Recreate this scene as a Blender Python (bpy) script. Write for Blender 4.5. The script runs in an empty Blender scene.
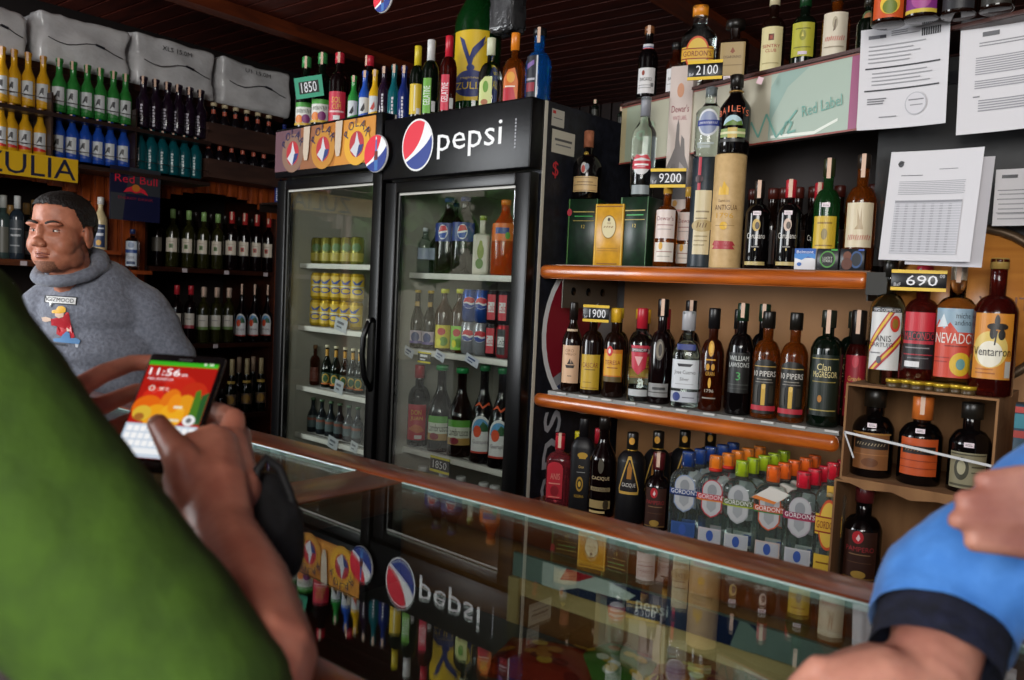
import bpy, bmesh, math, random
from mathutils import Vector, Matrix, noise
from mathutils.geometry import tessellate_polygon

random.seed(7)
SC = bpy.context.scene
COL = SC.collection
PI = math.pi

# ------------------------------------------------------------------ camera
EYE = Vector((0.0, 0.0, 1.40))
RIGHT = Vector((0.77892, 0.62539, 0.04669))
UP = Vector((-0.07460, 0.01848, 0.99704))
FWD = Vector((-0.62267, 0.78010, -0.06105))
FPX = 820.0
cam_data = bpy.data.cameras.new('camera')
cam = bpy.data.objects.new('camera', cam_data)
COL.objects.link(cam)
M = Matrix((RIGHT, UP, -FWD)).transposed().to_4x4()
M.translation = EYE
cam.matrix_world = M
cam_data.sensor_width = 36.0
cam_data.lens = FPX / 1024 * 36.0
cam_data.clip_start = 0.02
cam_data.dof.use_dof = True
cam_data.dof.focus_distance = 2.3
cam_data.dof.aperture_fstop = 6.0
SC.camera = cam

# ------------------------------------------------------------------ daylight from the street, exposure
SC.view_settings.view_transform = 'Standard'
SC.view_settings.look = 'None'
SC.view_settings.gamma = 1.0
SC.view_settings.use_curve_mapping = False
SC.view_settings.exposure = 0.30
world = bpy.data.worlds.new('street_daylight')
SC.world = world
world.use_nodes = True
wn = world.node_tree
wn.nodes.clear()
wo = wn.nodes.new('ShaderNodeOutputWorld')
wb = wn.nodes.new('ShaderNodeBackground')
wb.inputs['Color'].default_value = (0.86, 0.93, 1.0, 1)
wb.inputs['Strength'].default_value = 1.55
wn.links.new(wb.outputs[0], wo.inputs[0])

def area(name, loc, target, sx, sy, power, color):
    l = bpy.data.lights.new(name, 'AREA')
    l.shape = 'RECTANGLE'
    l.size, l.size_y, l.energy, l.color = sx, sy, power, color
    o = bpy.data.objects.new(name, l)
    COL.objects.link(o)
    o.location = loc
    o.rotation_euler = (Vector(target) - Vector(loc)).to_track_quat('-Z', 'Y').to_euler()
    return o
area('shopfront_daylight', (0.9, -1.9, 2.3), (-0.9, 2.2, 1.2), 2.4, 1.6, 150, (1.0, 0.97, 0.92))
area('doorway_daylight', (-4.5, -1.5, 1.9), (-2.4, 1.6, 1.4), 1.4, 1.9, 115, (0.94, 0.97, 1.0))

# ------------------------------------------------------------------ image rays -> points of the shop
def ray(x, y): return FWD * FPX + RIGHT * (x - 512) - UP * (y - 340)
def onZ(x, y, z): d = ray(x, y); return EYE + d * ((z - EYE.z) / d.z)
def onY(x, y, Y): d = ray(x, y); return EYE + d * (Y / d.y)
def onX(x, y, X): d = ray(x, y); return EYE + d * (X / d.x)
def atD(x, y, D): return EYE + ray(x, y) * (D / FPX)
def depth(p): return (Vector(p) - EYE).dot(FWD)

# ------------------------------------------------------------------ materials
def lin(h):
    h = h.lstrip('#')
    if len(h) == 3: h = ''.join(c * 2 for c in h)
    c = [int(h[i:i + 2], 16) / 255 for i in (0, 2, 4)]
    return tuple(v / 12.92 if v <= 0.04045 else ((v + 0.055) / 1.055) ** 2.4 for v in c)
_M = {}
def mat(h, rough=0.5, metal=0.0, spec=0.5, coat=0.0, key=None):
    k = (h, rough, metal, spec, coat)
    if k in _M: return _M[k]
    m = bpy.data.materials.new('paint_' + h.strip('#'))
    m.use_nodes = True
    b = m.node_tree.nodes['Principled BSDF']
    b.inputs['Base Color'].default_value = (*lin(h), 1)
    b.inputs['Roughness'].default_value = rough
    b.inputs['Metallic'].default_value = metal
    b.inputs['Specular IOR Level'].default_value = spec
    b.inputs['Coat Weight'].default_value = coat
    b.inputs['Coat Roughness'].default_value = 0.06
    _M[k] = m
    return m
def ink(h): return mat(h, 0.42)
def solidglass(h, trans=1.0, rough=0.02, ior=1.42):
    k = ('sg', h, trans, rough)
    if k in _M: return _M[k]
    m = bpy.data.materials.new('glass_' + h.strip('#'))
    m.use_nodes = True
    b = m.node_tree.nodes['Principled BSDF']
    b.inputs['Base Color'].default_value = (*lin(h), 1)
    b.inputs['Roughness'].default_value = rough
    b.inputs['Transmission Weight'].default_value = trans
    b.inputs['IOR'].default_value = ior
    _M[k] = m
    return m
def paneglass(name, tint, ior, extra=0.0):
    m = bpy.data.materials.new(name)
    m.use_nodes = True
    n = m.node_tree
    n.nodes.clear()
    out = n.nodes.new('ShaderNodeOutputMaterial')
    mix = n.nodes.new('ShaderNodeMixShader')
    t = n.nodes.new('ShaderNodeBsdfTransparent')
    t.inputs[0].default_value = (*tint, 1)
    g = n.nodes.new('ShaderNodeBsdfGlossy')
    g.inputs['Roughness'].default_value = 0.012
    f = n.nodes.new('ShaderNodeFresnel')
    ge = n.nodes.new('ShaderNodeNewGeometry')
    iv = n.nodes.new('ShaderNodeMix')             # same reflectance from both sides of the thin pane
    iv.inputs['A'].default_value, iv.inputs['B'].default_value = ior, 1 / ior
    n.links.new(ge.outputs['Backfacing'], iv.inputs['Factor'])
    n.links.new(iv.outputs['Result'], f.inputs['IOR'])
    n.links.new(f.outputs[0], mix.inputs[0])
    n.links.new(t.outputs[0], mix.inputs[1])
    n.links.new(g.outputs[0], mix.inputs[2])
    n.links.new(mix.outputs[0], out.inputs[0])
    return m
def wood(name, dark, light, axis='x', scale=9.0, rough=0.35, coat=0.0):
    m = bpy.data.materials.new(name)
    m.use_nodes = True
    n = m.node_tree
    b = n.nodes['Principled BSDF']
    tc = n.nodes.new('ShaderNodeTexCoord')
    mp = n.nodes.new('ShaderNodeMapping')
    st = {'x': (0.14, 1, 1), 'y': (1, 0.14, 1), 'z': (1, 1, 0.14)}[axis]
    mp.inputs['Scale'].default_value = tuple(scale * s for s in st)
    nz = n.nodes.new('ShaderNodeTexNoise')
    nz.inputs['Scale'].default_value = 3.0
    nz.inputs['Detail'].default_value = 6
    nz.inputs['Distortion'].default_value = 1.2
    r = n.nodes.new('ShaderNodeValToRGB')
    r.color_ramp.elements[0].position = 0.33
    r.color_ramp.elements[0].color = (*lin(dark), 1)
    r.color_ramp.elements[1].position = 0.68
    r.color_ramp.elements[1].color = (*lin(light), 1)
    bp = n.nodes.new('ShaderNodeBump')
    bp.inputs['Strength'].default_value = 0.12
    L = n.links.new
    L(tc.outputs['Object'], mp.inputs[0]); L(mp.outputs[0], nz.inputs['Vector'])
    L(nz.outputs[0], r.inputs[0]); L(r.outputs[0], b.inputs['Base Color'])
    L(nz.outputs[0], bp.inputs['Height']); L(bp.outputs[0], b.inputs['Normal'])
    b.inputs['Roughness'].default_value = rough
    b.inputs['Coat Weight'].default_value = coat
    b.inputs['Coat Roughness'].default_value = 0.12
    return m
def noisy(name, a, b_, scale, rough=0.6, bump=0.2, metal=0.0, stretch=(1, 1, 1), sheen=0.0, sss=0.0, lo=0.35, hi=0.65):
    m = bpy.data.materials.new(name)
    m.use_nodes = True
    n = m.node_tree
    b = n.nodes['Principled BSDF']
    tc = n.nodes.new('ShaderNodeTexCoord')
    mp = n.nodes.new('ShaderNodeMapping')
    mp.inputs['Scale'].default_value = stretch
    nz = n.nodes.new('ShaderNodeTexNoise')
    nz.inputs['Scale'].default_value = scale
    nz.inputs['Detail'].default_value = 5
    r = n.nodes.new('ShaderNodeValToRGB')
    r.color_ramp.elements[0].position = lo
    r.color_ramp.elements[0].color = (*lin(a), 1)
    r.color_ramp.elements[1].position = hi
    r.color_ramp.elements[1].color = (*lin(b_), 1)
    bp = n.nodes.new('ShaderNodeBump')
    bp.inputs['Strength'].default_value = bump
    bp.inputs['Distance'].default_value = 0.02
    L = n.links.new
    L(tc.outputs['Object'], mp.inputs[0]); L(mp.outputs[0], nz.inputs['Vector'])
    L(nz.outputs[0], r.inputs[0]); L(r.outputs[0], b.inputs['Base Color'])
    L(nz.outputs[0], bp.inputs['Height']); L(bp.outputs[0], b.inputs['Normal'])
    b.inputs['Roughness'].default_value = rough
    b.inputs['Metallic'].default_value = metal
    b.inputs['Sheen Weight'].default_value = sheen
    if sss:
        b.inputs['Subsurface Weight'].default_value = sss
        b.inputs['Subsurface Radius'].default_value = (0.012, 0.005, 0.003)
        b.inputs['Subsurface Scale'].default_value = 0.5
    return m
def glow(h, s):
    k = ('glow', h, s)
    if k in _M: return _M[k]
    m = bpy.data.materials.new('lit_' + h.strip('#'))
    m.use_nodes = True
    b = m.node_tree.nodes['Principled BSDF']
    b.inputs['Base Color'].default_value = (0, 0, 0, 1)
    b.inputs['Emission Color'].default_value = (*lin(h), 1)
    b.inputs['Emission Strength'].default_value = s
    b.inputs['Roughness'].default_value = 0.15
    _M[k] = m
    return m

G_CLEAR = solidglass('e8f4ee')
G_GIN = solidglass('e6f2ec', .965)
G_GREEN = solidglass('245c2c', 0.75)
G_AMBER = solidglass('9a4c10', 0.8)
G_RUM = solidglass('54200c', 0.75)
G_RED = solidglass('5c1812', 0.75)
G_PINK = solidglass('b84a54', 0.8)
G_DARK = mat('080607', 0.06, 0, 0.45)
G_BROWN = mat('170a06', 0.06, 0, 0.45)
G_WINE = mat('0d0506', 0.06, 0, 0.45)
G_WHITEWINE = solidglass('8c8a38', 0.6)
G_DKGREEN = mat('07110a', 0.06, 0, 0.45)
G_MATTE = mat('131215', 0.45, 0, 0.4)
WOOD_SHELF = wood('shelf_wood', '863a10', 'cc6a20', 'x', 8, 0.3, 0.5)
WOOD_COUNTER = wood('counter_wood', '5e2810', '96481e', 'x', 7, 0.3, 0.5)
WOOD_CROSS = wood('counter_cross_wood', '5a2c14', '844826', 'y', 7, 0.35, 0.3)
WOOD_SLAT = wood('slat_wood', '74300f', 'a44c1c', 'z', 6, 0.4, 0.1)
WOOD_CEIL = wood('ceiling_wood', '3a130b', '5c2214', 'x', 5, 0.5)
WOOD_BEAM = wood('beam_wood', '4c2010', '7a3618', 'y', 6, 0.45)
WOOD_DARK = wood('dark_wood', '1e0d08', '3c1a0c', 'y', 7, 0.4)
PINE = wood('pine_wood', 'c09a62', 'dcba84', 'x', 8, 0.5)
PINEV = wood('pine_upright_wood', 'c09a62', 'dcba84', 'z', 8, 0.5)
CARD = noisy('cardboard', '7d5836', '9a7048', 14, 0.85, 0.15, stretch=(1, 1, 0.2))
BLACKPL = mat('060607', 0.3, 0, 0.3)
WHITEPL = mat('d8d8d4', 0.4)
CHROME = mat('c8c8c8', 0.2, 1.0)
STAMP = mat('d9b8a2', 0.7)
STICK = mat('e6d2da', 0.6)
SKIN = noisy('skin', 'a5644a', 'c07c60', 30, 0.5, 0.05, sss=0.12)
SKIN_DARK = noisy('tanned_skin', 'ac6754', 'c8836c', 30, 0.45, 0.06, sss=0.12)

# ------------------------------------------------------------------ mesh builder
_TXT = {}
def glyphs(s):
    if s not in _TXT:
        cu = bpy.data.curves.new('lettering', 'FONT')
        cu.body = s
        cu.size = 1.0
        cu.resolution_u = 2
        cu.align_x = 'CENTER'
        o = bpy.data.objects.new('lettering', cu)
        COL.objects.link(o)
        dg = bpy.context.evaluated_depsgraph_get()
        dg.update()
        me = bpy.data.meshes.new_from_object(o.evaluated_get(dg))
        vs = [(v.co.x, v.co.y) for v in me.vertices]
        fs = [tuple(p.vertices) for p in me.polygons]
        bpy.data.objects.remove(o)
        bpy.data.curves.remove(cu)
        bpy.data.meshes.remove(me)
        if vs:
            x0, x1 = min(v[0] for v in vs), max(v[0] for v in vs)
            y0, y1 = min(v[1] for v in vs), max(v[1] for v in vs)
            vs = [(v[0] - (x0 + x1) / 2, v[1] - (y0 + y1) / 2) for v in vs]
            _TXT[s] = (vs, fs, x1 - x0, y1 - y0)
        else:
            _TXT[s] = ([], [], 1, 1)
    return _TXT[s]

class MB:
    def __init__(s): s.v, s.f, s.mi, s.m, s.sm = [], [], [], [], []
    def slot(s, m):
        if m not in s.m: s.m.append(m)
        return s.m.index(m)
    def add(s, vs, fs, m, smooth=False):
        b = len(s.v)
        s.v += [tuple(p) for p in vs]
        i = s.slot(m)
        for f in fs:
            s.f.append(tuple(b + k for k in f)); s.mi.append(i); s.sm.append(smooth)
    def box(s, lo, hi, m, M=None):
        (a, b, c), (d, e, g) = lo, hi
        vs = [Vector(p) for p in ((a,b,c),(d,b,c),(d,e,c),(a,e,c),(a,b,g),(d,b,g),(d,e,g),(a,e,g))]
        if M is not None: vs = [M @ p for p in vs]
        s.add(vs, [(0,3,2,1),(4,5,6,7),(0,1,5,4),(1,2,6,5),(2,3,7,6),(3,0,4,7)], m)
    def bar(s, p, q, w, h, m, up=(0, 0, 1)):
        p, q = Vector(p), Vector(q)
        d = (q - p); L = d.length; d.normalize()
        sx = d.cross(Vector(up)).normalized(); uz = sx.cross(d)
        Mx = Matrix((sx, d, uz)).transposed().to_4x4(); Mx.translation = p
        s.box((-w / 2, 0, -h / 2), (w / 2, L, h / 2), m, Mx)
    def rbox(s, lo, hi, r, m, M=None, seg=3):
        bm = bmesh.new()
        bmesh.ops.create_cube(bm, size=1)
        for v in bm.verts:
            v.co = Vector([lo[i] + (v.co[i] + 0.5) * (hi[i] - lo[i]) for i in range(3)])
        bmesh.ops.bevel(bm, geom=bm.edges[:], offset=r, segments=seg, profile=0.5, affect='EDGES')
        if M is not None: bm.transform(M)
        s.bm(bm, m, True)
    def bm(s, bm, m, smooth=False):
        bm.verts.index_update()
        s.add([v.co.copy() for v in bm.verts], [tuple(v.index for v in f.verts) for f in bm.faces], m, smooth)
        bm.free()
    def lathe(s, pr, m, seg=24, c=(0, 0), n=2.0, dr=1.0, smooth=True, M=None, caps=True):
        vs, fs = [], []
        for z, r in pr:
            for k in range(seg):
                a = 2 * PI * k / seg
                ca, sa = math.cos(a), math.sin(a)
                q = 1.0 if n == 2.0 else (abs(ca) ** n + abs(sa) ** n) ** (-1 / n)
                p = Vector((c[0] + r * q * ca, c[1] + r * q * sa * dr, z))
                vs.append(M @ p if M is not None else p)
        for i in range(len(pr) - 1):
            for k in range(seg):
                k2 = (k + 1) % seg
                fs.append((i*seg+k, i*seg+k2, (i+1)*seg+k2, (i+1)*seg+k))
        if caps:
            fs.append(tuple(range(seg - 1, -1, -1)))
            t = (len(pr) - 1) * seg
            fs.append(tuple(range(t, t + seg)))
        s.add(vs, fs, m, smooth)
    def tube(s, pts, r, m, seg=8, closed=False):
        pts = [Vector(p) for p in pts]
        rr = r if isinstance(r, (list, tuple)) else [r] * len(pts)
        vs, fs = [], []
        N = len(pts)
        last = None
        for i, p in enumerate(pts):
            d = (pts[min(i + 1, N - 1)] - pts[max(i - 1, 0)]) if not closed else pts[(i + 1) % N] - pts[i - 1]
            d.normalize()
            if last is None:
                a = d.orthogonal().normalized()
            else:
                a = (last - d * last.dot(d)).normalized()
            last = a
            b = d.cross(a)
            for k in range(seg):
                t = 2 * PI * k / seg
                vs.append(p + (a * math.cos(t) + b * math.sin(t)) * rr[i])
        for i in range(N if closed else N - 1):
            j = (i + 1) % N
            for k in range(seg):
                k2 = (k + 1) % seg
                fs.append((i*seg+k, i*seg+k2, j*seg+k2, j*seg+k))
        if not closed:
            fs.append(tuple(range(seg - 1, -1, -1)))
            fs.append(tuple(range((N - 1) * seg, N * seg)))
        s.add(vs, fs, m, True)
    # flat artwork laid on a surface map S(u, v, off)
    def tris(s, uv, tr, m, S, off, maxe=None):
        st = [(Vector((*uv[a], 0)), Vector((*uv[b], 0)), Vector((*uv[c], 0))) for a, b, c in tr]
        out = []
        while st:
            t = st.pop()
            if maxe:
                e = [abs(t[i].x - t[(i + 1) % 3].x) for i in range(3)]
                k = e.index(max(e))
                if e[k] > maxe:
                    a, b, c = t[k], t[(k + 1) % 3], t[(k + 2) % 3]
                    q = (a + b) / 2
                    st += [(a, q, c), (q, b, c)]
                    continue
            out.append(t)
        vs, fs = [], []
        for t in out:
            b = len(vs)
            pts = [S(p.x, p.y, off) for p in t]
            vs += pts
            fs.append((b, b + 1, b + 2))
        s.add(vs, fs, m)
    def poly(s, pts, m, S, off, maxe=None):
        t = tessellate_polygon([[Vector((p[0], p[1], 0)) for p in pts]])
        fixed = []
        for a, b, c in t:
            A, B, C = pts[a], pts[b], pts[c]
            cr = (B[0]-A[0])*(C[1]-A[1]) - (B[1]-A[1])*(C[0]-A[0])
            fixed.append((a, b, c) if cr > 0 else (a, c, b))
        s.tris(pts, fixed, m, S, off, maxe)
    def text(s, t, cu, cv, h, m, S, off, width=None, rot=0, asc=True, maxe=None):
        vs, fs, w, hh = glyphs(t)
        if not vs: return
        sy = h / (hh if asc else 0.7)
        sx = sy if width is None else width / w
        c, n = math.cos(rot), math.sin(rot)
        uv = [(cu + v[0] * sx * c - v[1] * sy * n, cv + v[0] * sx * n + v[1] * sy * c) for v in vs]
        tr = []
        for f in fs:
            for i in range(1, len(f) - 1):
                a, b, d = f[0], f[i], f[i + 1]
                A, B, D = uv[a], uv[b], uv[d]
                cr = (B[0]-A[0])*(D[1]-A[1]) - (B[1]-A[1])*(D[0]-A[0])
                tr.append((a, b, d) if cr > 0 else (a, d, b))
        s.tris(uv, tr, m, S, off, maxe)
    def art(s, items, hw, v0, v1, S, maxe=None, base=0.0005, step=0.0003, M=ink):
        H = v1 - v0
        off = base
        U = lambda u: u * hw
        V = lambda v: v0 + v * H
        for it in items:
            k = it[0]
            if k == 'r':
                _, a, b, c, d, col = it
                s.poly([(U(a), V(c)), (U(b), V(c)), (U(b), V(d)), (U(a), V(d))], M(col), S, off, maxe)
            elif k == 'e':
                _, cu, cv, ru, rv, col = it
                s.poly([(U(cu + ru * math.cos(t * PI / 14)), V(cv + rv * math.sin(t * PI / 14))) for t in range(28)], M(col), S, off, maxe)
            elif k == 'p':
                s.poly([(U(a), V(b)) for a, b in it[1]], M(it[2]), S, off, maxe)
            elif k == 't':
                _, t, cu, cv, h, col = it[:6]
                w = it[6] * hw if len(it) > 6 and it[6] else None
                r = it[7] if len(it) > 7 else 0
                s.text(t, U(cu), V(cv), h * H, M(col), S, off, w, r, maxe=maxe)
            off += step
    def build(s, name, parent=None, loc=None, rot=None):
        me = bpy.data.meshes.new(name)
        me.from_pydata(s.v, [], s.f)
        for m in s.m: me.materials.append(m)
        me.polygons.foreach_set('material_index', s.mi)
        me.polygons.foreach_set('use_smooth', s.sm)
        me.update()
        o = bpy.data.objects.new(name, me)
        COL.objects.link(o)
        if parent: o.parent = parent
        if loc is not None: o.location = loc
        if rot is not None: o.rotation_euler = rot
        return o

def tag(o, label=None, cat=None, group=None, kind=None):
    if label: o['label'] = label
    if cat: o['category'] = cat
    if group: o['group'] = group
    if kind: o['kind'] = kind
    return o
def thing(name, label, cat, loc, rz=0.0, group=None):
    o = bpy.data.objects.new(name, None)
    o.empty_display_size = 0.05
    COL.objects.link(o)
    o.location = loc
    o.rotation_euler = (0, 0, rz)
    return tag(o, label, cat, group)
def struct(name, mb): return tag(mb.build(name), kind='structure')
def scrib(u0, u1, v, h, col, seed=3):
    """writing too small or blurred in the photo to read: a row of uneven strokes"""
    R_ = random.Random(seed); out = []; u = u0; n = max(4, int((u1 - u0) / .14)); d = (u1 - u0) / n
    for i in range(n):
        a, b = R_.uniform(.35, .5), R_.uniform(.3, .5)
        out.append(('p', [(u, v - h * a), (u + d * .3, v - h * a), (u + d * .8, v + h * b), (u + d * .45, v + h * b)], col)); u += d
    return out
def dup(root, loc, rz, label, group=None):
    c = root.copy(); COL.objects.link(c)
    c.location = loc; c.rotation_euler = (0, 0, rz)
    tag(c, label, None, group)
    for ch in root.children:
        d = ch.copy(); COL.objects.link(d); d.parent = c
        for g in ch.children:
            e = g.copy(); COL.objects.link(e); e.parent = d
    return c
ORD = ['first', 'second', 'third', 'fourth', 'fifth', 'sixth', 'seventh', 'eighth', 'ninth', 'tenth', 'eleventh', 'twelfth']
def nth(i, n):
    return 'leftmost' if i == 0 else ('rightmost' if i == n - 1 else ORD[i] + ' from left')

# surface maps
def cylmap(r, zoff=0.0): return lambda u, v, off: Vector(((r + off) * math.sin(u / r), -(r + off) * math.cos(u / r), v))
def supmap(r, n, dr):
    def S(u, v, off):
        x = max(-0.995 * r, min(0.995 * r, u))
        y = -dr * r * (1 - (abs(x) / r) ** n) ** (1 / n)
        return Vector((x, y - off, v))
    return S
def planemap(o, ex, ey, en):
    o, ex, ey, en = Vector(o), Vector(ex), Vector(ey), Vector(en)
    return lambda u, v, off: o + ex * u + ey * v + en * off
FRONT = planemap((0, 0, 0), (1, 0, 0), (0, 0, 1), (0, -1, 0))

# ------------------------------------------------------------------ bottles
#            body, shoulder end, neck r, shoulder style
PROF = {
    'wine': (.60, .74, .37, 'r'), 'hock': (.42, .78, .34, 's'), 'spirit': (.60, .73, .38, 'r'),
    'rum': (.54, .70, .40, 'r'), 'tall': (.66, .78, .36, 'r'), 'mini': (.50, .74, .44, 's'),
    'pet': (.60, .86, .32, 's'), 'pot': (.46, .66, .30, 'r'), 'squat': (.62, .74, .34, 'r'),
    'cream': (.55, .80, .36, 's'), 'flask': (.68, .80, .34, 'r'), 'vodka': (.62, .80, .40, 's'),
    'box': (.66, .70, .34, 'r'), 'champ': (.40, .76, .32, 's'),
}
def profile(kind, H, R, top=1.0):
    b, s, rn, st = PROF[kind]
    p = [(0, R * .86), (H * .006, R * .95), (H * .02, R), (H * b * .5, R), (H * b, R)]
    for i in range(1, 8):
        t = i / 8
        z = H * (b + (s - b) * t)
        if st == 'r': k = math.sqrt(max(0, 1 - t ** 2.0)) * (1 - .25 * t) + .02
        else: k = .5 + .5 * math.cos(PI * t)
        p.append((z, R * (rn + (1 - rn) * k)))
    p += [(H * s, R * rn), (H * .965 * top, R * rn), (H * .97 * top, R * rn * 1.1), (H * .99 * top, R * rn * 1.1), (H * .992 * top, R * rn * .7)]
    return p
def rad_at(pr, z):
    for (a, ra), (b, rb) in zip(pr, pr[1:]):
        if a <= z <= b and b > a: return ra + (rb - ra) * (z - a) / (b - a)
    return pr[-1][1]

def make_bottle(root, H, R, kind, gm, cap=None, labs=(), stamp=0, sticker=None, n=2.0, dr=1.0, seg=24, extra=None):
    """cap = (colour, length share, radius factor); labs = [(v0, v1, halfwidth share, items)...] in shares of H and R"""
    pr = profile(kind, H, R)
    b = MB(); b.lathe(pr, gm, seg, n=n, dr=dr); b.build('glass_body', root)
    rn = R * PROF[kind][2]
    sx = 1.0
    if cap:
        col, ch, rf = cap
        m = col if not isinstance(col, str) else mat(col, 0.35)
        c = MB()
        z0, z1, r = H * (1 - ch), H, rn * rf
        c.lathe([(z0, r), (z1 - H * .012, r), (z1 - H * .003, r * .93), (z1, r * .8)], m, 16, n=2.0 if dr > .8 else 2.0, dr=1.0 if n == 2 else dr)
        c.build('cap', root)
    for v0, v1, hw, items in labs:
        l = MB()
        zc = (v0 + v1) / 2 * H
        r = rad_at(pr, zc)
        r = max(r, rad_at(pr, v0 * H), rad_at(pr, v1 * H)) if v1 < .7 else r
        if n == 2.0 and dr == 1.0:
            S = cylmap(r); h = hw * r
        else:
            S = supmap(r * (2 ** 0 if n == 2 else 1), n, dr); h = min(hw, .95) * r
        l.art(items, h, v0 * H, v1 * H, S, maxe=R * .13)
        l.build('label', root)
    if stamp:
        t = MB()
        r = rn * (cap[2] if cap else 1.1) + .0009
        w = min(.010, r * 1.1)
        rows = []
        ztop = H + .001
        for z, y in ((H * (1 - stamp), -r), (H * (1 - stamp * .5), -r), (ztop - .002, -r), (ztop, -r * .85), (ztop, r * .4)):
            rows.append((Vector((-w / 2 + stamp_dx(H), y * dr if n != 2 else y, z)), Vector((w / 2 + stamp_dx(H), y * dr if n != 2 else y, z))))
        for (a, b_), (c_, d) in zip(rows, rows[1:]):
            t.add([a, b_, d, c_], [(0, 1, 2, 3)], STAMP)
        t.build('tax_stamp', root)
    if sticker:
        v, u = sticker
        k = MB()
        r = rad_at(pr, v * H)
        S = cylmap(r) if (n == 2 and dr == 1) else supmap(r, n, dr)
        k.art([('r', -1, 1, 0, 1, 'ecdce2'), ('r', -.7, .7, .3, .42, '555'), ('r', -.7, .5, .6, .7, '777')], .010, v * H, v * H + .011, lambda a, c, o: S(a + u * r, c, o + .0012), maxe=.006)
        k.build('price_sticker', root)
    return root
def stamp_dx(H): return 0.0

def face(p, k=0.75):
    """heading that turns a thing's front (-Y) towards the customers' side at the camera"""
    return k * math.atan2(EYE.x - p.x, -(EYE.y - p.y))

# ================================================================== THE ROOM
XL, YB, ZC = -4.75, 5.2, 2.80           # left wall, back wall, ceiling
XS = -4.20                                # front of the panelled left wall
mb = MB(); mb.box((-5.2, -2.2, -0.06), (2.2, YB + .1, 0), noisy('floor_tile', '3a2e28', '54443a', 3, 0.5)); struct('floor', mb)
mb = MB()
mb.box((-5.2, -2.2, ZC + .02), (2.2, YB + .1, ZC + .08), mat('1a0a07', 0.8))
for i in range(66):                       # ceiling boards run along the back wall
    y = -2.1 + i * .112
    mb.box((-5.2, y, ZC), (2.2, y + .098, ZC + .03), WOOD_CEIL)
struct('ceiling', mb)
WOOD_BACK = wood('back_wood', '130806', '230d07', 'z', 7, .6)
mb = MB(); mb.box((-5.2, YB, 0), (2.2, YB + .1, ZC + .02), mat('0e0705', 0.8))
for i in range(75):
    x = -5.1 + i * .095
    mb.box((x, YB - .018, 0), (x + .08, YB, ZC), WOOD_BACK)
struct('wall_back', mb)
mb = MB(); mb.box((1.6, -2.2, 0), (1.7, YB, ZC + .02), mat('3a2218', 0.7)); struct('wall_right', mb)
mb = MB()                                 # shopfront: piers and a lintel round the open front
mb.box((-5.2, -2.2, 2.62), (1.7, -2.1, ZC + .02), mat('4a2c20', 0.7))
mb.box((1.25, -2.2, 0), (1.7, -2.1, 2.62), mat('4a2c20', 0.7))
mb.box((-2.6, -2.2, 0), (-1.7, -2.1, 2.62), mat('4a2c20', 0.7))
struct('wall_front', mb)
mb = MB(); mb.box((-3.95, -2.1, 2.735), (-3.86, YB - .02, ZC), WOOD_BEAM); struct('trim_1', mb)
mb = MB(); mb.box((-1.98, -2.1, 2.76), (-1.84, YB - .02, ZC), WOOD_BEAM); struct('trim_2', mb)

# left wall: vertical slats, cut away under two low arches (the bottle niches)
NICHE = []
for xa, xb, ytop, yend in ((150, 300, 195, 212), (-160, 97, 176, 205)):
    a, b = onX(xa, 250, XS), onX(xb, 250, XS)
    zt = onX((xa + xb) / 2 if xa > 0 else 0, ytop, XS).z
    NICHE.append((a.y, b.y, zt))
NICHE[0] = (NICHE[0][0], 2.95, NICHE[0][2])
YD = 1.14                                 # the side door to the street ends here
NICHE[1] = (YD + .06, NICHE[1][1], NICHE[1][2])
mb = MB()
mb.box((XL - .1, YD, 0), (XL, YB, ZC + .02), mat('120807', 0.85)); mb.box((XL - .1, -2.2, 2.25), (XL, YD, ZC + .02), mat('120807', 0.85)); mb.box((XL - .1, -2.2, 0), (XL, -1.9, 2.25), mat('120807', 0.85))
y = YD
while y < YB - .03:
    zb = 0
    for ya, yb, zt in NICHE:
        if ya < y + .03 < yb:
            t = ((y + .03 - ya) / (yb - ya)) * 2 - 1
            zb = zt - .10 * abs(t) ** 3.2 - .012 * abs(t)
    mb.box((XS - .03, y, zb), (XS - .012, min(y + .066, YB), 2.02), WOOD_SLAT)
    mb.box((XS - .012, y + .012, zb), (XS, min(y + .05, YB), 2.02), WOOD_SLAT)
    y += .068
for ya, yb, zt in NICHE:                  # jambs of the niches
    mb.box((XL, ya - .03, 0), (XS - .03, ya, 2.0), WOOD_DARK)
    mb.box((XL, yb, 0), (XS - .03, yb + .03, 2.0), WOOD_DARK)
mb.box((XL, YD, 2.0), (XS - .001, YB, 2.03), WOOD_DARK)
struct('wall_left', mb)

# ------------------------------------------------------------------ shelves in the niches
ZW = [onX(210, 269, XS).z, onX(215, 343.5, XS).z, onX(243, 414, XS).z]
t = thing('wine_rack', 'dark wooden wine shelves in the arched niche left of the coolers', 'shelves', (XS - .25, (NICHE[0][0] + NICHE[0][1]) / 2, 0))
L = NICHE[0][1] - NICHE[0][0] - .01
for z in ZW + [0.45]:
    mb = MB(); mb.box((-.29, -L / 2, z - .025), (.245, L / 2, z), WOOD_DARK); mb.build('shelf', t)
mb = MB(); mb.box((-.295, -L / 2, .1), (-.285, L / 2, 1.75), mat('1a0d09', 0.8)); mb.build('back_panel', t)
for k, (px_, zi) in enumerate(((185, 0), (227, 0), (266, 0), (182, 1), (216, 1))):
    q = onX(px_, 269 if zi == 0 else 344, XS)
    mb = MB(); mb.box((.246, q.y - t.location.y - .014, ZW[zi] - .026), (.249, q.y - t.location.y + .014, ZW[zi] - .004), mat('cfc4c8', .6)); mb.build('price_tag', t)
ZN = [onX(10, 259, XS).z, onX(10, 300, XS).z - .12]
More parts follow.
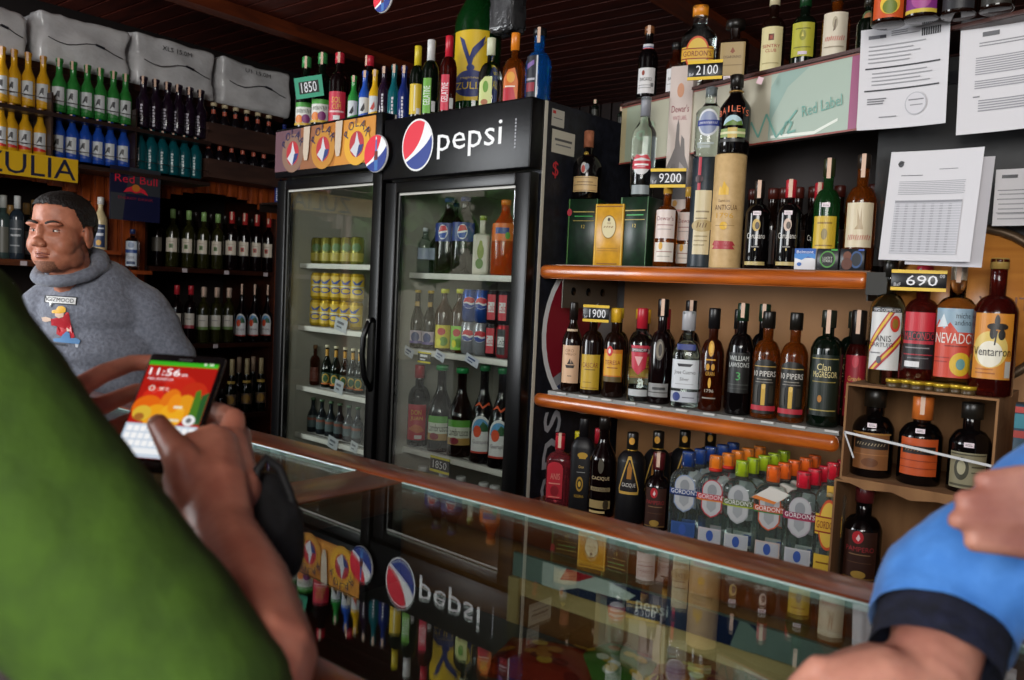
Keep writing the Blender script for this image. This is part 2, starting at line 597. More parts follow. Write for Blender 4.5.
t = thing('niche_shelves', 'wooden shelves in the niche behind the man in the grey hoodie', 'shelves', (XS - .25, (NICHE[1][0] + NICHE[1][1]) / 2, 0))
L = NICHE[1][1] - NICHE[1][0] - .01
for z in ZN + [0.8]:
    mb = MB(); mb.box((-.29, -L / 2, z - .028), (.245, L / 2, z), wood('niche_wood', '4a2412', '7a401e', 'y')); mb.build('shelf', t)
mb = MB(); mb.box((-.295, -L / 2, .1), (-.285, L / 2, 1.75), mat('1a0d09', 0.8)); mb.build('back_panel', t)
for px_ in (24, -20):
    q = onX(px_, 260, XS)
    mb = MB(); mb.box((.246, q.y - t.location.y - .014, ZN[0] - .027), (.249, q.y - t.location.y + .014, ZN[0] - .006), mat('cfc4c8', .6)); mb.build('price_tag', t)

# ------------------------------------------------------------------ rack of small bottles above the niches
XR = -4.02
ZR = [onX(130, 172, XR).z, onX(130, 128, XR).z]
ya, yb = YD + .01, onX(206, 150, XR).y
t = thing('bottle_rack', 'dark two-tier wall rack holding rows of small coloured bottles', 'rack', (XS, (ya + yb) / 2, ZR[0] - .02))
mb = MB(); mb.box((0.001, ya - t.location.y, 0), (XR + .05 - XS, yb - t.location.y, .018), mat('2a1c18', 0.4)); mb.build('shelf', t)
mb = MB(); mb.box((0.001, ya - t.location.y, ZR[1] - ZR[0]), (XR + .05 - XS, yb - t.location.y, ZR[1] - ZR[0] + .018), mat('2a1c18', 0.4)); mb.build('shelf', t)
mb = MB(); mb.box((0.001, ya - t.location.y, .018), (.012, yb - t.location.y, ZR[1] - ZR[0] + .12), mat('191010', 0.6)); mb.build('back_panel', t)
for px_ in (49, 133):
    yy = onX(px_, 150, XR).y - t.location.y
    mb = MB(); mb.box((0.012, yy - .004, .018), (XR + .03 - XS, yy + .004, ZR[1] - ZR[0] + .11), mat('2a1c18', 0.4)); mb.build('divider', t)
for dz in (.075, ZR[1] - ZR[0] + .075):
    mb = MB(); mb.bar((XR + .045 - XS, ya - t.location.y, dz), (XR + .045 - XS, yb - t.location.y, dz), .003, .003, mat('5a524c', .3, 1.0)); mb.build('guard_wire', t)
# two brown trays right of it
TR = []
for nm, ytop, ybt, lab in (('tray', 128, 149, 'upper brown wooden tray of dark red-necked bottles'), ('tray', 163, 182, 'lower brown wooden tray of dark red-necked bottles')):
    a, b = onX(207, ybt - 8, XR), onX(279, ybt, XR)
    z0 = onX(243, ybt, XR).z
    z1 = onX(243, ytop + 1, XR).z
    t = thing('bottle_tray', lab, 'tray', (XS + .09, (a.y + b.y) / 2, z0), 0, 'brown trays on the left wall')
    h = (b.y - a.y) / 2
    H = z1 - z0
    wm = wood('tray_wood', '33201a', '4a3026', 'y', 8, .6)
    mb = MB(); mb.box((.085, -h, 0), (.097, h, H), wm); mb.build('front_board', t)
    mb = MB(); mb.box((-.0895, -h, 0), (.085, h, .012), wm); mb.build('bottom', t)
    for s_ in (-1, 1):
        mb = MB(); mb.box((-.0895, s_ * h - (.01 if s_ > 0 else 0), .012), (.085, s_ * h + (.01 if s_ < 0 else 0), H), wm); mb.build('side_board', t)
    TR.append((z0 + .012, h))

# high shelf for the wrapped bales
t = thing('high_shelf', 'dark high wall shelf carrying the white wrapped bales', 'shelf', (XS, 1.9, 0))
ZP = onX(90, 74, -4.15).z
mb = MB(); mb.box((-.52, -.76, ZP - .03), (.06, 1.04, ZP), WOOD_DARK); mb.build('board', t)
mb = MB(); mb.box((-.50, -.76, 2.03), (-.47, 1.04, ZP - .03), WOOD_DARK); mb.build('back_board', t)

# white plastic-wrapped bales
WRAP = noisy('plastic_wrap', 'bcbcbe', 'd8d8d9', 5, 0.2, 0.9, stretch=(1, 1, 1.6))
def bale(xa, xb, yta, ytb, ybo, label, marks):
    Xf = -4.13
    a, b = onX(xa, ybo, Xf), onX(xb, ybo + 10, Xf)
    zt = (onX(xa + 4, yta, Xf).z + onX(xb - 4, ytb, Xf).z) / 2
    w, H = abs(b.y - a.y), zt - ZP
    t = thing('wrapped_bale', label, 'bale', (Xf - .19, (a.y + b.y) / 2, ZP), 0, 'wrapped bales on the high shelf')
    bm = bmesh.new()
    bmesh.ops.create_cube(bm, size=1)
    for v in bm.verts: v.co = Vector((v.co.x * .36, v.co.y * w, (v.co.z + .5) * H))
    bmesh.ops.bevel(bm, geom=bm.edges[:], offset=.024, segments=3, profile=.5, affect='EDGES')
    bmesh.ops.subdivide_edges(bm, edges=[e for e in bm.edges if e.calc_length() > .08], cuts=9, use_grid_fill=True)
    for v in bm.verts:
        d = -.014 * (1 - abs(noise.noise(v.co * 8 + Vector((xa, 7, 0))))) ** 8 + noise.noise(v.co * 9 + Vector((xa, 0, 0))) * .016 + noise.noise(v.co * 26 + Vector((xa, 3, 0))) * .006
        if v.co.z > .02: v.co += Vector((v.co.x, v.co.y, v.co.z - H / 2)).normalized() * d
        v.co.z = max(v.co.z, 0)
    mb = MB(); mb.bm(bm, WRAP, True); mb.build('wrapping', t)
    mb = MB()
    pts = [(.187, -w / 2 + w * k / 10, H * (.5 - .03 * math.sin(k * .9)) + .012 * math.cos(k)) for k in range(1, 10)]
    mb.tube(pts, .0022, mat('26262c', .5)); mb.build('tie_string', t)
    mb = MB()
    mb.bar(pts[5], pts[6], .003, .011, mat('20222e', .5)); mb.build('knot', t)
    if marks:
        mb = MB()
        S = planemap((.1925, 0, H * .80), (0, 1, 0), (0, 0, 1), (1, 0, 0))
        mb.text(marks, -w * .02, 0, .022, ink('26262a'), S, .0015, width=w * .36); mb.build('printed_mark', t)
bale(-45, 30, 0, 4, 50, 'leftmost white plastic-wrapped bale, cut by the left edge above the yellow bottles', None)
bale(38, 131, 10, 28, 74, 'largest white plastic-wrapped bale above the small green bottles', None)
bale(135, 217, 32, 50, 90, 'white plastic-wrapped bale with black print above the purple bottles', 'XLS 15.0M')
bale(222, 292, 55, 72, 105, 'rightmost white plastic-wrapped bale, beside the left cooler', 'U1 15.0M')

# signs on the left wall
Sx = lambda p: planemap(p, (0, 1, 0), (0, 0, 1), (1, 0, 0))
a, b = onX(-70, 160, -3.955), onX(78, 168, -3.955)
zt, zb = onX(30, 153, -3.955).z, onX(30, 177, -3.955).z
mb = MB(); w = (b.y - a.y) / 2
mb.box((-.012, -w, zb), (0, w, zt), mat('e2b416', .4))
hh = zt - zb
S = Sx((0, 0, 0))
mb.text('ZULIA', w - .205, (zb + zt) / 2, hh * .86, ink('131a3c'), S, .001, width=.39)
tag(mb.build('beer_sign', loc=(-3.955, (a.y + b.y) / 2, 0)), 'yellow strip sign reading ZULIA in navy letters on the left wall', 'sign')
a, b = onX(110, 200, -3.99), onX(160, 200, -3.99)
zt, zb = onX(135, 168, -3.99).z, onX(135, 221, -3.99).z
mb = MB(); w = (b.y - a.y) / 2; hc = (zt - zb) / 2
mb.box((-.006, -w, -hc), (0, w, hc), mat('15182e', .4))
mb.art([('p', [(-1, 1), (-.25, 1), (-.4, .5), (-1, .5)], '141836'), ('p', [(-.25, 1), (1, 1), (1, .5), (-.4, .5)], '33363c'),
        ('p', [(-1, .5), (-.4, .5), (-.5, 0), (-1, 0)], '3a3d42'), ('p', [(-.4, .5), (1, .5), (1, 0), (-.5, 0)], '12163a'),
        ('t', 'Red Bull', .02, .78, .15, 'd2203a', 1.7),
        ('p', [(-.5, .52), (-.38, .60), (-.1, .66), (.1, .66), (.36, .60), (.5, .5), (.2, .55), (0, .52), (-.2, .55)], 'd8283a'),
        ('e', 0, .62, .16, .07, 'c8782a'), ('t', 'ENERGY DRINK', 0, .42, .05, '8a2236', 1.4)], w, -hc, hc, Sx((0, 0, 0)))
tag(mb.build('energy_drink_banner', loc=(-3.99, (a.y + b.y) / 2, (zt + zb) / 2)), 'navy and grey checked banner with red Red Bull lettering on the slat wall', 'banner')

# ================================================================== COOLERS
FA = math.radians(-3.76)
FO = Vector((-1.622, 2.092, 0))
FD, FN = Vector((math.cos(FA), math.sin(FA), 0)), Vector((-math.sin(FA), math.cos(FA), 0))
def onF(x, y, off=0.0):
    """point of the plane that lies `off` behind the cooler fronts, as (along the front, depth, height) from the shared corner"""
    d = ray(x, y); o = FO + FN * off
    p = EYE + d * ((o - EYE).dot(FN) / d.dot(FN))
    return Vector(((p - FO).dot(FD), off, p.z))
def F2W(v): return FO + FD * v[0] + FN * v[1] + Vector((0, 0, v[2]))
PANE = paneglass('cooler_glass', (.93, .95, .93), 1.72)
DARKBODY = noisy('cooler_black', '070709', '0c0c0f', 60, 0.3, 0.02)
DARKBODY.node_tree.nodes['Principled BSDF'].inputs['Specular IOR Level'].default_value = .22
NAVYSIDE = noisy('cooler_side', '101117', '1d1f29', 40, 0.5, 0.08)
LINER = mat('a8a69c', 0.5)
def cooler(label, s1, W, D, top, hz0, gz1, gl, gr, shelves, sidem):
    t = thing('drinks_cooler', label, 'cooler', F2W((s1, 0, 0)), FA)
    b = MB()
    b.box((-W, .05, .06), (-W + .035, D, top), sidem); b.box((-.035, .05, .06), (0, D, top), sidem)
    b.box((-W + .035, D - .03, .06), (-.035, D, top), sidem)
    b.box((-W + .035, .05, top - .03), (-.035, D - .03, top), sidem); b.box((-W + .035, .05, .06), (-.035, D - .03, .4), sidem)
    b.box((-W + .035, .05, hz0), (-.035, .09, top - .03), sidem)
    for x in (-W + .06, -.06):
        for y in (.1, D - .08): b.box((x - .03, y - .03, 0), (x + .03, y + .03, .06), BLACKPL)
    b.build('cabinet', t)
    l = MB()
    l.box((-W + .035, .055, .4), (-W + .04, D - .03, hz0), LINER); l.box((-.04, .055, .4), (-.035, D - .03, hz0), LINER)
    l.box((-W + .04, D - .035, .4), (-.04, D - .03, hz0), LINER); l.box((-W + .04, .055, .4), (-.04, D - .035, .405), LINER)
    l.box((-W + .04, .09, hz0 - .006), (-.04, D - .035, hz0), LINER); l.build('inner_liner', t)
    h = MB(); h.rbox((-W, -.012, hz0), (0, .05, top), .006, DARKBODY); hd = h.build('header_panel', t)
    d = MB()
    z0, z1 = .30, hz0 - .008
    d.rbox((-W + .004, 0, z0), (-gl, .045, z1), .005, BLACKPL); d.rbox((-gr, 0, z0), (-.004, .045, z1), .005, BLACKPL)
    d.rbox((-gl, 0, gz1), (-gr, .045, z1), .004, BLACKPL); d.rbox((-gl, 0, z0), (-gr, .045, .42), .004, BLACKPL)
    dr = d.build('door', t)
    g = MB(); g.box((-gl, .016, .42), (-gr, .022, gz1), PANE); g.build('glass_pane', dr)
    g = MB()
    for a_ in ((-gl, -gl + .008), (-gr - .008, -gr)): g.box((a_[0], .012, .42), (a_[1], .015, gz1), mat('4a4a48', .4))
    g.box((-gl, .012, gz1 - .008), (-gr, .015, gz1), mat('b8b6ae', .35)); g.build('glazing_bead', dr)
    k = MB(); k.box((-.001, .05, .08), (.0022, .064, top - .002), mat('cfcabc', .45)); k.build('edge_strip', t)
    for z in shelves:
        s = MB()
        s.rbox((-W + .045, .10, z - .022), (-.045, .112, z), .002, mat('d6d4cc', .4))
        for i in range(15):
            y = .13 + i * .032
            if y < D - .05: s.box((-W + .045, y, z - .008), (-.045, y + .005, z - .003), mat('b8b8b4', .35))
        for i in range(4):
            x = -W + .06 + i * (W - .12) / 3
            s.box((x - .003, .112, z - .013), (x + .003, D - .05, z - .008), mat('b8b8b4', .35))
        s.build('shelf', t)
    return t, hd, dr
ps = [onF(458, 274, .10).z, onF(456, 354, .10).z, onF(450, 458, .10).z]
SH_P = ps + [ps[2] - .36]
cp, hp, dp = cooler('black drinks cooler with the large Pepsi header sign', 0, .742, .64, 2.016, 1.79, 1.741, .672, .07, SH_P, NAVYSIDE)
qs = [onF(340, 264, .10).z, onF(335, 329, .10).z, onF(333, 392, .10).z, onF(330, 441, .10).z]
cq, hq, dq = cooler('black drinks cooler with the orange POLAR header, left of the other', -.757, .742, .64, 2.051, 1.84, 1.788, .672, .06, qs, NAVYSIDE)
# Pepsi header lettering and globe
def bez(p0, p1, p2, p3, n=9):
    return [tuple((1-t)**3*a + 3*(1-t)**2*t*b + 3*(1-t)*t*t*c + t**3*d for a, b, c, d in zip(p0, p1, p2, p3)) for t in (i / (n - 1) for i in range(n))]
def globe(mb, S, cx, cz, rx, rz, off, colors=('e6223a', 'f2f2f2', '17358c'), ring=True):
    P = lambda pts: [(cx + a * rx, cz + b * rz) for a, b in pts]
    arc = lambda a, b, n=16: [(math.cos(math.radians(a + (b - a) * i / (n - 1))), math.sin(math.radians(a + (b - a) * i / (n - 1)))) for i in range(n)]
    if ring: mb.poly(P([(x * 1.08, y * 1.08) for x, y in arc(0, 350, 36)]), ink('e8e8e8'), S, off)
    mb.poly(P(arc(0, 350, 36)), ink(colors[1]), S, off + .0003)
    mb.poly(P(arc(62, 214, 20) + bez((-.83, -.56), (-.05, -.25), (.3, .2), (.47, .88))[1:-1]), ink(colors[0]), S, off + .0006)
    mb.poly(P(arc(222, 380, 20) + bez((.94, .34), (.62, -.12), (.0, -.35), (-.74, -.67))[1:-1]), ink(colors[2]), S, off + .0006)
lp = MB()
S = planemap((0, -.0125, 0), (1, 0, 0), (0, 0, 1), (0, -1, 0))
gc, gl_, gr_ = onF(417.5, 145, -.0125), onF(402.5, 147, -.0125), onF(432.5, 144, -.0125)
globe(lp, S, gc.x, gc.z, (gr_.x - gl_.x) / 2 * .96, .087, .0006)
a, b = onF(437, 158, -.0125), onF(502, 135, -.0125)
lp.build('globe_emblem', hp)
lp = MB()
lp.text('pepsi', (a.x + b.x) / 2, (onF(470, 147, -.0125).z) + .024, .108, ink('eeeeee'), S, .0008, width=b.x - a.x)
for i_ in range(9): lp.poly([(onF(515, 145, -.0125).x + dx_, gc.z - .05 + i_ * .011 + dz_) for dx_, dz_ in ((-.003, 0), (.003, 0), (.003, .007), (-.003, .007))], ink('9a9aa0'), S, .0008)
lp.build('header_lettering', hp)
# stickers, vertical word and globe on the cooler's right side
sd = MB()
SS = planemap((.0005, 0, 0), (0, 1, 0), (0, 0, 1), (1, 0, 0))
zt = 2.016
sd.art([('r', .085, .15, zt - .075, zt - .02, 'b8b4a8'), ('r', .095, .14, zt - .05, zt - .047, '666'), ('r', .09, .105, zt - .035, zt - .025, 'c03030'),
        ('r', .09, .21, zt - .16, zt - .085, 'c4bfae'), ('r', .105, .195, zt - .12, zt - .112, '555'), ('r', .11, .19, zt - .135, zt - .13, '777'),
        ('t', '$', .115, zt - .215, .055, 'c03038')], 1, 0, 1, SS)
sd.build('side_stickers', cp)
sd = MB()
gcy = onX(572, 350, -1.62)
S2 = planemap((.0005, 0, 0), (0, 1, 0), (0, 0, 1), (1, 0, 0))
globe(sd, S2, .38, 1.26, .27, .27, .0006, ('8a1a2a', '9a9a9e', '1a2a5a'), True)
sd.text('pepsi', .17, .80, .17, ink('a8a8ae'), S2, .0008, width=.5, rot=PI / 2)
sd.build('side_decal', cp)
# POLAR header artwork
pa = MB()
W = .742
pa.box((-W + .004, -.0135, 1.866), (-.035, -.0122, 2.04), mat('b8742e', .35))
S = planemap((0, -.0138, 0), (1, 0, 0), (0, 0, 1), (0, -1, 0))
hgt = .174; z0 = 1.866
def A(items): pa.art(items, 1, z0, z0 + hgt, S, base=offn[0]); offn[0] += .0012
offn = [.0004]
A([('r', -W + .004, -W + .20, 0, 1, '6a4a52'), ('r', -W + .20, -W + .36, 0, 1, '96603e'), ('p', [(-.30, 0), (-.035, 0), (-.035, 1), (-.24, 1)], 'd08a30')])  # purple-brown to orange print; dimmer light at the left end painted in too
for cx, ca in ((-.60, '8a6a58'), (-.375, 'c0842e'), (-.145, 'e2a82c')):  # same emblem thrice, darker discs leftwards: fading light put into the colour
    A([('e', cx, .42, .082, .47, ca), ('e', cx, .42, .047, .29, 'b83038'), ('p', [(cx - .040, .30), (cx - .012, .45), (cx, .70), (cx + .012, .5), (cx + .034, .26), (cx, .12)], 'cfd0d4'), ('p', [(cx, .12), (cx + .034, .26), (cx + .044, .40), (cx + .015, .40)], '2a3c78')])
    for i, ch in enumerate('POLAR'):
        th = math.radians(150 - i * 30)
        pa.text(ch, cx + .076 * math.cos(th), z0 + hgt * .42 + .084 * math.sin(th), .034, ink('1a2450'), S, offn[0], rot=th - PI / 2)
    offn[0] += .0004
for cx in (-.49, -.262):
    A([('p', [(cx - .022, 1), (cx - .024, .4), (cx - .014, .2), (cx + .008, .2), (cx + .016, .4), (cx + .024, 1)], 'cbb9a4')])
pa.build('header_artwork', hq)
hm = MB()                                     # bowed handle of the left door
c = onF(366, 345, -.03)
hx = c.x + .757
ha, hb_ = onF(366, 319, -.02).z, onF(361, 390, -.02).z
hm.tube([(hx, -.001, ha), (hx, -.022, ha - .012), (hx - .010, -.036, ha * .75 + hb_ * .25), (hx - .012, -.038, (ha + hb_) / 2), (hx - .006, -.030, ha * .2 + hb_ * .8), (hx, -.001, hb_)], [.010, .011, .011, .011, .011, .010], BLACKPL)
hm.box((hx - .011, -.026, ha - .012), (hx + .011, -.020, ha + .002), CHROME)
hm.build('door_handle', dq)
# round bottle-cap sign pinned between the headers; a second one under the ceiling
def capsign(label, loc, rz, R, tilt=0):
    t = thing('round_cola_sign', label, 'sign', loc, rz)
    mb = MB()
    S = FRONT
    mb.lathe([(-.004, R), (0, R * .97), (.002, R * .9)], mat('d8d8dc', .4), 32, M=Matrix.Rotation(PI / 2, 4, 'X'))
    S = planemap((0, -.0023, 0), (1, 0, 0), (0, 0, 1), (0, -1, 0))
    globe(mb, S, 0, 0, R * .95, R * .95, .0003, ring=False)
    mb.build('disc', t)
    mb = MB()
    mb.art([('p', [(-.03, -.9), (.22, -.9), (.22, -.2), (.12, .2), (.10, .75), (.0, .75), (-.02, .2), (-.10, -.2)], '3c70b4'), ('p', [(-.08, -.35), (.20, -.35), (.20, .12), (-.05, .12)], '6a2418'), ('r', .0, .1, .72, .86, 'd8d8d8')], R, 0, R, S, base=.0012)
    mb.build('bottle_picture', t)
    return t
v = onF(376, 153.5, -.03)
capsign('round red, white and blue cola sign between the two cooler headers', F2W(v), FA, .072)
v = atD(383, -2, 2.35)
t = capsign('round blue cola sign hanging from the ceiling at the top edge', v, FA, .042)
mb = MB(); mb.tube([(0, 0, .04), (0, 0, ZC - v.z - .001)], .0012, mat('888', .5)); mb.build('hanging_cord', t)

# ================================================================== SHELVING RIGHT OF THE COOLERS
YF = 2.145
Z1, Z2, Z3, Z0 = 1.489, 1.078, .712, 2.05
XA, XB = -1.602, -.592
t = thing('bar_shelving', 'wooden liquor shelving with rounded orange-brown edges right of the coolers', 'shelves', (XA, YF, 0))
Wd = XB - XA
def nosing(L, hn):
    mb = MB()
    mb.rbox((-.015, 0, -hn), (L, .033, -.003 if hn < .05 else -.013), .018, WOOD_SHELF, None, 4)
    return mb
for z, L in ((Z1, Wd), (Z2, Wd - .045)):
    mb = MB(); mb.box((0.04, .034, z - .026), (L, .45, z - .006), mat('5a4434', .6)); s = mb.build('shelf', t)
    n_ = nosing(L, .046 if z == Z1 else .056); o = n_.build('wooden_nosing', s, loc=(0, 0, z))
    g = MB(); g.box((0.04, .02 if z == Z1 else .012, z - (.006 if z == Z1 else .012)), (L, .45, z), mat('8c8c88', .35, .3) if z == Z2 else mat('6a4a30', .5)); g.build('shelf_liner', s)
for k in range(11):
    mb = MB(); mb.box((.08 + k * .085, .006, Z2 - .005), (.115 + k * .085, .0195, Z2 + .0005), mat('c4c4c0', .4)); mb.build('shelf_label', t)
mb = MB(); mb.box((.045, .12, Z3 - .03), (1.75, .55, Z3), WOOD_DARK)
mb.box((.0, .0, Z3 - .03), (1.75, .12, Z3), WOOD_COUNTER); mb.build('base_shelf', t)
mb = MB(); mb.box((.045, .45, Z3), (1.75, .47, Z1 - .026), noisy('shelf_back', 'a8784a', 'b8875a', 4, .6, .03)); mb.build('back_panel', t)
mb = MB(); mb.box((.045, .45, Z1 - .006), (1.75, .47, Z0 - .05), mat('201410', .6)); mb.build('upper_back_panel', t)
mb = MB(); mb.box((.05, .03, 0), (1.75, .5, Z3 - .03), mat('241610', .6)); mb.build('base_cabinet', t)
br = MB()                                    # perforated steel bracket under the top shelf
br.box((.042, .06, Z1 - .14), (.046, .40, Z1 - .027), mat('6c6860', .4, .6))
for k in range(3): br.lathe([(0, .014), (.0012, .014)], BLACKPL, 12, M=Matrix.Translation((.046, .12 + k * .09, Z1 - .085)) @ Matrix.Rotation(PI / 2, 4, 'Y'))
br.build('steel_bracket', t)
br = MB(); br.box((Wd - .004, .015, Z1 - .075), (Wd + .0, .4, Z1 - .004), mat('26241f', .4)); br.box((Wd, -.01, Z1 - .06), (Wd + .05, .3, Z1 - .004), mat('2a2822', .4)); br.build('end_bracket', t)
# top shelf runs obliquely towards the right
q0, q1 = onZ(622, 104, Z0), onZ(1075, -2, Z0)
dv = (q1 - q0).normalized(); TA = math.atan2(dv.y, dv.x); TLn = (q1 - q0).length
t = thing('top_shelf', 'high dark shelf above the pale advertising board, carrying the topmost bottles', 'shelf', q0, TA)
mb = MB(); mb.box((0, 0, -.010), (TLn, .17, -.0005), WOOD_DARK); mb.build('board', t)
mb = MB(); mb.box((0, -.006, -.009 if True else 0), (TLn, 0, 0), wood('edge_wood', '2c120c', '4a2014', 'x')); mb.build('edge_strip', t)
# pale advertising board under its front edge
zb = 1.845
AB = (onZ(893, 50, Z0) - q0).length
hb = Z0 - .011 - zb
t = thing('advertising_board', 'pale grey-green whisky advertising board under the top shelf', 'sign', q0 + Vector((0, 0, zb - Z0)), TA)
mb = MB(); mb.box((0.0, .004, 0), (AB, .03, hb), mat('3a3430', .5)); mb.build('backing', t)
mb = MB()
S = planemap((0, .0035, 0), (1, 0, 0), (0, 0, 1), (0, -1, 0))
U1 = AB
mb.art([('r', 0, U1, 0, 1, 'aba994'), ('r', 0, .025, 0, 1, 'b8ac86'), ('r', .025, .09, .0, 1, 'a2ac96'), ('r', .30, U1 * .68, 0, 1, 'b2ac98'), ('r', U1 * .66, U1 - .07, .0, 1, 'a4b4a6'),
        ('p', [(U1 * .66, .0), (U1 * .67, .35), (U1 * .72, .75), (U1 * .80, 1), (U1 * .69, 1), (U1 * .66, .8)], '8fa99f'),
        ('r', U1 - .07, U1 - .045, 0, 1, '9a4a72'), ('r', U1 - .045, U1, 0, 1, 'c6c2ae'),
        ('p', [(U1 * .67, .06), (U1 * .82, .03), (U1 - .10, .16), (U1 - .10, .20), (U1 * .82, .075), (U1 * .67, .10)], 'e2e6dc'),
        ('r', 0, U1, 0, .025, '8a3a30'), ('r', 0, U1, .975, 1, '8a4a40')], 1, 0, hb, S)
teal = ink('6fa396')
mb.text('B', .145, hb * .48, .075, ink('a9bca0'), S, .004)
def bu(x):                                   # how far along the board a column of the photo falls
    d, n_ = ray(x, 110), Vector((-math.sin(TA), math.cos(TA), 0))
    return (EYE + d * ((q0 - EYE).dot(n_) / d.dot(n_)) - q0).dot(Vector((math.cos(TA), math.sin(TA), 0)))
for pts in ([(bu(747), .05), (bu(752), .34), (bu(760), .10), (bu(767), .42), (bu(778), .06), (bu(797), .40)], [(bu(783), .08), (bu(787), .26), (bu(793), .24), (bu(789), .10), (bu(797), .12)]):
    pp = [(a_, b_ * hb) for a_, b_ in pts]
    for (a0, b0), (a1, b1) in zip(pp, pp[1:]):
        L_ = math.hypot(a1 - a0, b1 - b0); nx, ny = -(b1 - b0) / L_ * .003, (a1 - a0) / L_ * .003
        mb.poly([(a0 - nx, b0 - ny), (a1 - nx, b1 - ny), (a1 + nx, b1 + ny), (a0 + nx, b0 + ny)], teal, S, .0045)
mb.text('Red Label', U1 * .84, hb * .40, .03, teal, S, .0048, width=.12, rot=.12)
mb.build('printed_face', t)

# black panel with pinned papers on the right
PY = 2.26
a, b = onY(884, 60, PY), onY(960, 240, PY)
t = thing('black_panel', 'black wall panel behind the pinned papers at the right', 'panel', (a.x, PY, 0))
mb = MB(); mb.box((0, 0, b.z - .02), (1.3, .02, Z0 - .03), noisy('black_board', '09090a', '121214', 30, .5, .05)); mb.build('board', t)
mb = MB(); mb.bar((.06, -.004, onY(930, 24, PY).z - .14), (1.2, -.004, onY(930, 24, PY).z - .14), .006, .03, mat('26262a', .3, .5)); mb.build('metal_rail', t)
def paper(label, tl, tr, bl, br_, Y, rows, kind):
    P = [onY(*bl, Y), onY(*br_, Y - .012), onY(*tr, Y - .004), onY(*tl, Y)]
    o = (P[0] + P[1] + P[2] + P[3]) / 4
    ex = ((P[1] - P[0]) + (P[2] - P[3])) / 4
    ez = ((P[3] - P[0]) + (P[2] - P[1])) / 4
    n = ex.cross(ez).normalized()
    hw, hh = ex.length, ez.length
    e1, e2 = ex.normalized(), ez.normalized()
    def S(u, v, off):
        x, y = u / hw, v / hh
        bend = .008 * x * x + .004 * x
        return e1 * u + e2 * v + n * (off + bend)
    t = thing('paper_sheet', label, 'paper', o, 0, 'papers pinned on the right')
    mb = MB()
    pm = mat('d2d0d4', .6)
    mb.poly([(-hw, -hh), (hw, -hh), (hw, hh), (-hw, hh)], pm, S, 0, hw / 8)
    vs = []
    N = 10
    for i in range(N):
        for j in range(N):
            u0, u1 = -hw + 2 * hw * i / N, -hw + 2 * hw * (i + 1) / N
            v0, v1 = -hh + 2 * hh * j / N, -hh + 2 * hh * (j + 1) / N
            mb.add([S(u0, v0, .0002), S(u1, v0, .0002), S(u1, v1, .0002), S(u0, v1, .0002)], [(0, 1, 2, 3)], pm)
    mb.build('sheet', t)
    pr = MB()
    for k_, it in enumerate(rows): pr.art([it], hw, -hh, hh, S, maxe=hw / 8, base=.0012 + k_ * .00008)
    pr.build('printed_text', t)
    return t
def lines(u0, u1, v0, v1, n, col='77777c', fill=.5, seed=1, ragged=.0):
    R_ = random.Random(seed); out = []
    for i in range(n):
        v = v1 - (v1 - v0) * (i + .5) / n
        h = (v1 - v0) / n * fill / 2
        out.append(('r', u0, u1 - R_.random() * ragged, v - h, v + h, col))
    return out
ra = [('r', -.82, -.42, .895, .93, '6a6a70'), ('r', -.56, -.42, .90, .925, '3a3a40'), ('r', .38, .80, .86, .935, '2c2c30')] + [('r', .41 + i * .05, .425 + i * .05, .86, .935, 'b8b8bc') for i in range(8)] \
    + lines(-.3, .35, .90, .96, 3, '88888c', .5, 2, .3) + [('r', -.86, .82, .595, .61, '3c3c40'), ('r', -.86, .82, .375, .39, '3c3c40')] \
    + lines(-.8, .7, .64, .84, 5, '9a9a9e', .3, 3, .9) + lines(-.7, .75, .42, .57, 4, '9a9a9e', .3, 4, .9) + lines(-.78, -.1, .24, .31, 3, '77777b', .5, 5, .4) \
    + [('e', .32, .22, .24, .11, 'b4b4ba'), ('e', .32, .22, .22, .10, 'cfcdd2'), ('r', .16, .5, .25, .262, '77777b'), ('r', .2, .48, .2, .21, '8a8a8e'), ('r', -.5, -.1, .11, .12, '8a8a8e')]
paper('creased white form with a barcode, pinned left of the other papers at the top', (861, 32), (953, 16), (858, 130), (946, 125), 2.125, ra, 0)
rb = [('r', -.6, -.3, .83, .87, '66666a')] + lines(-.65, .9, .74, .79, 2, '8a8a8e', .4, 7, .3) + lines(-.7, .95, .50, .66, 8, '94949a', .45, 8, .08) + lines(-.7, .95, .38, .46, 4, '94949a', .45, 9, .2) \
    + [('r', -.72, -.6, .31, .32, '77777b')] + lines(-.62, .95, .18, .29, 5, '94949a', .45, 10, .3)
paper('white letter in a plastic sleeve, cut off at the top right corner', (961, 21), (1080, 0), (957, 136), (1072, 123), 2.125, rb, 0)
rc = [('e', -.75, .885, .06, .03, '3c3c42'), ('p', [(-.8, .87), (-.68, .9), (-.7, .91), (-.82, .89)], '222'), ('r', .1, .5, .825, .832, '8a8a8e'), ('r', -.72, -.25, .775, .782, '66666a')] + lines(-.74, .72, .60, .73, 8, 'a2a2a8', .4, 11, .05) \
    + [('r', -.78, .68, .06, .55, 'b6b6bc'), ('r', -.78, .68, .53, .55, '88888e')] + [('r', -.74 + i * .19, -.67 + i * .19, .08, .52, 'a0a0a6') for i in range(7)] + lines(-.78, .68, .06, .52, 20, 'cac8ce', .35, 12, .0)
paper('curled white sheet with a printed table, hanging at the right end of the upper shelf', (893, 153), (985, 147), (878, 259), (972, 263), 2.05, rc, 0)
rd = [('r', -.8, -.3, .84, .9, '4a4a4e'), ('r', -.9, .9, .62, .635, '77777b'), ('r', -.9, .9, .46, .475, '77777b'), ('r', -.9, .9, .22, .235, '77777b')] + lines(-.85, .8, .08, .6, 6, '9a9a9e', .25, 14, .9)
paper('small framed white certificate at the right edge under the other papers', (996, 170), (1062, 166), (993, 226), (1056, 225), 2.165, rd, 0)
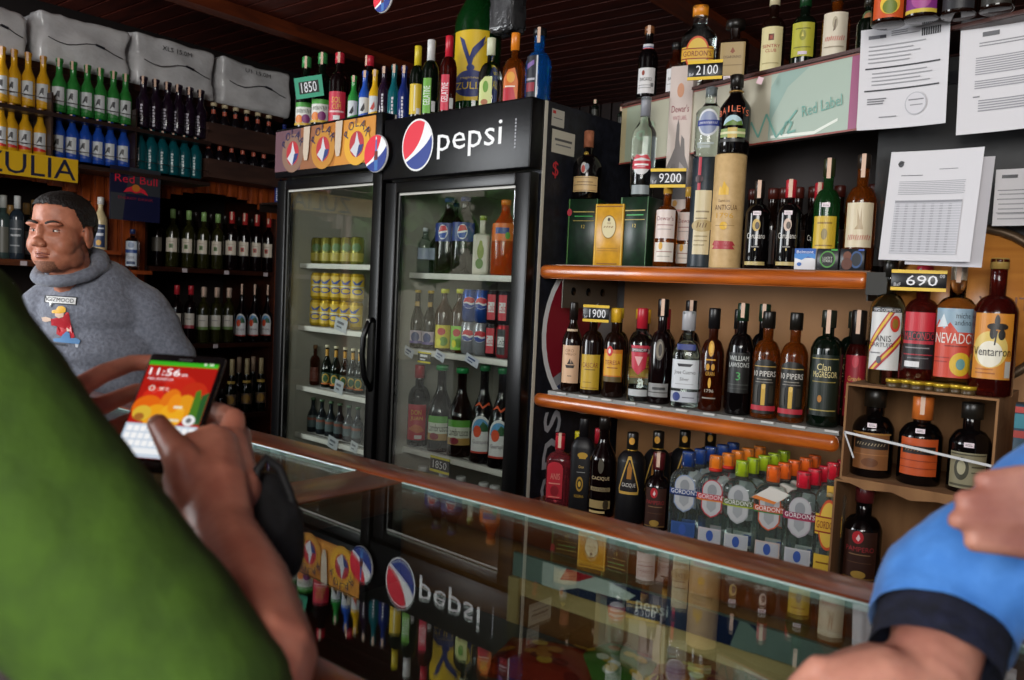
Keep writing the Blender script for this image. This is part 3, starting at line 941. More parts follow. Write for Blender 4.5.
for o_ in [o for o in SC.objects if o.name.startswith('paper_sheet') and 'curled' in o['label']]:
    mb = MB(); mb.poly([(-.06, -.13), (.098, -.135), (.105, .11), (-.06, .11)], mat('c6c4ca', .6), planemap((.012, .02, -.002), (1, 0, 0), (0, .06, 1), (0, -1, 0)), 0); mb.build('second_page', o_)

# barrel head on the wall
bc = onY(968, 306, 2.215)
t = thing('barrel_head', 'round wooden barrel head behind the bottles at the right', 'barrel', bc)
mb = MB(); R_ = .18
mb.lathe([(0, R_), (.04, R_ * 1.02)], wood('barrel_wood', 'a8682c', 'c4843c', 'x', 6), 40, M=Matrix.Rotation(PI / 2, 4, 'X') @ Matrix.Translation((0, 0, -.04))); 
mb.build('boards', t)
mb = MB(); mb.tube([(R_ * 1.03 * math.cos(k * PI / 20), -.004, R_ * 1.03 * math.sin(k * PI / 20)) for k in range(40)], .011, mat('5c4a38', .4, .5), closed=True); mb.build('hoop', t)
mb = MB(); mb.text('VENTA', .09, .01, .03, ink('6a3a18'), planemap((0, -.0005, 0), (1, 0, 0), (0, 0, 1), (0, -1, 0)), .0006); mb.build('burnt_lettering', t)

# cardboard boxes lying open to the front
def openbox(label, x0, x1, z0, z1, y0, y1, group):
    t = thing('cardboard_box', label, 'box', ((x0 + x1) / 2, (y0 + y1) / 2, z0), 0, group)
    w, d, h = (x1 - x0) / 2, (y1 - y0) / 2, z1 - z0
    mb = MB(); e = .005
    mb.box((-w, -d, 0), (w, d, e), CARD); mb.box((-w, -d, h - e), (w, d, h), CARD)
    mb.box((-w, -d, e), (-w + e, d, h - e), CARD); mb.box((w - e, -d, e), (w, d, h - e), CARD); mb.box((-w + e, d - e, e), (w - e, d, h - e), CARD)
    mb.build('carton', t)
    return t, w, d, h
bx0, bx1 = onY(843, 430, 2.06).x, onY(996, 440, 2.06).x
lz1 = onY(845, 479, 2.06).z
uz1 = onY(845, 383, 2.06).z
tl_, w_, d_, h_ = openbox('lower cardboard box on its side holding one dark bottle', bx0 - .012, bx1 + .03, Z3 + .001, lz1 - .003, 2.06, 2.36, 'cardboard boxes at the right')
tu, wu, du, hu = openbox('upper cardboard box on its side holding three dark bottles', bx0, bx1, lz1, uz1, 2.06, 2.36, 'cardboard boxes at the right')
BZ_L, BZ_U, BZ_T = Z3 + .006, lz1 + .005, uz1
fl = MB()                                     # torn flap under the front edge
pts = [(-wu, -.0), (-wu + .06, -.018), (-wu + .12, -.012), (-wu + .16, -.024), (-wu + .22, -.016), (wu, -.03), (wu, .006), (-wu, .006)]
fl.poly(pts, CARD, planemap((0, -du - .001, 0), (1, 0, 0), (0, 0, 1), (0, -1, 0)), 0); fl.build('torn_flap', tu)
tp = MB(); tp.bar((-wu + .004, -du - .002, .115), (wu - .004, -du - .002, .085), .001, .006, mat('d8d8d8', .12)); tp.bar((-wu + .004, -du - .002, .115), (-wu + .03, -du - .002, .055), .001, .004, mat('c8c8c8', .12)); tp.build('clear_tape', tu)

# ================================================================== COUNTER
ZT = 1.10
t = thing('display_counter', 'long glass-topped display counter with a red-brown wooden frame', 'counter', (-1.2, .62, 0))
O = t.location
def cbox(name, lo, hi, m, r=0, parent=None):
    mb = MB()
    lo = tuple(a - b for a, b in zip(lo, O)); hi = tuple(a - b for a, b in zip(hi, O))
    if r: mb.rbox(lo, hi, r, m)
    else: mb.box(lo, hi, m)
    return mb.build(name, parent or t)
CX0, CX1, CF, CB, GB = -3.4, 1.0, .355, .945, .872
XC0, XC1 = -1.003, -.895
cbox('back_rail', (CX0, GB, ZT - .045), (CX1, CB, ZT), WOOD_COUNTER, .006)
cbox('front_rail', (CX0, CF, ZT - .045), (CX1, CF + .06, ZT), WOOD_COUNTER, .006)
cbox('cross_rail', (XC0, CF + .06, ZT - .045), (XC1, GB, ZT - .001), WOOD_CROSS, .004)
cbox('end_rail', (CX0, CF + .06, ZT - .045), (CX0 + .07, GB, ZT), WOOD_CROSS)
cbox('end_rail', (CX1 - .07, CF + .06, ZT - .045), (CX1, GB, ZT), WOOD_CROSS)
CPANE = paneglass('counter_glass', (.80, .86, .83), 1.75)
EDGE = mat('b2c6c2', .15, 0, .8)
for x0, x1 in ((CX0 + .07, XC0), (XC1, CX1 - .07)):
    g = cbox('glass_top', (x0, CF + .06, ZT - .008), (x1, GB - .004, ZT - .002), CPANE)
    cbox('glass_edge', (x0, GB - .004, ZT - .009), (x1, GB - .0003, ZT - .001), EDGE, 0, g)
ORW = wood('inner_back_wood', '70401f', '9a6230', 'x', 6, .5)
cbox('back_board', (CX0 + .02, .918, .30), (CX1 - .02, .93, ZT - .046), ORW)
cbox('front_board', (CX0, CF, .05), (CX1, CF + .02, ZT - .045), WOOD_DARK)
cbox('display_floor', (CX0 + .02, CF + .02, .70), (CX1 - .02, .918, .715), mat('4a4540', .45))
cbox('inner_shelf', (CX0 + .03, CF + .025, .920), (CX1 - .03, .90, .930), mat('5a5a58', .4))
cbox('plinth', (CX0, CF + .03, 0), (CX1, .93, .30), WOOD_DARK)
cbox('end_board', (CX0, CF + .02, .30), (CX0 + .02, .93, ZT - .045), WOOD_DARK)
cbox('end_board', (CX1 - .02, CF + .02, .30), (CX1, .93, ZT - .045), WOOD_DARK)
ry = .905
x0, x1 = onY(513, 570, ry).x, CX1 - .05
zr = onY(600, 604, ry).z
cbox('pine_rail', (x0, ry, zr - .024), (x1, .9175, zr), PINE)
for x in (onY(515, 600, ry).x, onY(662, 640, ry).x, onY(865, 650, ry).x):
    cbox('pine_upright', (x - .009, ry - .006, .715), (x + .009, ry, zr), PINEV)
for x in (onY(305, 460, ry).x, -2.2):
    cbox('pine_upright', (x - .006, ry, .715), (x + .006, ry + .012, ZT - .046), PINEV)
cbox('partition', (XC0 + .02, CF + .02, .715), (XC1 - .03, .9, ZT - .046), mat('1c1512', .5))
# cola-branded shelf strip inside the counter
zs0, zs1 = zr + .001, zr + .034
sx0, sx1 = onY(513, 565, ry).x, onY(850, 640, ry).x
mb = MB()
mb.box((sx0, ry, zs0), (sx1, ry + .006, zs1), mat('7f8d88', .4))
S = planemap((0, ry - .0004, zs0), (1, 0, 0), (0, 0, 1), (0, -1, 0))
hs = zs1 - zs0
xr, xw, xn, xe = onY(561, 568, ry).x, onY(628, 588, ry).x, onY(640, 592, ry).x, onY(757, 624, ry).x
mb.art([('r', xr - .02, xe, 0, 1, '1a2448'), ('p', [(xr - .03, 0), (xr - .03, 1), (xw - .03, 1), (xw + .012, .75), (xw, .45), (xr + .03, .35), (xr, .0)], 'd6d7d4'),
        ('p', [(xr, .45), (xr + .01, 1), (xr + .055, 1), (xr + .03, .62)], 'c02a34'),
        ('p', [(xe - .03, 0), (xe, 0), (xe + .012, .6), (xe - .01, 1), (xe - .02, 1)], '7f8d88')], 1, 0, hs, S)
mb.text('pepsi', (onY(636, 590, ry).x + onY(671, 602, ry).x) / 2, hs * .45, hs * .55, ink('d8d8dc'), S, .0016, width=.045)
tag(mb.build('branded_strip'), 'narrow blue, red and white cola strip inside the glass counter', 'strip')
# snack packets lying in the counter
def packet(label, px_, py_, w, l, h, col, spots, rz):
    p = onZ(px_, py_, .94)
    t = thing('snack_packet', label, 'packet', (p.x, p.y, .9305), rz, 'snack packets in the counter')
    bm = bmesh.new()
    bmesh.ops.create_grid(bm, x_segments=10, y_segments=10, size=.5)
    for v in bm.verts:
        e = (1 - abs(2 * v.co.x) ** 4) * (1 - abs(2 * v.co.y) ** 4)
        v.co = Vector((v.co.x * w, v.co.y * l, h * (.25 + .75 * e)))
    mb = MB(); bm.verts.index_update()
    mb.bm(bm, mat(col, .3), True)
    mb.poly([(-w / 2, -l / 2), (w / 2, -l / 2), (w / 2, l / 2), (-w / 2, l / 2)], mat(col, .3), lambda u, v, o: Vector((u, v, 0)), 0)
    mb.build('bag', t)
    s = MB()
    R_ = random.Random(hash(label) % 997 if False else len(label))
    S = lambda u, v, o: Vector((u, v, h * (.25 + .75 * (1 - abs(2 * u / w) ** 4) * (1 - abs(2 * v / l) ** 4)) + o))
    for k in range(16):
        u, v = (R_.random() - .5) * .8, (R_.random() - .5) * .8
        s.art([('e', u * 2, v + .5, .16, .07, spots[k % len(spots)])], w / 2, -l / 2, l / 2, S, base=.001 + k * .0002)
    s.build('printed_pattern', t)
packet('red patterned snack bag under the counter glass', 545, 660, .13, .11, .02, 'a03424', ('c87a2a', '7a2018', 'd8a23a'), .3)
packet('green and yellow snack bag under the counter glass', 618, 664, .11, .10, .02, '4f7a34', ('d8b038', 'e2e0d0', 'b05a28'), -.2)
packet('orange snack bag under the counter glass, right of the green one', 690, 676, .11, .10, .02, 'b86a2c', ('e0c050', '8a2c20', 'e2dcc8'), .4)

# ================================================================== THE STREET IN FRONT (mirrored in the cooler doors)
mb = MB(); mb.box((-30, -30, -.12), (20, 10, -.061), noisy('street_paving', '6a665e', '8a867c', 2, .9)); struct('floor_street', mb)
t = thing('house_front', 'pale house front across the street, mirrored in the cooler doors', 'building', (-13.5, -3.5, -.06), math.radians(-78))
mb = MB(); mb.box((-7, 0, 0), (7, .3, 4.2), noisy('plaster', 'b8ae98', 'cec4ac', 2, .9)); mb.build('wall', t)
for x in (-4.5, 0, 4.5):
    mb = MB(); mb.box((x - .6, .3, 1.0), (x + .6, .34, 2.6), mat('3a4044', .2)); mb.build('window', t)
def tree(label, x, y, h, r, seed):
    t = thing('street_tree', label, 'tree', (x, y, -.06), 0, 'trees across the street')
    mb = MB(); mb.tube([(0, 0, 0), (.05, .02, h * .3), (0, 0, h * .6)], [.12, .10, .06], noisy('bark', '3a2c20', '57442f', 12, .9)); mb.build('trunk', t)
    R_ = random.Random(seed); mb = MB(); vs, fs = [], []
    for k in range(1500):
        v = Vector((R_.gauss(0, 1), R_.gauss(0, 1), R_.gauss(0, 1))).normalized() * r * R_.uniform(.6, 1.0) * (1 + .25 * noise.noise(Vector((k * .01, seed, 0))))
        v.z = v.z * .8 + h * .72
        a = Vector((R_.uniform(-1, 1), R_.uniform(-1, 1), R_.uniform(-1, 1))) * .16; b = Vector((R_.uniform(-1, 1), R_.uniform(-1, 1), R_.uniform(-1, 1))) * .16
        i = len(vs); vs += [v - a, v + b, v + a, v - b]; fs.append((i, i + 1, i + 2, i + 3))
    mb.add(vs, fs, noisy('leaves', '2c5a1c', '5a8a34', 3, .6)); mb.build('foliage', t)
tree('leafy green tree mirrored in the left cooler door', -8.6, -2.2, 3.0, .95, 3)
tree('leafy green tree mirrored in the right cooler door', -8.2, -4.6, 3.2, 1.0, 5)

# ================================================================== BOTTLES
def place(x, yb, yt, w, z, Y=None, X=None, F=None):
    """base point, height and radius of a bottle from where it stands in the photo; it stands on z, in the plane Y (or X, or F behind the coolers' fronts)"""
    if Y is not None: p = onY(x, yb, Y)
    elif X is not None: p = onX(x, yb, X)
    elif F is not None: p = F2W(onF(x, yb, F))
    else: p = onZ(x, yb, z)
    D = depth(p)
    lean = (yb - yt) * .045
    if X is not None: top = onX(x + lean, yt, X).z
    elif F is not None: top = onF(x + lean, yt, F).z
    else: top = onY(x + lean, yt, p.y).z
    return Vector((p.x, p.y, z)), top - z, w / 2 * D / FPX
def sb(name, label, pos, prof, glass, cap=None, labs=(), group=None, cat='bottle', k=.75, rz=None, **kw):
    p, H, R = pos
    t = thing(name, label, cat, p, face(p, k) if rz is None else rz, group)
    make_bottle(t, H, R, prof, glass, cap, labs, **kw)
    return t
def behind(t, n, step, labels, group=None, jitter=.004, side=0.0):
    """further bottles of the same kind standing behind"""
    out = []
    for i in range(n):
        out.append(dup(t, t.location + Vector((side * (i + 1) + random.uniform(-jitter, jitter), step * (i + 1), 0)), t.rotation_euler.z + random.uniform(-.15, .15), labels[i], group))
    return out
W_, K_ = 'e9e4da', '17161a'
def plain(c, extra=()): return [('r', -1, 1, 0, 1, c)] + list(extra)

# ---------------------------------------------------------------- top shelf
def T(x, yb, yt, w): return place(x, yb, yt, w, Z0)
G0 = 'bottles on the top shelf'
sb('rum_bottle', 'white-labelled dark bottle with a black cap, leftmost on the top shelf', T(646, 99, 27, 20), 'rum', G_DARK, ('7a4a2a', .1, 1.25),
   [(.05, .40, .95, plain('d6d4d4', [('e', -.3, .80, .16, .10, '8a3a28'), ('t', 'BACARDI', 0, .55, .13, '2a2a2e', 1.3), ('r', -.8, .5, .3, .33, '999'), ('r', -.8, .6, .2, .23, '999'), ('r', .5, .8, .25, .4, '777')])),
    (.62, .74, .9, plain('c8c8cc', [('r', -1, 1, .3, .55, 'b03038'), ('r', -1, 1, .6, .7, '2a3a7a')]))], G0, stamp=.12)
sb('rum_bottle', 'white-labelled bottle half hidden behind the pale whisky carton, on the top shelf', T(674, 96, 43, 19), 'rum', G_RUM, ('14100f', .14, 1.25),
   [(.05, .48, .95, plain('d6d4d4', [('e', 0, .80, .16, .10, '8a3a28'), ('t', 'BACARDI', 0, .55, .13, '2a2a2e', 1.3), ('r', -.8, .5, .3, .33, '999')]))], G0)
GORD_Y = [('r', -1, 1, .30, .70, 'd8b23c'), ('e', 0, .5, .75, .5, 'c8502a'), ('e', 0, .5, .66, .44, 'dcb84a'), ('r', -1, 1, .34, .66, 'd8a838'), ('r', -1, 1, .63, .66, '8a2a18'), ('r', -1, 1, .34, .37, '8a2a18'), ('t', "GORDON'S", 0, .5, .15, '7a1418', 1.75)]
sb('gin_bottle', 'clear gin bottle with an orange cap and yellow GORDONS label on the top shelf', T(696, 93, 6, 34), 'vodka', G_CLEAR, ('e08a20', .12, 1.15), [(.22, .62, .92, GORD_Y)], G0, n=3.2, dr=.62)
q = sb('liqueur_bottle', 'square dark liqueur bottle with a wide black stopper on the top shelf', T(732, 87, 21, 28), 'box', G_BROWN, ('17120f', .13, 2.0),
   [(.12, .62, .85, plain('a88f60', [('p', [(-.2, .72), (0, .85), (.2, .72), (0, .66)], '8a4a30'), ('t', 'DISARONNO', 0, .56, .08, '4a3018', 1.4), ('r', -.8, .8, .3, .33, '8a7248')]))], G0, n=6, dr=.95, sticker=(.06, -.3))
mb = MB(); H = T(732, 87, 21, 28)[1]; mb.lathe([(H * .75, .013), (H * .85, .014)], mat('c8a050', .3, 1.0), 16); mb.build('gold_collar', q)
sb('whisky_bottle', 'amber bottle with a cream COUNTRY CLUB style label and red crest on the top shelf', T(770, 81, -4, 24), 'wine', G_BROWN, ('c8bc98', .12, 1.15),
   [(.06, .60, .95, plain('d6ca98', [('r', -.25, .2, .70, .84, '6a3a2a'), ('r', -.12, .08, .73, .80, 'a84a3a'), ('t', 'SENTRY', 0, .58, .07, 'a83a34', 1.5), ('t', 'CLUB', 0, .48, .07, 'a83a34', .9), ('r', -.7, .7, .2, .22, 'a89a6a')]))], G0)
sb('whisky_bottle', 'green bottle with a lime-yellow label on the top shelf', T(801, 78, -6, 25), 'spirit', G_DKGREEN, ('123a1c', .16, 1.2),
   [(.22, .62, .95, plain('b4b03a', [('e', 0, .62, .26, .16, '8a8a30'), ('p', [(-.1, .58), (.1, .58), (0, .72)], 'd8c860'), ('r', -.6, .6, .80, .83, '6a6a20'), ('r', -.7, .7, .25, .28, '77762a'), ('r', -.3, .4, .05, .14, 'd8c8d8')]))], G0)
sb('whisky_bottle', 'amber whisky bottle with a large white label and red script on the top shelf', T(833, 72, -10, 27), 'spirit', G_AMBER, ('241a14', .15, 1.2),
   [(.15, .68, .95, plain('d8cdb8', [('e', 0, .76, .2, .14, 'b0a48c'), ('p', [(-.12, .56), (.05, .60), (.1, .84), (-.02, .82)], '7a6a58'), *scrib(-.7, .75, .40, .12, 'b8342e'), ('r', -.7, .7, .2, .22, 'a89a84')]))], G0)
sb('liqueur_bottle', 'dark bottle with a small green round label, behind the white form on the top shelf', T(866, 60, -2, 22), 'rum', G_DKGREEN, ('2a241a', .15, 1.2),
   [(.55, .75, .8, [('e', 0, .5, .9, .5, '4a5a28'), ('e', 0, .5, .6, .34, 'a86a3a')])], G0)
for x, yb, w, c, nm, items in ((888, 26, 33, 'c8501e', 'bottle with an orange fruit label above the white form', [*scrib(-.6, .6, .78, .2, 'e8d0a0', 8), ('e', .1, .28, .55, .22, 'e0b83a'), ('e', .1, .22, .4, .15, '6a7a2a')]),
                            (921, 21, 33, '7a2a78', 'bottle with a purple label on the top shelf, right of the orange-labelled one', [('t', 'CREMA', 0, .72, .2, 'd8b8d8', 1.3), ('e', 0, .3, .6, .22, 'a04a8a'), ('r', -1, 1, 0, .08, 'c8b040')]),
                            (958, 17, 34, '26262a', 'bottle with a white, red and black label on the top shelf above the plastic sleeve', [('r', -1, 1, .5, 1, 'd8d6d2'), ('p', [(-1, .45), (1, .55), (1, .68), (-1, .56)], 'c02a34'), ('r', -.6, .8, .2, .26, '9a9a9e')]),
                            (996, 12, 32, '2c2a26', 'rightmost bottle on the top shelf, with a dark label, above the plastic sleeve', [('r', -.7, .7, .5, .6, '8a7a4a'), ('r', -.5, .5, .3, .36, '6a6a60')])):
    p, H, R = T(x, yb, yb - 130, w)
    sb('syrup_bottle', nm, (p, .27, R), 'spirit', G_BROWN, ('3a2a20', .12, 1.2), [(.03, .42, .95, plain(c, items))], G0)

# ---------------------------------------------------------------- upper shelf
G1 = 'bottles and cartons on the upper shelf'
def U(x, yb, yt, w, Y=2.24): return place(x, yb, yt, w, Z1, Y=Y)
def carton(name, label, x0, x1, yt, Y, z, dpt, col, items, rz=None, taper=1.0):
    a, b = onY(x0, yt + 30, Y), onY(x1, yt + 30, Y)
    c = (a + b) / 2
    rz = face(c, .35) if rz is None else rz
    w = (b.x - a.x) / 2 / max(.6, math.cos(rz))
    H = onY((x0 + x1) / 2, yt, Y).z - z
    t = thing(name, label, 'box', (c.x, c.y + dpt / 2, z), rz, G1)
    mb = MB(); mb.rbox((-w, -dpt / 2, 0), (w, dpt / 2, H), .0015, col if not isinstance(col, str) else mat(col, .4), None, 1)
    mb.build('carton', t)
    l = MB(); l.art(items, w, 0, H, planemap((0, -dpt / 2, 0), (1, 0, 0), (0, 0, 1), (0, -1, 0))); l.build('printed_front', t)
    return t, H
GRN = noisy('green_carton', '0d2114', '13301c', 40, .35, .02)
gitems = [('r', -.92, -.86, .0, 1, '4a7a3a'), ('r', .93, .97, 0, 1, '3a6a34'), ('e', -.86, .80, .16, .055, 'b02a3a'), ('r', -.6, .8, .80, .815, 'a8964a'), ('r', -.5, .7, .735, .75, '3aa04a'), ('r', -.6, .8, .67, .68, 'a8964a'), ('t', '12', .1, .59, .05, 'c8b04a')]
carton('whisky_carton', 'dark green whisky carton under the cork-stoppered brandy bottle', 566, 592, 199, 2.27, Z1, .10, GRN, gitems)
_, HG = carton('whisky_carton', 'dark green whisky carton under the clear vodka bottle with a red label', 619, 647, 197, 2.23, Z1, .09, GRN, gitems, rz=.02)
carton('whisky_carton', 'golden yellow carton with a white oval, between the two green cartons', 593.5, 619, 204, 2.215, Z1, .085, noisy('gold_carton', 'c08a1c', 'd8a02a', 30, .35, .02),
       [('r', -.94, -.88, 0, 1, 'e0b84a'), ('r', .88, .94, 0, 1, 'e0b84a'), ('r', -.9, .9, .95, .97, '8a5a14'), ('e', 0, .63, .5, .19, '8a6a20'), ('e', 0, .63, .46, .175, 'd8cca0'), ('t', 'Old', 0, .69, .03, '7a3a1a'), *scrib(-.35, .35, .63, .035, '7a3a1a', 9), ('e', 0, .75, .08, .03, '4a3a2a'), ('r', -.7, .7, .28, .29, 'a87a1c'), ('r', -.7, .7, .24, .25, 'a87a1c'), ('r', -.7, .7, .03, .045, '8a5a14')])
p, H, R = place(586, 198, 131, 29, onY(586, 198, 2.30).z, Y=2.31)
HGb = onY(579, 199, 2.27).z
p.z = HGb + .0005; H = onY(590, 131, p.y).z - p.z
t = sb('brandy_bottle', 'round dark brandy bottle with a cork and cream label, on the left green carton', (p, H, R), 'pot', G_DARK, (noisy('cork', '8a5034', 'a8684a', 60, .8), .24, 1.15),
       [(.10, .32, .95, plain('d0b07a', [('r', -.9, .9, .42, .46, '6a4a28'), ('r', -.6, .6, .6, .66, '8a6a40'), ('r', -.9, .9, .06, .1, '8a6a40'), ('r', -.9, .9, .9, .94, '8a6a40')])), (.36, .52, .35, [('e', -.3, .5, .6, .5, 'b8b4ae'), ('e', -.4, .4, .36, .34, 'b03a2a'), ('e', .3, .6, .4, .3, '6a7a8a')])], G1)
mb = MB(); mb.lathe([(0, .008), (.002, .008)], mat('c8a84a', .3, .6), 16, M=Matrix.Translation((-.004, -R * .36, H * .66)) @ Matrix.Rotation(PI / 2, 4, 'X')); mb.build('gold_seal', t)
p, H, R = place(641, 197, 97, 24, Z1 + HG, Y=2.275)
p.z = Z1 + HG + .0005
sb('vodka_bottle', 'clear vodka bottle with a grey cap and red label, on the right green carton', (p, onY(648, 97, p.y).z - p.z, R), 'vodka', G_CLEAR, ('8a8c94', .19, 1.05),
   [(.20, .42, .85, [('e', 0, .55, .9, .45, 'd6d4d4'), ('r', -.95, .95, .35, .72, 'c02838'), ('r', -.7, .7, .50, .58, 'f0e8e8'), ('r', -.4, .4, .42, .46, 'd8a0a8'), ('p', [(-.9, .75), (-.5, 1), (0, .92), (.5, 1), (.9, .75), (0, .85)], 'c8444c')]), (.03, .12, .8, [('r', -1, 1, 0, 1, '8a9294')])], G1, stamp=0)
t = sb('whisky_bottle', 'amber whisky bottle with two cream labels behind the 9200 price tag', U(664, 264, 184, 23, 2.21), 'squat', G_AMBER, ('c89a3a', .12, 1.15),
   [(.34, .68, .92, plain('d8c8c0', [('t', "Dewar's", 0, .70, .16, '7a2a34', 1.6), ('r', -.8, .8, .45, .48, '9a6a68'), ('r', -.7, .6, .3, .33, 'a89a94')])), (.06, .29, .92, plain('d8d0c4', [('e', -.3, .82, .2, .2, 'd0a040'), ('r', -.7, .8, .5, .55, 'a07a70'), ('r', -.6, .6, .25, .3, 'a8a094')]))], G1)
behind(t, 1, .085, ['amber whisky bottle with a gold cap, just behind the front one with two cream labels'], G1, side=.03)
carton('whisky_carton', 'tall pale whisky carton with a grey picture of a castle, behind the amber bottle', 668.5, 689.5, 66, 2.33, Z1, .085, mat('d4c4bc', .45),
       [('e', -.05, .88, .30, .035, 'c89070'), ('t', "Dewar's", 0, .79, .035, '8a3a44', 1.5), ('t', 'WHITE LABEL', 0, .745, .02, 'a86a70', 1.2),
        ('p', [(-.98, .36), (.98, .36), (.98, .50), (.62, .56), (.50, .64), (.25, .66), (.2, .60), (.05, .64), (.02, .71), (-.1, .74), (-.2, .71), (-.28, .60), (-.6, .55), (-.98, .50)], '77706e'),
        ('r', -.98, .98, .345, .42, '5e5856'), ('p', [(-.6, .42), (-.1, .42), (-.15, .52), (-.5, .52)], '6c6664'), ('p', [(.1, .42), (.7, .42), (.65, .50), (.2, .53)], 'a29a96'), ('e', 0, .325, .2, .016, 'd09a4a'), ('r', -.7, .7, .285, .295, 'c08a80'), ('r', -.6, .6, .265, .272, 'b0a09a')])
def tube(name, label, x0, x1, yt, Y, col, items, cap=None):
    p = onY((x0 + x1) / 2, 264, Y); D = depth(p)
    R = (x1 - x0) / 2 * D / FPX; H = onY((x0 + x1) / 2 + 4, yt, Y).z - Z1
    t = thing(name, label, 'tube', (p.x, p.y, Z1), face(p, .8), G1)
    mb = MB(); mb.lathe([(0, R * .98), (.004, R), (H - .003, R), (H, R * .97)], col, 36); mb.build('tube_body', t)
    l = MB(); l.art(items, R * 1.35, 0, H, cylmap(R), maxe=R * .2); l.build('printed_wrap', t)
    return t, H, p, R
t1, H1, p1, R1 = tube('whisky_tube', 'dark blue whisky tube with a red ribbon and cream label on the upper shelf', 687, 713, 159, 2.215, noisy('navy_tube', '18242c', '1e2c36', 50, .4, .02),
    [('r', -.35, -.17, .70, 1, 'b02a3c'), ('r', -.45, .50, .12, .70, 'cabb94'), ('r', -.35, .4, .50, .515, '8a7a5a'), ('r', -.35, .3, .44, .452, '8a7a5a'), ('e', .05, .38, .62, .055, 'b09a68'), *scrib(-.25, .33, .385, .05, '6a4a20', 2), ('r', -.35, .35, .28, .29, '9a8a64'), ('r', -.35, .35, .24, .25, '9a8a64'), ('r', -.35, .2, .20, .21, '9a8a64'), ('e', -.24, .80, .22, .035, '3a1a20')])
t2, H2, p2, R2 = tube('rum_tube', 'tall tan rum tube with gold and brown print on the upper shelf', 709, 740, 156, 2.215, noisy('kraft_tube', 'c2a06c', 'cdac78', 60, .5, .02),
    [('p', [(-.45, .67), (-.38, .72), (-.28, .70), (-.2, .76), (-.05, .72), (.05, .70), (.05, .64), (-.45, .64)], 'd8aa2a'), ('t', 'Santos', -.15, .59, .025, '6a4a20', .55), ('t', 'ANTIGUA', -.05, .53, .045, '5a3c14', 1.1), ('t', '1796', -.08, .46, .045, 'c8961c', .8), ('e', -.1, .37, .18, .035, 'd8aa2a'), ('r', -.5, .4, .37, .374, '8a6a30'), ('p', [(-.62, .20), (-.5, .24), (.35, .235), (.48, .20), (.35, .195), (.48, .165), (-.62, .165), (-.5, .195)], 'a83038')])
p = Vector((p1.x + .004, p1.y, Z1 + H1 + .0005))
sb('vodka_bottle', 'clear vodka bottle with a blue and white round label, standing on the navy tube', (p, onY(708, 88, p.y).z - p.z, 14 * depth(p) / FPX), 'vodka', G_CLEAR, ('8e9298', .12, 1.0),
   [(.28, .66, .8, [('e', 0, .5, .95, .5, 'd4d6da'), ('e', 0, .5, .8, .42, '8a94b0'), ('r', -1, 1, .38, .60, '2a3a8a'), *scrib(-.8, .8, .49, .10, 'e0e4ee', 6)]), (.12, .2, .8, [('r', -1, .6, .6, 1, 'a8b0ac'), ('r', -.9, .3, 0, .5, '9aa29e')])], G1)
p = Vector((p2.x + .004, p2.y, Z1 + H2 + .0005))
t = sb('cream_liqueur_bottle', 'black cream liqueur bottle with a green landscape label, standing on the tan tube', (p, onY(738, 75, p.y).z - p.z, R2 * .98), 'cream', G_DARK, ('1a1512', .16, 1.2),
   [(.14, .62, .85, [('r', -1, 1, .0, .08, '2a2a28'), ('r', -1, 1, .12, .34, '8aa060'), ('r', -.35, .35, .10, .36, 'c8ac5a'), ('r', -1, 1, .2, .26, 'd8d4a8'), ('p', [(math.cos(k * PI / 12) * .72, .42 + math.sin(k * PI / 12) * .26) for k in range(13)], 'a8c4cc'), ('p', [(-.72, .42), (.72, .42), (.62, .54), (.3, .50), (0, .56), (-.4, .50)], '5a7a2c')]),], G1, stamp=0, sticker=None)
mb = MB(); S = cylmap(R2 * .99)
for i, ch in enumerate('BAILEYS'):
    a_ = (i - 3) * .013
    mb.text(ch, a_, H_ := (onY(738, 75, p.y).z - p.z) * .545 - abs(i - 3) ** 2 * .0012, .017, ink('d8643a'), S, .0022, width=.010 if ch != 'I' else .0035)
mb.build('arched_lettering', t)
mb = MB(); r_ = R2 * .36 * 1.28; hh = onY(738, 75, p.y).z - p.z
mb.lathe([(hh * .78, r_), (hh * .795, r_)], mat('b0884a', .35, .5), 16); mb.build('neck_band', t)
mb = MB(); mb.art([('r', -1, 1, 0, 1, 'dcb8c0')], .008, hh * .90, hh * .985, planemap((0, -r_ - .001, 0), (.9, 0, -.3), (.3, 0, .95), (0, -1, 0))); mb.build('price_sticker', t)
sp = lambda c1, word, dot: [(.04, .08, .9, [('r', -1, 1, 0, 1, 'b8a468')]), (.30, .42, .9, [('t', word, 0, .5, .7, 'd8d4cc', 1.7)]), (.42, .56, .35, [('e', 0, .5, .9, .5, dot), ('e', .2, .45, .5, .3, c1)]), (.2, .28, .5, [('r', -.6, .6, .5, .65, '8a8680'), ('e', 0, .2, .12, .2, 'c8b060')])]
def carup(label, x, yb, yt, cap, dot, Y):
    return sb('rum_bottle', label, U(x, yb, yt, 24, Y), 'squat', G_DARK, cap, sp('3a2a1a', 'Carupano', dot), G1, stamp=.2, sticker=(.60, -.004))
a = carup('black rum bottle with a white script name and gold dot on the upper shelf', 755, 265, 181, ('1a1614', .2, 1.2), 'c8a85a', 2.205)
behind(a, 1, .08, ['black rum bottle behind the one with the gold dot, paper strip on its neck'], G1, side=.055)
a = carup('black rum bottle with a red cap and a white script name on the upper shelf', 786, 266, 180, ('b82030', .2, 1.25), 'd0b8a8', 2.19)
behind(a, 1, .08, ['red-capped bottle standing just behind the black rum bottle with the red cap'], G1, side=.05)
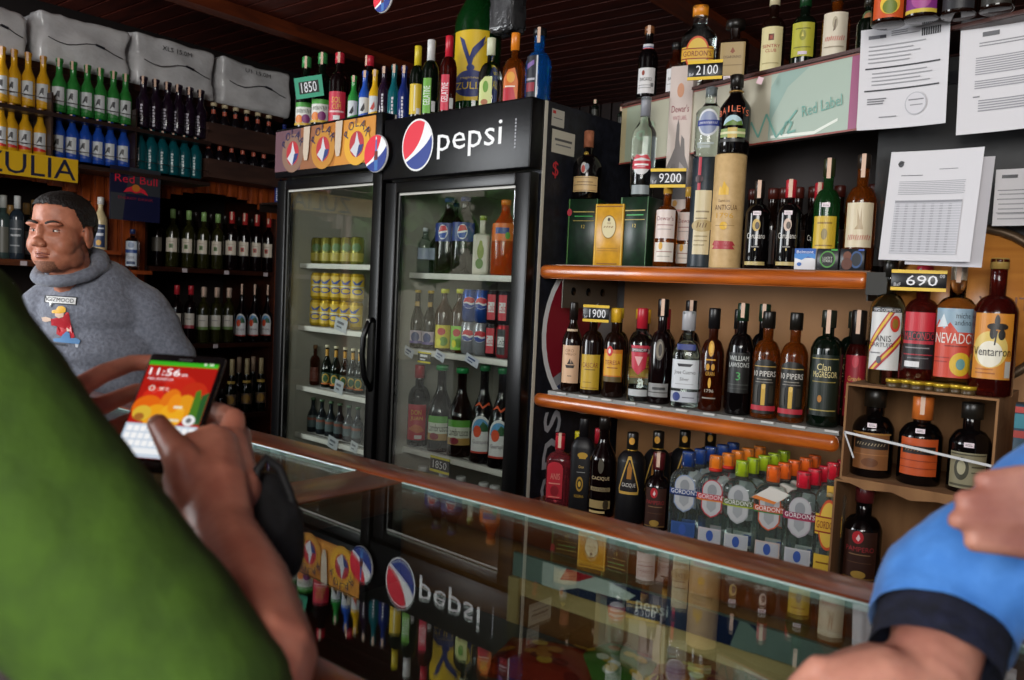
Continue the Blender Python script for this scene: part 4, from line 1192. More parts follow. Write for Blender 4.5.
sb('whisky_bottle', 'green whisky bottle with a yellow label on the upper shelf', U(823, 263, 159, 25, 2.215), 'spirit', G_GREEN, ('2a3018', .16, 1.2),
   [(.10, .48, .95, plain('c8a82e', [('r', -.6, .6, .82, .86, '8a6a18'), ('e', 0, .58, .24, .13, '8a7a4a'), ('r', -.7, .7, .3, .33, '8a6a18'), ('r', -.6, .6, .2, .22, '9a7a20')]))], G1, stamp=.18, sticker=(.56, -.002))
sb('whisky_bottle', 'amber whisky bottle with a cream stag label on the upper shelf', U(857, 265, 155, 29, 2.21), 'spirit', G_AMBER, ('2a2018', .12, 1.15),
   [(.20, .58, .95, plain('d4c6a8', [('p', [(-.3, .4), (-.1, .5), (-.15, .86), (.05, .6), (.1, .9), (.2, .55), (.3, .4)], 'b09a78'), *scrib(-.75, .8, .22, .13, 'b03a30', 5)]))], G1, stamp=.2)
for x0, x1, nm, items, c in ((794.5, 816, 'small blue and white packet in front of the upper shelf bottles', [('r', -1, 1, .55, 1, '2a5aa8'), ('p', [(-1, .55), (-.3, .45), (.3, .62), (1, .5), (1, .75), (-1, .75)], '4a86c8'), ('t', 'Belmont', 0, .84, .14, 'e8e8f0', 1.6), ('e', -.5, .25, .22, .09, '3a6ab0')], 'd8d8dc'),
                          (817, 839, 'small dark packet with a green ring in front of the upper shelf bottles', [('e', 0, .5, .72, .4, '4a8a3a'), ('e', 0, .5, .6, .33, '20221e'), ('t', 'LUCKY', 0, .56, .12, 'c8ccc0', .9), ('t', 'STRIKE', 0, .42, .12, 'c8ccc0', .9), ('r', .3, .9, .9, .98, '3a9a3a')], '24262a'),
                          (840, 865, 'small dark packet with a brown and blue picture, rightmost on the upper shelf edge', [('e', .35, .5, .5, .4, '2a4a78'), ('e', .35, .5, .38, .3, '1c2028'), ('e', -.4, .68, .34, .2, '6a3a24'), ('e', -.4, .3, .44, .28, '5a2e1c'), ('r', .5, .95, .9, .98, '3a5ab0')], '1e2024')):
    a_, b_ = onY(x0, 255, 2.165), onY(x1, 255, 2.165)
    t = thing('cigarette_packet', nm, 'packet', ((a_.x + b_.x) / 2, 2.172, Z1), .05, 'small packets on the upper shelf edge')
    w = (b_.x - a_.x) / 2 - .001; H = .055
    mb = MB(); mb.rbox((-w, -.009, 0), (w, .009, H), .001, mat(c, .35), None, 1); mb.build('packet_body', t)
    mb = MB(); mb.art(items, w, 0, H, planemap((0, -.009, 0), (1, 0, 0), (0, 0, 1), (0, -1, 0))); mb.build('printed_front', t)
src = None
for i, x in enumerate((752, 772, 783, 797, 812, 838, 872, 884)):
    p = onY(x, 220, 2.50); p.z = Z1
    lab = ['dark bottle in the back row under the advertising board, ' + nth(i, 8)][0]
    if src is None:
        src = sb('rum_bottle', lab, (p, .262, .036), 'rum', G_BROWN, ('4a1a12', .13, 1.15), [(.1, .5, .9, plain('3a2a24'))], 'back row under the advertising board')
    else: dup(src, p, random.uniform(0, .4), lab)

# ---------------------------------------------------------------- middle shelf
G2 = 'bottles on the middle shelf'
def Md(x, yb, yt, w, Y=2.215): return place(x, yb, yt, w, Z2, Y=Y)
def st(label, *a, **k): return sb(a[0], label, *a[1:], group=G2, **k)
st('dark rum bottle with a cream ship label, leftmost on the middle shelf', 'rum_bottle', Md(570, 390, 302, 20), 'cream', G_BROWN, ('1a1412', .2, 1.2),
   [(.10, .52, .95, plain('d8b08c', [('p', [(-.5, .48), (.5, .48), (.4, .40), (-.4, .40)], '2a2420'), ('p', [(-.3, .5), (0, .66), (.1, .5)], '3a302a'), ('p', [(.1, .5), (.15, .62), (.4, .5)], '3a302a'), ('t', 'ORO', -.1, .86, .08, '8a5a3a', .9), ('t', 'VIEJO', 0, .76, .07, '8a5a3a', 1.1), ('r', -.2, .2, .18, .2, '4a3a2a')])), (.66, .70, .9, [('r', -1, 1, 0, 1, 'c8b090')])], sticker=None)
a = st('dark bottle with a plain yellow label behind the 1900 price tag on the middle shelf', 'whisky_bottle', Md(590, 393, 307, 22), 'spirit', G_BROWN, ('d8b82a', .12, 1.25),
   [(.06, .46, .95, plain('c4a02e', [('t', 'CASCAR', 0, .70, .14, '7a2a1a', 1.6), ('r', -.5, .5, .56, .585, '6a4a1a'), ('r', -.8, .8, .04, .06, '8a6a1a'), ('r', -.6, .2, .2, .22, '8a6a1a')]))])
behind(a, 2, .09, ['yellow-capped bottle behind the plain yellow-labelled one on the middle shelf', 'second yellow-capped bottle behind the plain yellow-labelled one on the middle shelf'], G2, side=.035)
a = st('yellow-capped dark bottle with an orange label and red circle on the middle shelf', 'rum_bottle', Md(612, 397, 308, 22), 'spirit', G_BROWN, ('e0b02a', .16, 1.3),
   [(.18, .54, .95, plain('c8701e', [('r', -.9, .9, .2, .88, 'd8a02a'), ('e', -.3, .95, .3, .16, 'c82a2a'), ('e', -.3, .95, .12, .08, 'e8d8d0'), ('t', 'TERESA', 0, .60, .13, '8a1c14', 1.5), ('r', -.5, .5, .42, .45, '8a3a14'), ('r', -.9, .9, .0, .16, '5a4a24')]))])
behind(a, 1, .09, ['yellow-capped bottle behind the orange-labelled one on the middle shelf'], G2, side=.05)
a = st('clear vodka bottle with a red cap and red diamond label on the middle shelf', 'vodka_bottle', Md(638, 401, 308, 24), 'vodka', G_CLEAR, ('b02030', .22, 1.15),
   [(.28, .62, .85, [('p', [(-.9, .95), (.9, .95), (.7, .25), (0, .02), (-.7, .25)], 'b8243a'), ('r', -.9, .9, .74, .86, '3a1a20'), ('t', 'SMIRNOFF', 0, .80, .09, 'e8dcdc', 1.4), ('p', [(-.4, .6), (.4, .6), (0, .3)], 'd8a0a0')]), (.06, .13, .85, [('r', -1, 1, 0, 1, 'b4b8b8')])])
behind(a, 1, .09, ['red-capped clear bottle behind the red diamond one on the middle shelf'], G2, side=.03)
emb = [(.07, .20, .95, plain('8a8a88', [('r', -1, 1, .3, .36, '2a2422'), ('r', -.5, .7, .52, .72, '3a3a3c')])), (.42, .62, .5, [('e', 0, .5, .8, .5, '4a4238'), ('e', 0, .5, .6, .4, '7a7060'), ('e', .1, .5, .3, .3, '2a221c')])]
a = st('dark rum bottle with a black cap and a silver foot label on the middle shelf', 'rum_bottle', Md(658, 404, 299, 23), 'rum', G_WINE, ('121012', .17, 1.2), emb, stamp=.16)
behind(a, 1, .09, ['black-capped bottle behind the silver-footed rum bottle on the middle shelf'], G2, side=.05)
st('clear tequila bottle with a silver cap and white label on the middle shelf', 'tequila_bottle', Md(684, 407, 311, 28), 'rum', G_CLEAR, ('a8a8ac', .2, 1.2),
   [(.20, .50, .92, plain('ccd0d4', [('p', [(-.6, .86), (.6, .86), (.4, .76), (-.5, .76)], '2a2a30'), ('t', 'Jose Cuervo', 0, .55, .17, '26262c', 1.6), ('t', 'Silver', 0, .33, .11, '4a4a52', .7), ('r', -.7, .7, .15, .17, '9a9aa0')])), (.06, .17, .92, plain('b4b8c0', [('e', -.55, .5, .3, .42, '2a3a7a'), ('r', -.1, .8, .4, .5, '6a6a78')])), (.60, .66, .7, [('r', -1, 1, 0, 1, '2a3878')])], n=3, dr=.8)
gold = [(.06, .70, .6, [('e', 0, .86, .40, .12, 'c8901e'), ('e', 0, .86, .24, .07, 'e0b040'), ('r', -.7, .7, .68, .70, 'c8901e'), ('e', -.35, .58, .25, .05, 'c08a1e'), ('e', .35, .58, .25, .05, 'c08a1e'), ('t', 'GRAN', 0, .48, .06, 'c8901e', 1.2), ('e', 0, .34, .2, .08, 'd0981e'), ('t', '1796', 0, .22, .05, 'b8b0a0', 1.2), ('r', -.9, .9, .10, .12, '8a8478')])]
a = st('dark red rum bottle with gold ornaments and a black cap on the middle shelf', 'rum_bottle', Md(709, 410, 308, 23), 'rum', G_RUM, ('121012', .2, 1.25), gold)
behind(a, 1, .09, ['black-capped red-brown bottle behind the gold-ornamented one on the middle shelf'], G2, side=.04)
a = st('black whisky bottle with two lines of white capitals on the middle shelf', 'whisky_bottle', Md(737, 413, 303, 25), 'spirit', G_DARK, ('1a3020', .16, 1.2),
   [(.20, .56, .92, plain('141514', [('t', 'WILLIAM', 0, .86, .12, 'c8ccc8', 1.7), ('t', "LAWSON'S", 0, .70, .12, 'c8ccc8', 1.8), ('t', '3', 0, .42, .2, '3a9a4a'), ('r', -.9, .9, .2, .22, '4a4e4a'), ('r', -.8, .8, .1, .12, '3a3e3a')]))], stamp=.13)
behind(a, 1, .09, ['dark green-capped bottle behind the black whisky bottle with white capitals'], G2, side=.03)
pip = [(.05, .56, .93, [('r', -1, 1, 0, .86, '15140f'), ('p', [(math.cos(k * PI / 12), .86 + math.sin(k * PI / 12) * .13) for k in range(13)], '15140f'), ('r', -.9, .9, .855, .87, 'b8964a'), ('t', '10 PIPERS', 0, .73, .10, 'd8d4cc', 1.8), ('r', -.6, .6, .62, .635, '8a8478'), ('r', -.7, .7, .57, .585, '77716a'),
       ('r', -.75, -.45, .2, .52, '2e2a20'), ('r', .4, .75, .2, .52, '2e2a20'), ('r', -.16, .14, .16, .54, 'c8a03a'), ('e', 0, .50, .14, .05, 'd8b45a'), ('r', -1, 1, .06, .15, 'b02a38')])]
a = st('amber 10 PIPERS whisky bottle on the middle shelf, left one of two', 'whisky_bottle', Md(763, 416, 311, 26), 'spirit', G_AMBER, ('16130f', .16, 1.25), pip)
pA = Md(790, 420, 312, 26)[0]
dup(a, pA, face(pA, .75), 'amber 10 PIPERS whisky bottle on the middle shelf, right one of two', G2)
a = st('green whisky bottle with a dark label and gold lettering on the middle shelf', 'whisky_bottle', Md(822, 424, 310, 31), 'tall', G_DKGREEN, ('20241a', .15, 1.25),
   [(.10, .62, .93, plain('0e1c14', [('t', 'Clan', -.05, .80, .11, 'd8c88a', .9), ('t', 'McGREGOR', .05, .68, .10, 'd8c88a', 1.6), ('r', -.8, .8, .55, .565, '8a7a3a'), ('e', -.2, .28, .14, .06, 'a8702a'), ('r', -.9, .9, .08, .1, '9a8a4a'), ('r', -.9, .9, .93, .945, '9a8a4a')]))], stamp=.2)
behind(a, 2, .085, ['green whisky bottle with a paper neck strip, first behind the gold-lettered one', 'green whisky bottle with a paper neck strip, second behind the gold-lettered one'], G2, side=.04)
a = st('crimson-labelled bottle with a tall black cap, rightmost on the middle shelf', 'whisky_bottle', Md(852, 420, 310, 22, 2.26), 'spirit', G_RED, ('1a1614', .30, 1.7),
   [(.10, .62, .93, plain('9a1a2c', [('e', 0, .90, .3, .1, 'c83a4a'), ('t', 'Grande', 0, .62, .08, 'd8b45a', 1.2), ('t', 'Reserva', 0, .52, .08, 'd8b45a', 1.3), ('r', -.8, .8, .3, .32, 'c89a4a')]))], stamp=.2)
behind(a, 1, .085, ['black-capped crimson bottle behind the rightmost one on the middle shelf'], G2, side=.03)

# ---------------------------------------------------------------- base shelf
G3 = 'bottles on the base shelf'
def Bs(x, yb, yt, w, Y=2.16): return place(x, yb, yt, w, Z3, Y=Y)
def s3(label, *a, **k): return sb(a[0], label, *a[1:], group=G3, **k)
s3('red flat bottle with a red cap and red label, leftmost on the base shelf', 'anise_bottle', Bs(557, 506, 433, 25), 'squat', G_PINK, ('c02434', .22, 1.15),
   [(.08, .62, .85, [('r', -1, .5, .05, .85, 'b82030'), ('e', -.25, .85, .72, .14, 'b82030'), ('t', 'ANIS', -.2, .62, .16, 'd88a7a', .9), ('r', -.8, .3, .42, .45, 'd88a7a'), ('e', -.2, .25, .4, .14, '8a1420'), ('r', -.8, .3, .08, .1, 'd88a7a')])], n=3, dr=.65, stamp=.2)
s3('matte black bottle with slanted shoulders and gold emblem on the base shelf', 'rum_bottle', Bs(580, 512, 418, 24), 'flask', G_MATTE, ('121012', .22, 1.2),
   [(.08, .70, .7, [('e', .1, .86, .6, .05, 'b8902e'), ('r', -.3, .5, .80, .82, 'b8902e'), ('t', 'Gran', 0, .66, .05, 'c8a85a', .6), ('r', -.5, .5, .56, .57, '9a9a98'), ('e', -.1, .36, .42, .13, 'a8822a'), ('e', -.1, .36, .3, .09, '3a2e14'), ('e', -.1, .36, .16, .05, 'c8a03a'), ('t', 'RESERVA', -.1, .15, .05, 'b8902e', 1.1)])], n=3, dr=.7)
for x, yt, c, nm in ((577, 431, 'd8c81e', 'yellow-capped bottle behind the matte black bottles on the base shelf'), (597, 428, 'a81c2c', 'red-capped bottle behind the matte black bottles on the base shelf')):
    p = onY(x, 470, 2.27); p.z = Z3
    s3(nm, 'anise_bottle', (p, onY(x + 2, yt, 2.27).z - Z3, .033), 'squat', G_RED, (c, .2, 1.2), [(.1, .6, .9, plain('7a1a24'))], k=.5)
cac = [(.04, .62, .85, [('e', .0, .84, .25, .13, '4a4438'), ('t', 'CACIQUE', 0, .62, .07, 'c8b088', 1.6), ('r', -.9, .9, .40, .47, '8a7a58'), ('t', 'ANTIGUO', 0, .435, .05, '1a1614', 1.5), ('r', -.95, .95, .10, .24, 'a08a5a'), ('e', .55, .17, .25, .09, '3a2e1c'), ('r', -.9, .5, .02, .06, 'c8b078')])]
s3('tall dark rum bottle with gold print and a high neck on the base shelf', 'rum_bottle', Bs(600, 519, 417, 27), 'cream', G_WINE, ('17120f', .12, 1.2), cac)
cq5 = [(.30, .80, .8, [('p', [(-.9, .08), (.9, .08), (.95, .2), (.12, .92), (-.12, .92), (-.95, .2)], 'c8a04a'), ('p', [(-.80, .14), (.80, .14), (.84, .2), (.08, .84), (-.08, .84), (-.84, .2)], '1a1718'), ('p', [(-.2, .42), (.2, .42), (.25, .66), (0, .8), (-.15, .66)], 'a8702a'), ('t', 'CACIQUE', 0, .28, .10, 'e0dcd4', 1.2)])]
a = s3('matte black rum bottle with a gold-edged triangular emblem on the base shelf', 'rum_bottle', Bs(628, 525, 432, 28), 'flask', G_MATTE, ('17130f', .24, 1.2), cq5)
mb = MB(); Hc = Bs(628, 525, 432, 28)[1]; rr = Bs(628, 525, 432, 28)[2] * .34 * 1.22
mb.lathe([(Hc * .80, rr), (Hc * .815, rr)], mat('b8903a', .3, .7), 16); mb.art([('e', 0, .5, .5, .5, 'c8902e')], rr, Hc * .87, Hc * .95, cylmap(rr), maxe=.004); mb.build('gold_collar', a)
behind(a, 3, .085, ['matte black bottle first behind the triangle-emblem one on the base shelf', 'matte black bottle second behind the triangle-emblem one on the base shelf', 'matte black bottle third behind the triangle-emblem one on the base shelf'], G3, side=.045)
pam = [(.05, .56, .9, plain('3a2018', [('e', -.15, .88, .32, .13, 'b8242e'), ('p', [(-.25, .85), (-.1, .95), (0, .86), (-.1, .80)], 'e8d0d0'), ('t', 'PAMPERO', 0, .64, .10, 'a03038', 1.6), ('r', -.6, .6, .52, .54, '8a6a4a'), ('r', -.7, .7, .36, .37, '6a4a34'), ('e', 0, .12, .4, .08, 'a8863a'), ('r', -.9, .9, .03, .05, '8a6a34')]))]
PAM_pos = Bs(655, 531, 452, 25)
a = s3('brown-labelled dark rum bottle with a red emblem, beside the clear gin bottles', 'rum_bottle', PAM_pos, 'rum', G_WINE, ('5a1c20', .22, 1.2), pam, stamp=.18)
t = thing('rum_carton', 'dark red carton behind the brown-labelled rum bottle on the base shelf', 'box', (onY(678, 490, 2.30).x, 2.36, Z3), .1, G3)
mb = MB(); mb.rbox((-.05, -.05, 0), (.05, .05, .20), .002, mat('3a1416', .5), None, 1); mb.build('carton', t)

# six files of flat clear gin bottles
def gin_label(band, rim, txt):
    L = [('e', 0, .68, .66, .30, rim), ('e', 0, .68, .60, .27, 'b4b6b8'), ('e', 0, .70, .3, .16, '8e9296'),
         ('p', [(-.66, .54), (.66, .54), (.66, .24), (.40, .10), (0, .02), (-.40, .10), (-.66, .24)], rim), ('p', [(-.59, .54), (.59, .54), (.59, .26), (.36, .13), (0, .055), (-.36, .13), (-.59, .26)], 'bcbec0'), ('p', [(-.3, .50), (.3, .50), (.3, .28), (0, .16), (-.3, .28)], '9ea2a6'),
         ('r', -1, 1, .47, .61, band), ('r', -1, 1, .44, .47, txt), ('t', "GORDON'S", 0, .545, .115, 'f0f0f0' if band != 'd8d8d6' else 'c03030', 1.75)]
    return L
cols = [('blue', 684, 536, 451, '1c3a7a', gin_label('24427e', '8a9ab8', '16285a'), '3a5a9a', 33),
        ('orange and red', 711, 543, 455, 'e07a1e', gin_label('b83244', 'b83a44', 'd8842a'), 'c8c0c4', 33),
        ('lime', 737, 549, 460, 'a0b81e', gin_label('5a6a3a', 'a8acae', 'a8b82a'), 'c4c8c4', 33),
        ('orange', 768, 557, 465, 'e8641e', gin_label('c0502c', 'c85a30', '2a7a3a'), 'c8b8b0', 34),
        ('red', 798, 564, 471, 'd01e34', gin_label('8a2048', 'b0a8b0', 'a83050'), 'c8c8cc', 35)]
GG = 'clear gin bottles on the base shelf'
for nm, x, yb, yt, cc, lab, foot, w in cols:
    two = [(.32, .76, .93, lab), (.05, .215, .70, [('r', -1, 1, 0, 1, foot), ('r', -.9, .9, .1, .9, 'b8bcc2' if nm != 'blue' else '34548e'), ('e', 0, .5, .3, .36, '3a5aa8')])]
    if nm == 'orange and red': cap = ('e07a1e', .16, 1.2)
    cap = (cc, .17, 1.15)
    a = sb('gin_bottle', nm + '-capped clear gin bottle at the front of its file on the base shelf', place(x, yb, yt, w, Z3, Y=2.135), 'flask', G_GIN, cap, two, GG, n=3.6, dr=.62, k=.55, stamp=0)
    pr_ = MB()
    if nm == 'orange and red':
        H, R = place(x, yb, yt, w, Z3, Y=2.135)[1:]
        pr_.lathe([(H * .83, R * .34 * 1.18), (H * .86, R * .34 * 1.18)], mat('c8281e', .4), 16); pr_.build('cap_band', a)
    if nm == 'orange':
        H, R = place(x, yb, yt, w, Z3, Y=2.135)[1:]
        S = lambda u, v, o: Vector((u, -R * .62 - .002 - o - .3 * (H * .80 - v) * .2, v))
        pr_.poly([(-.048, H * .66), (.012, H * .62), (.052, H * .74), (.0, H * .80)], mat('d8d4cc', .5), S, .001)
        pr_.poly([(-.048, H * .66), (.012, H * .62), (.018, H * .645), (-.036, H * .69)], ink('d87a2a'), S, .0016); pr_.build('neck_tag', a)
    behind(a, 4, .062, [nm + '-capped clear gin bottle, ' + o_ + ' behind the front one of its file' for o_ in ('first', 'second', 'third', 'last')], GG, side=.006 + .0)
sb('gin_bottle', 'gin bottle with a yellow GORDONS label and red cap, beside the lower cardboard box', place(826, 571, 462, 29, Z3, Y=2.14), 'flask', G_GIN, ('c81e30', .15, 1.15),
   [(.22, .68, .85, GORD_Y), (.03, .18, .8, plain('d8b23c', [('r', -.8, .8, .45, .55, '8a5a1a')])), (.70, .80, .3, [('r', -1, 1, 0, 1, 'd8a83a')])], GG, n=3.6, dr=.62, k=.55)

# ---------------------------------------------------------------- right group on and in the cardboard boxes
G4 = 'bottles on the upper cardboard box'
def Rt(x, yb, yt, w, Y=2.15): return place(x, yb, yt, w, BZ_T, Y=Y)
def rt(label, *a, **k): return sb(a[0], label, *a[1:], group=G4, **k)
rt('clear anise bottle with a white label and red-yellow diagonal ribbons on the cardboard box', 'anise_bottle', Rt(883, 376, 260, 33), 'spirit', solidglass('d8dcc0'), ('1a1814', .14, 1.1),
   [(.12, .62, .93, plain('d4d4d2', [('r', -1, 1, .92, 1, '1a1a1c'), ('t', 'TIPO COMPLETO', 0, .955, .05, 'd8d8d8', 1.7), ('p', [(-1, .42), (.1, .92), (.5, .92), (-1, .26)], 'a82434'), ('p', [(-1, .38), (.2, .92), (.38, .92), (-1, .30)], 'd8b030'), ('p', [(-.9, 0), (1, .6), (1, .44), (-.4, 0)], 'a82434'), ('p', [(-.76, 0), (1, .55), (1, .49), (-.58, 0)], 'd8b030'),
     ('e', .55, .74, .3, .13, 'c0382a'), ('e', .55, .74, .18, .08, '8a6a20'), ('t', 'ANIS', -.1, .50, .10, '26262a', .9), ('t', 'CARTUJO', -.2, .39, .09, '26262a', 1.4), ('r', -.8, -.2, .26, .28, '77777a'), ('e', -.25, .16, .14, .06, '5a5a5e')]))])
rt('bottle with a red and black label behind the 690 price tag on the cardboard box', 'liqueur_bottle', Rt(917, 379, 266, 34), 'spirit', G_RED, ('b8243a', .16, 1.2),
   [(.16, .62, .93, plain('c02030', [('r', -1, 1, 0, .66, '1e1a1e'), ('t', 'MACONDO', 0, .58, .13, 'c02838', 1.8), ('r', -1, 1, .44, .50, 'b02434'), ('r', -.8, .6, .36, .38, '8a8488'), ('r', -.9, .9, .24, .26, 'a02434'), ('r', -.6, .6, .18, .2, '6a6468'), ('r', -.75, .1, .03, .13, 'd8d8da')]))])
rt('clear bottle with a blue and red NEVADO label and white cap on the cardboard box', 'miche_bottle', Rt(951, 380, 262, 39), 'spirit', solidglass('ecdcc4'), ('d6d4d0', .14, 1.0),
   [(.11, .64, .93, plain('c8442e', [('p', [(-1, 1), (1, 1), (1, .66), (.2, .66), (-.2, .80), (-.5, .70), (-.8, .84), (-1, .74)], '8fa8b8'), ('p', [(-.9, .72), (-.55, .92), (-.3, .74)], 'd0d8dc'), ('t', 'miche', .42, .90, .08, '26343c', .7), ('t', 'andino', .42, .80, .08, '26343c', .8), ('t', 'NEVADO', .0, .57, .15, 'e4dcd4', 1.85), ('r', -.4, .7, .45, .47, '8a2a1c'), ('e', .42, .2, .52, .17, 'd8b02a'), ('e', .42, .2, .22, .08, '6a9a9a'), ('r', -.9, -.1, .28, .295, '9a2c1c'), ('r', -.9, -.2, .22, .235, '9a2c1c')]))], stamp=.16)
rt('dark red bottle with an orange palm-tree label and gold cap on the cardboard box', 'cocuy_bottle', Rt(990, 385, 258, 40, 2.12), 'spirit', G_RED, ('a88a4a', .08, 1.1),
   [(.13, .60, .93, plain('d0872c', [('e', -.1, .45, .85, .28, 'dcc06a'), ('e', -.1, .38, .6, .2, 'e8e2d0'), ('p', [(.05, .52), (.12, .52), (.2, .74), (.12, .74)], '1e1a18'), ('e', .0, .80, .3, .05, '1e1a18'), ('e', .36, .80, .3, .05, '1e1a18'), ('e', .14, .88, .12, .10, '1e1a18'), ('e', -.02, .70, .14, .09, '1e1a18'), ('e', .38, .68, .16, .08, '1e1a18'), ('t', 'Ventarron', 0, .42, .13, '1c1814', 1.75), ('r', .62, .9, .03, .28, 'b8b4ac'), ('r', -.7, .2, .08, .10, 'a8601c'), ('r', -.7, .1, .14, .155, 'a8601c')]))])
# gold-lidded little jars along the box edge
src = None
for i, (x, y) in enumerate(((893, 385), (905, 383), (917, 389), (928, 386), (941, 389), (955, 391), (968, 390), (983, 392))):
    p = onY(x, y + 6, 2.085 + .012 * (i % 2)); p.z = BZ_T
    lab = 'gold-lidded small tin on the cardboard box edge, ' + nth(i, 8) + ' of eight'
    if src is None:
        src = thing('small_tin', lab, 'tin', p, 0, 'gold-lidded tins on the cardboard box')
        mb = MB(); mb.lathe([(0, .015), (.002, .0155), (.012, .0155)], mat('4a3a22', .4), 20); mb.build('tin_body', src)
        mb = MB(); mb.lathe([(.012, .0175), (.018, .0178), (.020, .0165), (.019, .012)], mat('c8a82e', .3, .4), 20); mb.build('lid', src)
    else: dup(src, p, i, lab)
G5 = 'dark bottles inside the cardboard boxes'
def boxb(label, x, yb, yt, w, z, cap, labs, prof='pot', Y=2.14, **k): return sb('rum_bottle', label, place(x, yb, yt, w, z, Y=Y), prof, G_DARK, cap, labs, G5, **k)
boxb('dark rum bottle with a tan label, left one inside the upper cardboard box', 870, 474, 389, 39, BZ_U, ('1e1a14', .2, 1.3), [(.10, .52, .93, plain('8a5a34', [('r', -.9, .95, .56, .82, '2a2420'), *scrib(-.75, .75, .69, .09, 'a8987a', 13), ('r', -.9, .9, .4, .42, 'b07a48'), ('e', 0, .2, .4, .12, '6a3e20'), ('r', -1, 1, .96, 1, 'a87a3a')]))], 'rum', stamp=0, sticker=(.58, -.012))
boxb('dark rum bottle with an orange neck and orange label inside the upper cardboard box', 917, 487, 396, 40, BZ_U, ('c86a2a', .26, 1.2), [(.12, .54, .93, plain('c0501e', [('r', -.85, .85, .58, .80, '241a18'), *scrib(-.7, .7, .69, .09, 'a8784a', 12), ('r', -.9, .9, .4, .42, '8a3414'), ('r', -.9, .9, .2, .22, '8a3414')]))], 'rum', stamp=.2, sticker=(.60, .0))
boxb('dark rum bottle with a grey-cream portrait label, right one inside the upper cardboard box', 966, 494, 402, 38, BZ_U, ('1c1a16', .18, 1.3), [(.06, .46, .93, plain('8a8468', [('r', -.95, .95, .92, .96, '4a4634'), ('e', -.3, .55, .38, .32, '3e3c2c'), ('e', -.3, .58, .22, .2, 'a8a284'), ('r', .2, .9, .6, .64, '4a4634'), ('r', .2, .9, .45, .48, '4a4634'), ('r', -.9, .9, .06, .12, '4a4634')]))], 'rum', sticker=(.52, .0))
boxb('dark rum bottle with a brown label and red emblem inside the lower cardboard box', 859, 576, 486, 37, BZ_L, ('5a1c20', .16, 1.2), pam, 'rum', Y=2.13)
p = onY(1020, 425, 2.02)
t = thing('snack_carton', 'small blue and red carton cut by the right edge beside the cardboard box', 'box', (p.x + .03, p.y, Z3), .1)
mb = MB(); mb.rbox((-.04, -.03, 0), (.04, .03, .50), .002, mat('1c3a4a', .4), None, 1); mb.art([('r', -1, 1, .90, .96, '2a7a8a'), ('r', -1, 1, .965, .99, 'b03028'), ('r', -1, 1, .86, .89, 'a03028')], .04, 0, .5, planemap((0, -.03, 0), (1, 0, 0), (0, 0, 1), (0, -1, 0))); mb.build('carton', t)

# ---------------------------------------------------------------- price tags
def pricetag(label, x, y, w, h, Y, txt, small=None, col=None, F=None, sup=None):
    p = onY(x, y, Y) if F is None else F2W(onF(x, y, F))
    D = depth(p); k = D / FPX
    rz = face(p, .6)
    w, h = w * k / 2 / max(.5, math.cos(face(p, 1) - rz)), h * k / 2
    t = thing('price_tag', label, 'price tag', p, rz, 'price tags on the bottles')
    mb = MB(); mb.rbox((-w, 0, -h), (w, .002, h), .0006, mat('16161a', .35), None, 1)
    S = planemap((0, -.0004, 0), (1, 0, 0), (0, 0, 1), (0, -1, 0))
    mb.art([('r', -1, 1, .84, 1, 'e0b81e'), ('r', -1, 1, 0, .16, 'e0b81e')] if col is None else [('r', -1, 1, 0, 1, col), ('r', -.72, .72, .2, .78, '20241f')], w, -h, h, S)
    mb.build('card', t)
    n = MB()
    n.text(txt, w * (.12 if small else 0), 0, h * .98, ink('e2e2e6'), S, .0012, width=w * (1.25 if col is None else 1.1) * (.9 if sup else 1))
    if small: n.text(small, -w * .76, -h * .42, h * .3, ink('c8c8cc'), S, .0012, width=w * .25)
    if sup: n.text(sup, w * .84, h * .45, h * .32, ink('c8c8cc'), S, .0012)
    n.build('price_numerals', t)
    mb = MB(); mb.tube([(0, .003, h), (.004, .012, h + .006), (0, .02, h)], .0007, mat('ccc', .5), 5); mb.build('hanging_loop', t)
    return t
pricetag('black and yellow price tag reading 2100 in front of the clear vodka bottle', 705, 70, 34, 19, 2.15, '2100', 'BsF')
pricetag('black and yellow price tag reading 9200 in front of the amber whisky bottle', 668, 178, 35, 19, 2.165, '9200', 'BsF')
pricetag('black and yellow price tag reading 1900 on the neck of the yellow-labelled bottle', 596, 313.5, 26, 17, 2.17, '1900', 'BsF')
pricetag('black and yellow price tag reading 690 on the bottle with the red and black label', 918.5, 280.5, 50, 21, 2.10, '690', 'BsF', sup='00')

# ---------------------------------------------------------------- on the coolers
TOPP, TOPQ = 2.0165, 2.0515
G6 = 'bottles on top of the coolers'
def Tp(x, yb, yt, w, off=.10, z=TOPP):
    p = F2W(onF(x, yb, off)); p.z = z
    top = onF(x + (yb - yt) * .045, yt, off).z
    return p, top - z, w / 2 * depth(p) / FPX
def tt(name, label, pos, *a, **k): return sb(name, label, pos, *a, group=G6, **k)
juice = lambda c1: [(.08, .38, .93, plain('dcdcd4', [('r', -1, 1, .80, 1, '4a9a3a'), *scrib(-.8, .8, .62, .2, '2c3a24', 4), ('e', -.4, .25, .4, .2, 'd87a2a'), ('e', .3, .28, .4, .2, '7a2a6a'), ('r', -1, 1, 0, .1, c1)]))]
tt('juice_bottle', 'dark juice bottle with a white-green cap and fruit label, leftmost on the left cooler', Tp(305, 125, 57, 20, .10, TOPQ), 'wine', G_DKGREEN, ('3a8a4a', .14, 1.25), juice('c8a02a'), stamp=.16)
tt('juice_bottle', 'dark juice bottle with a white-green cap and fruit label, second on the left cooler', Tp(321, 121, 53, 20, .10, TOPQ), 'wine', G_DKGREEN, ('3a8a4a', .14, 1.25), juice('c8a02a'), stamp=.16)
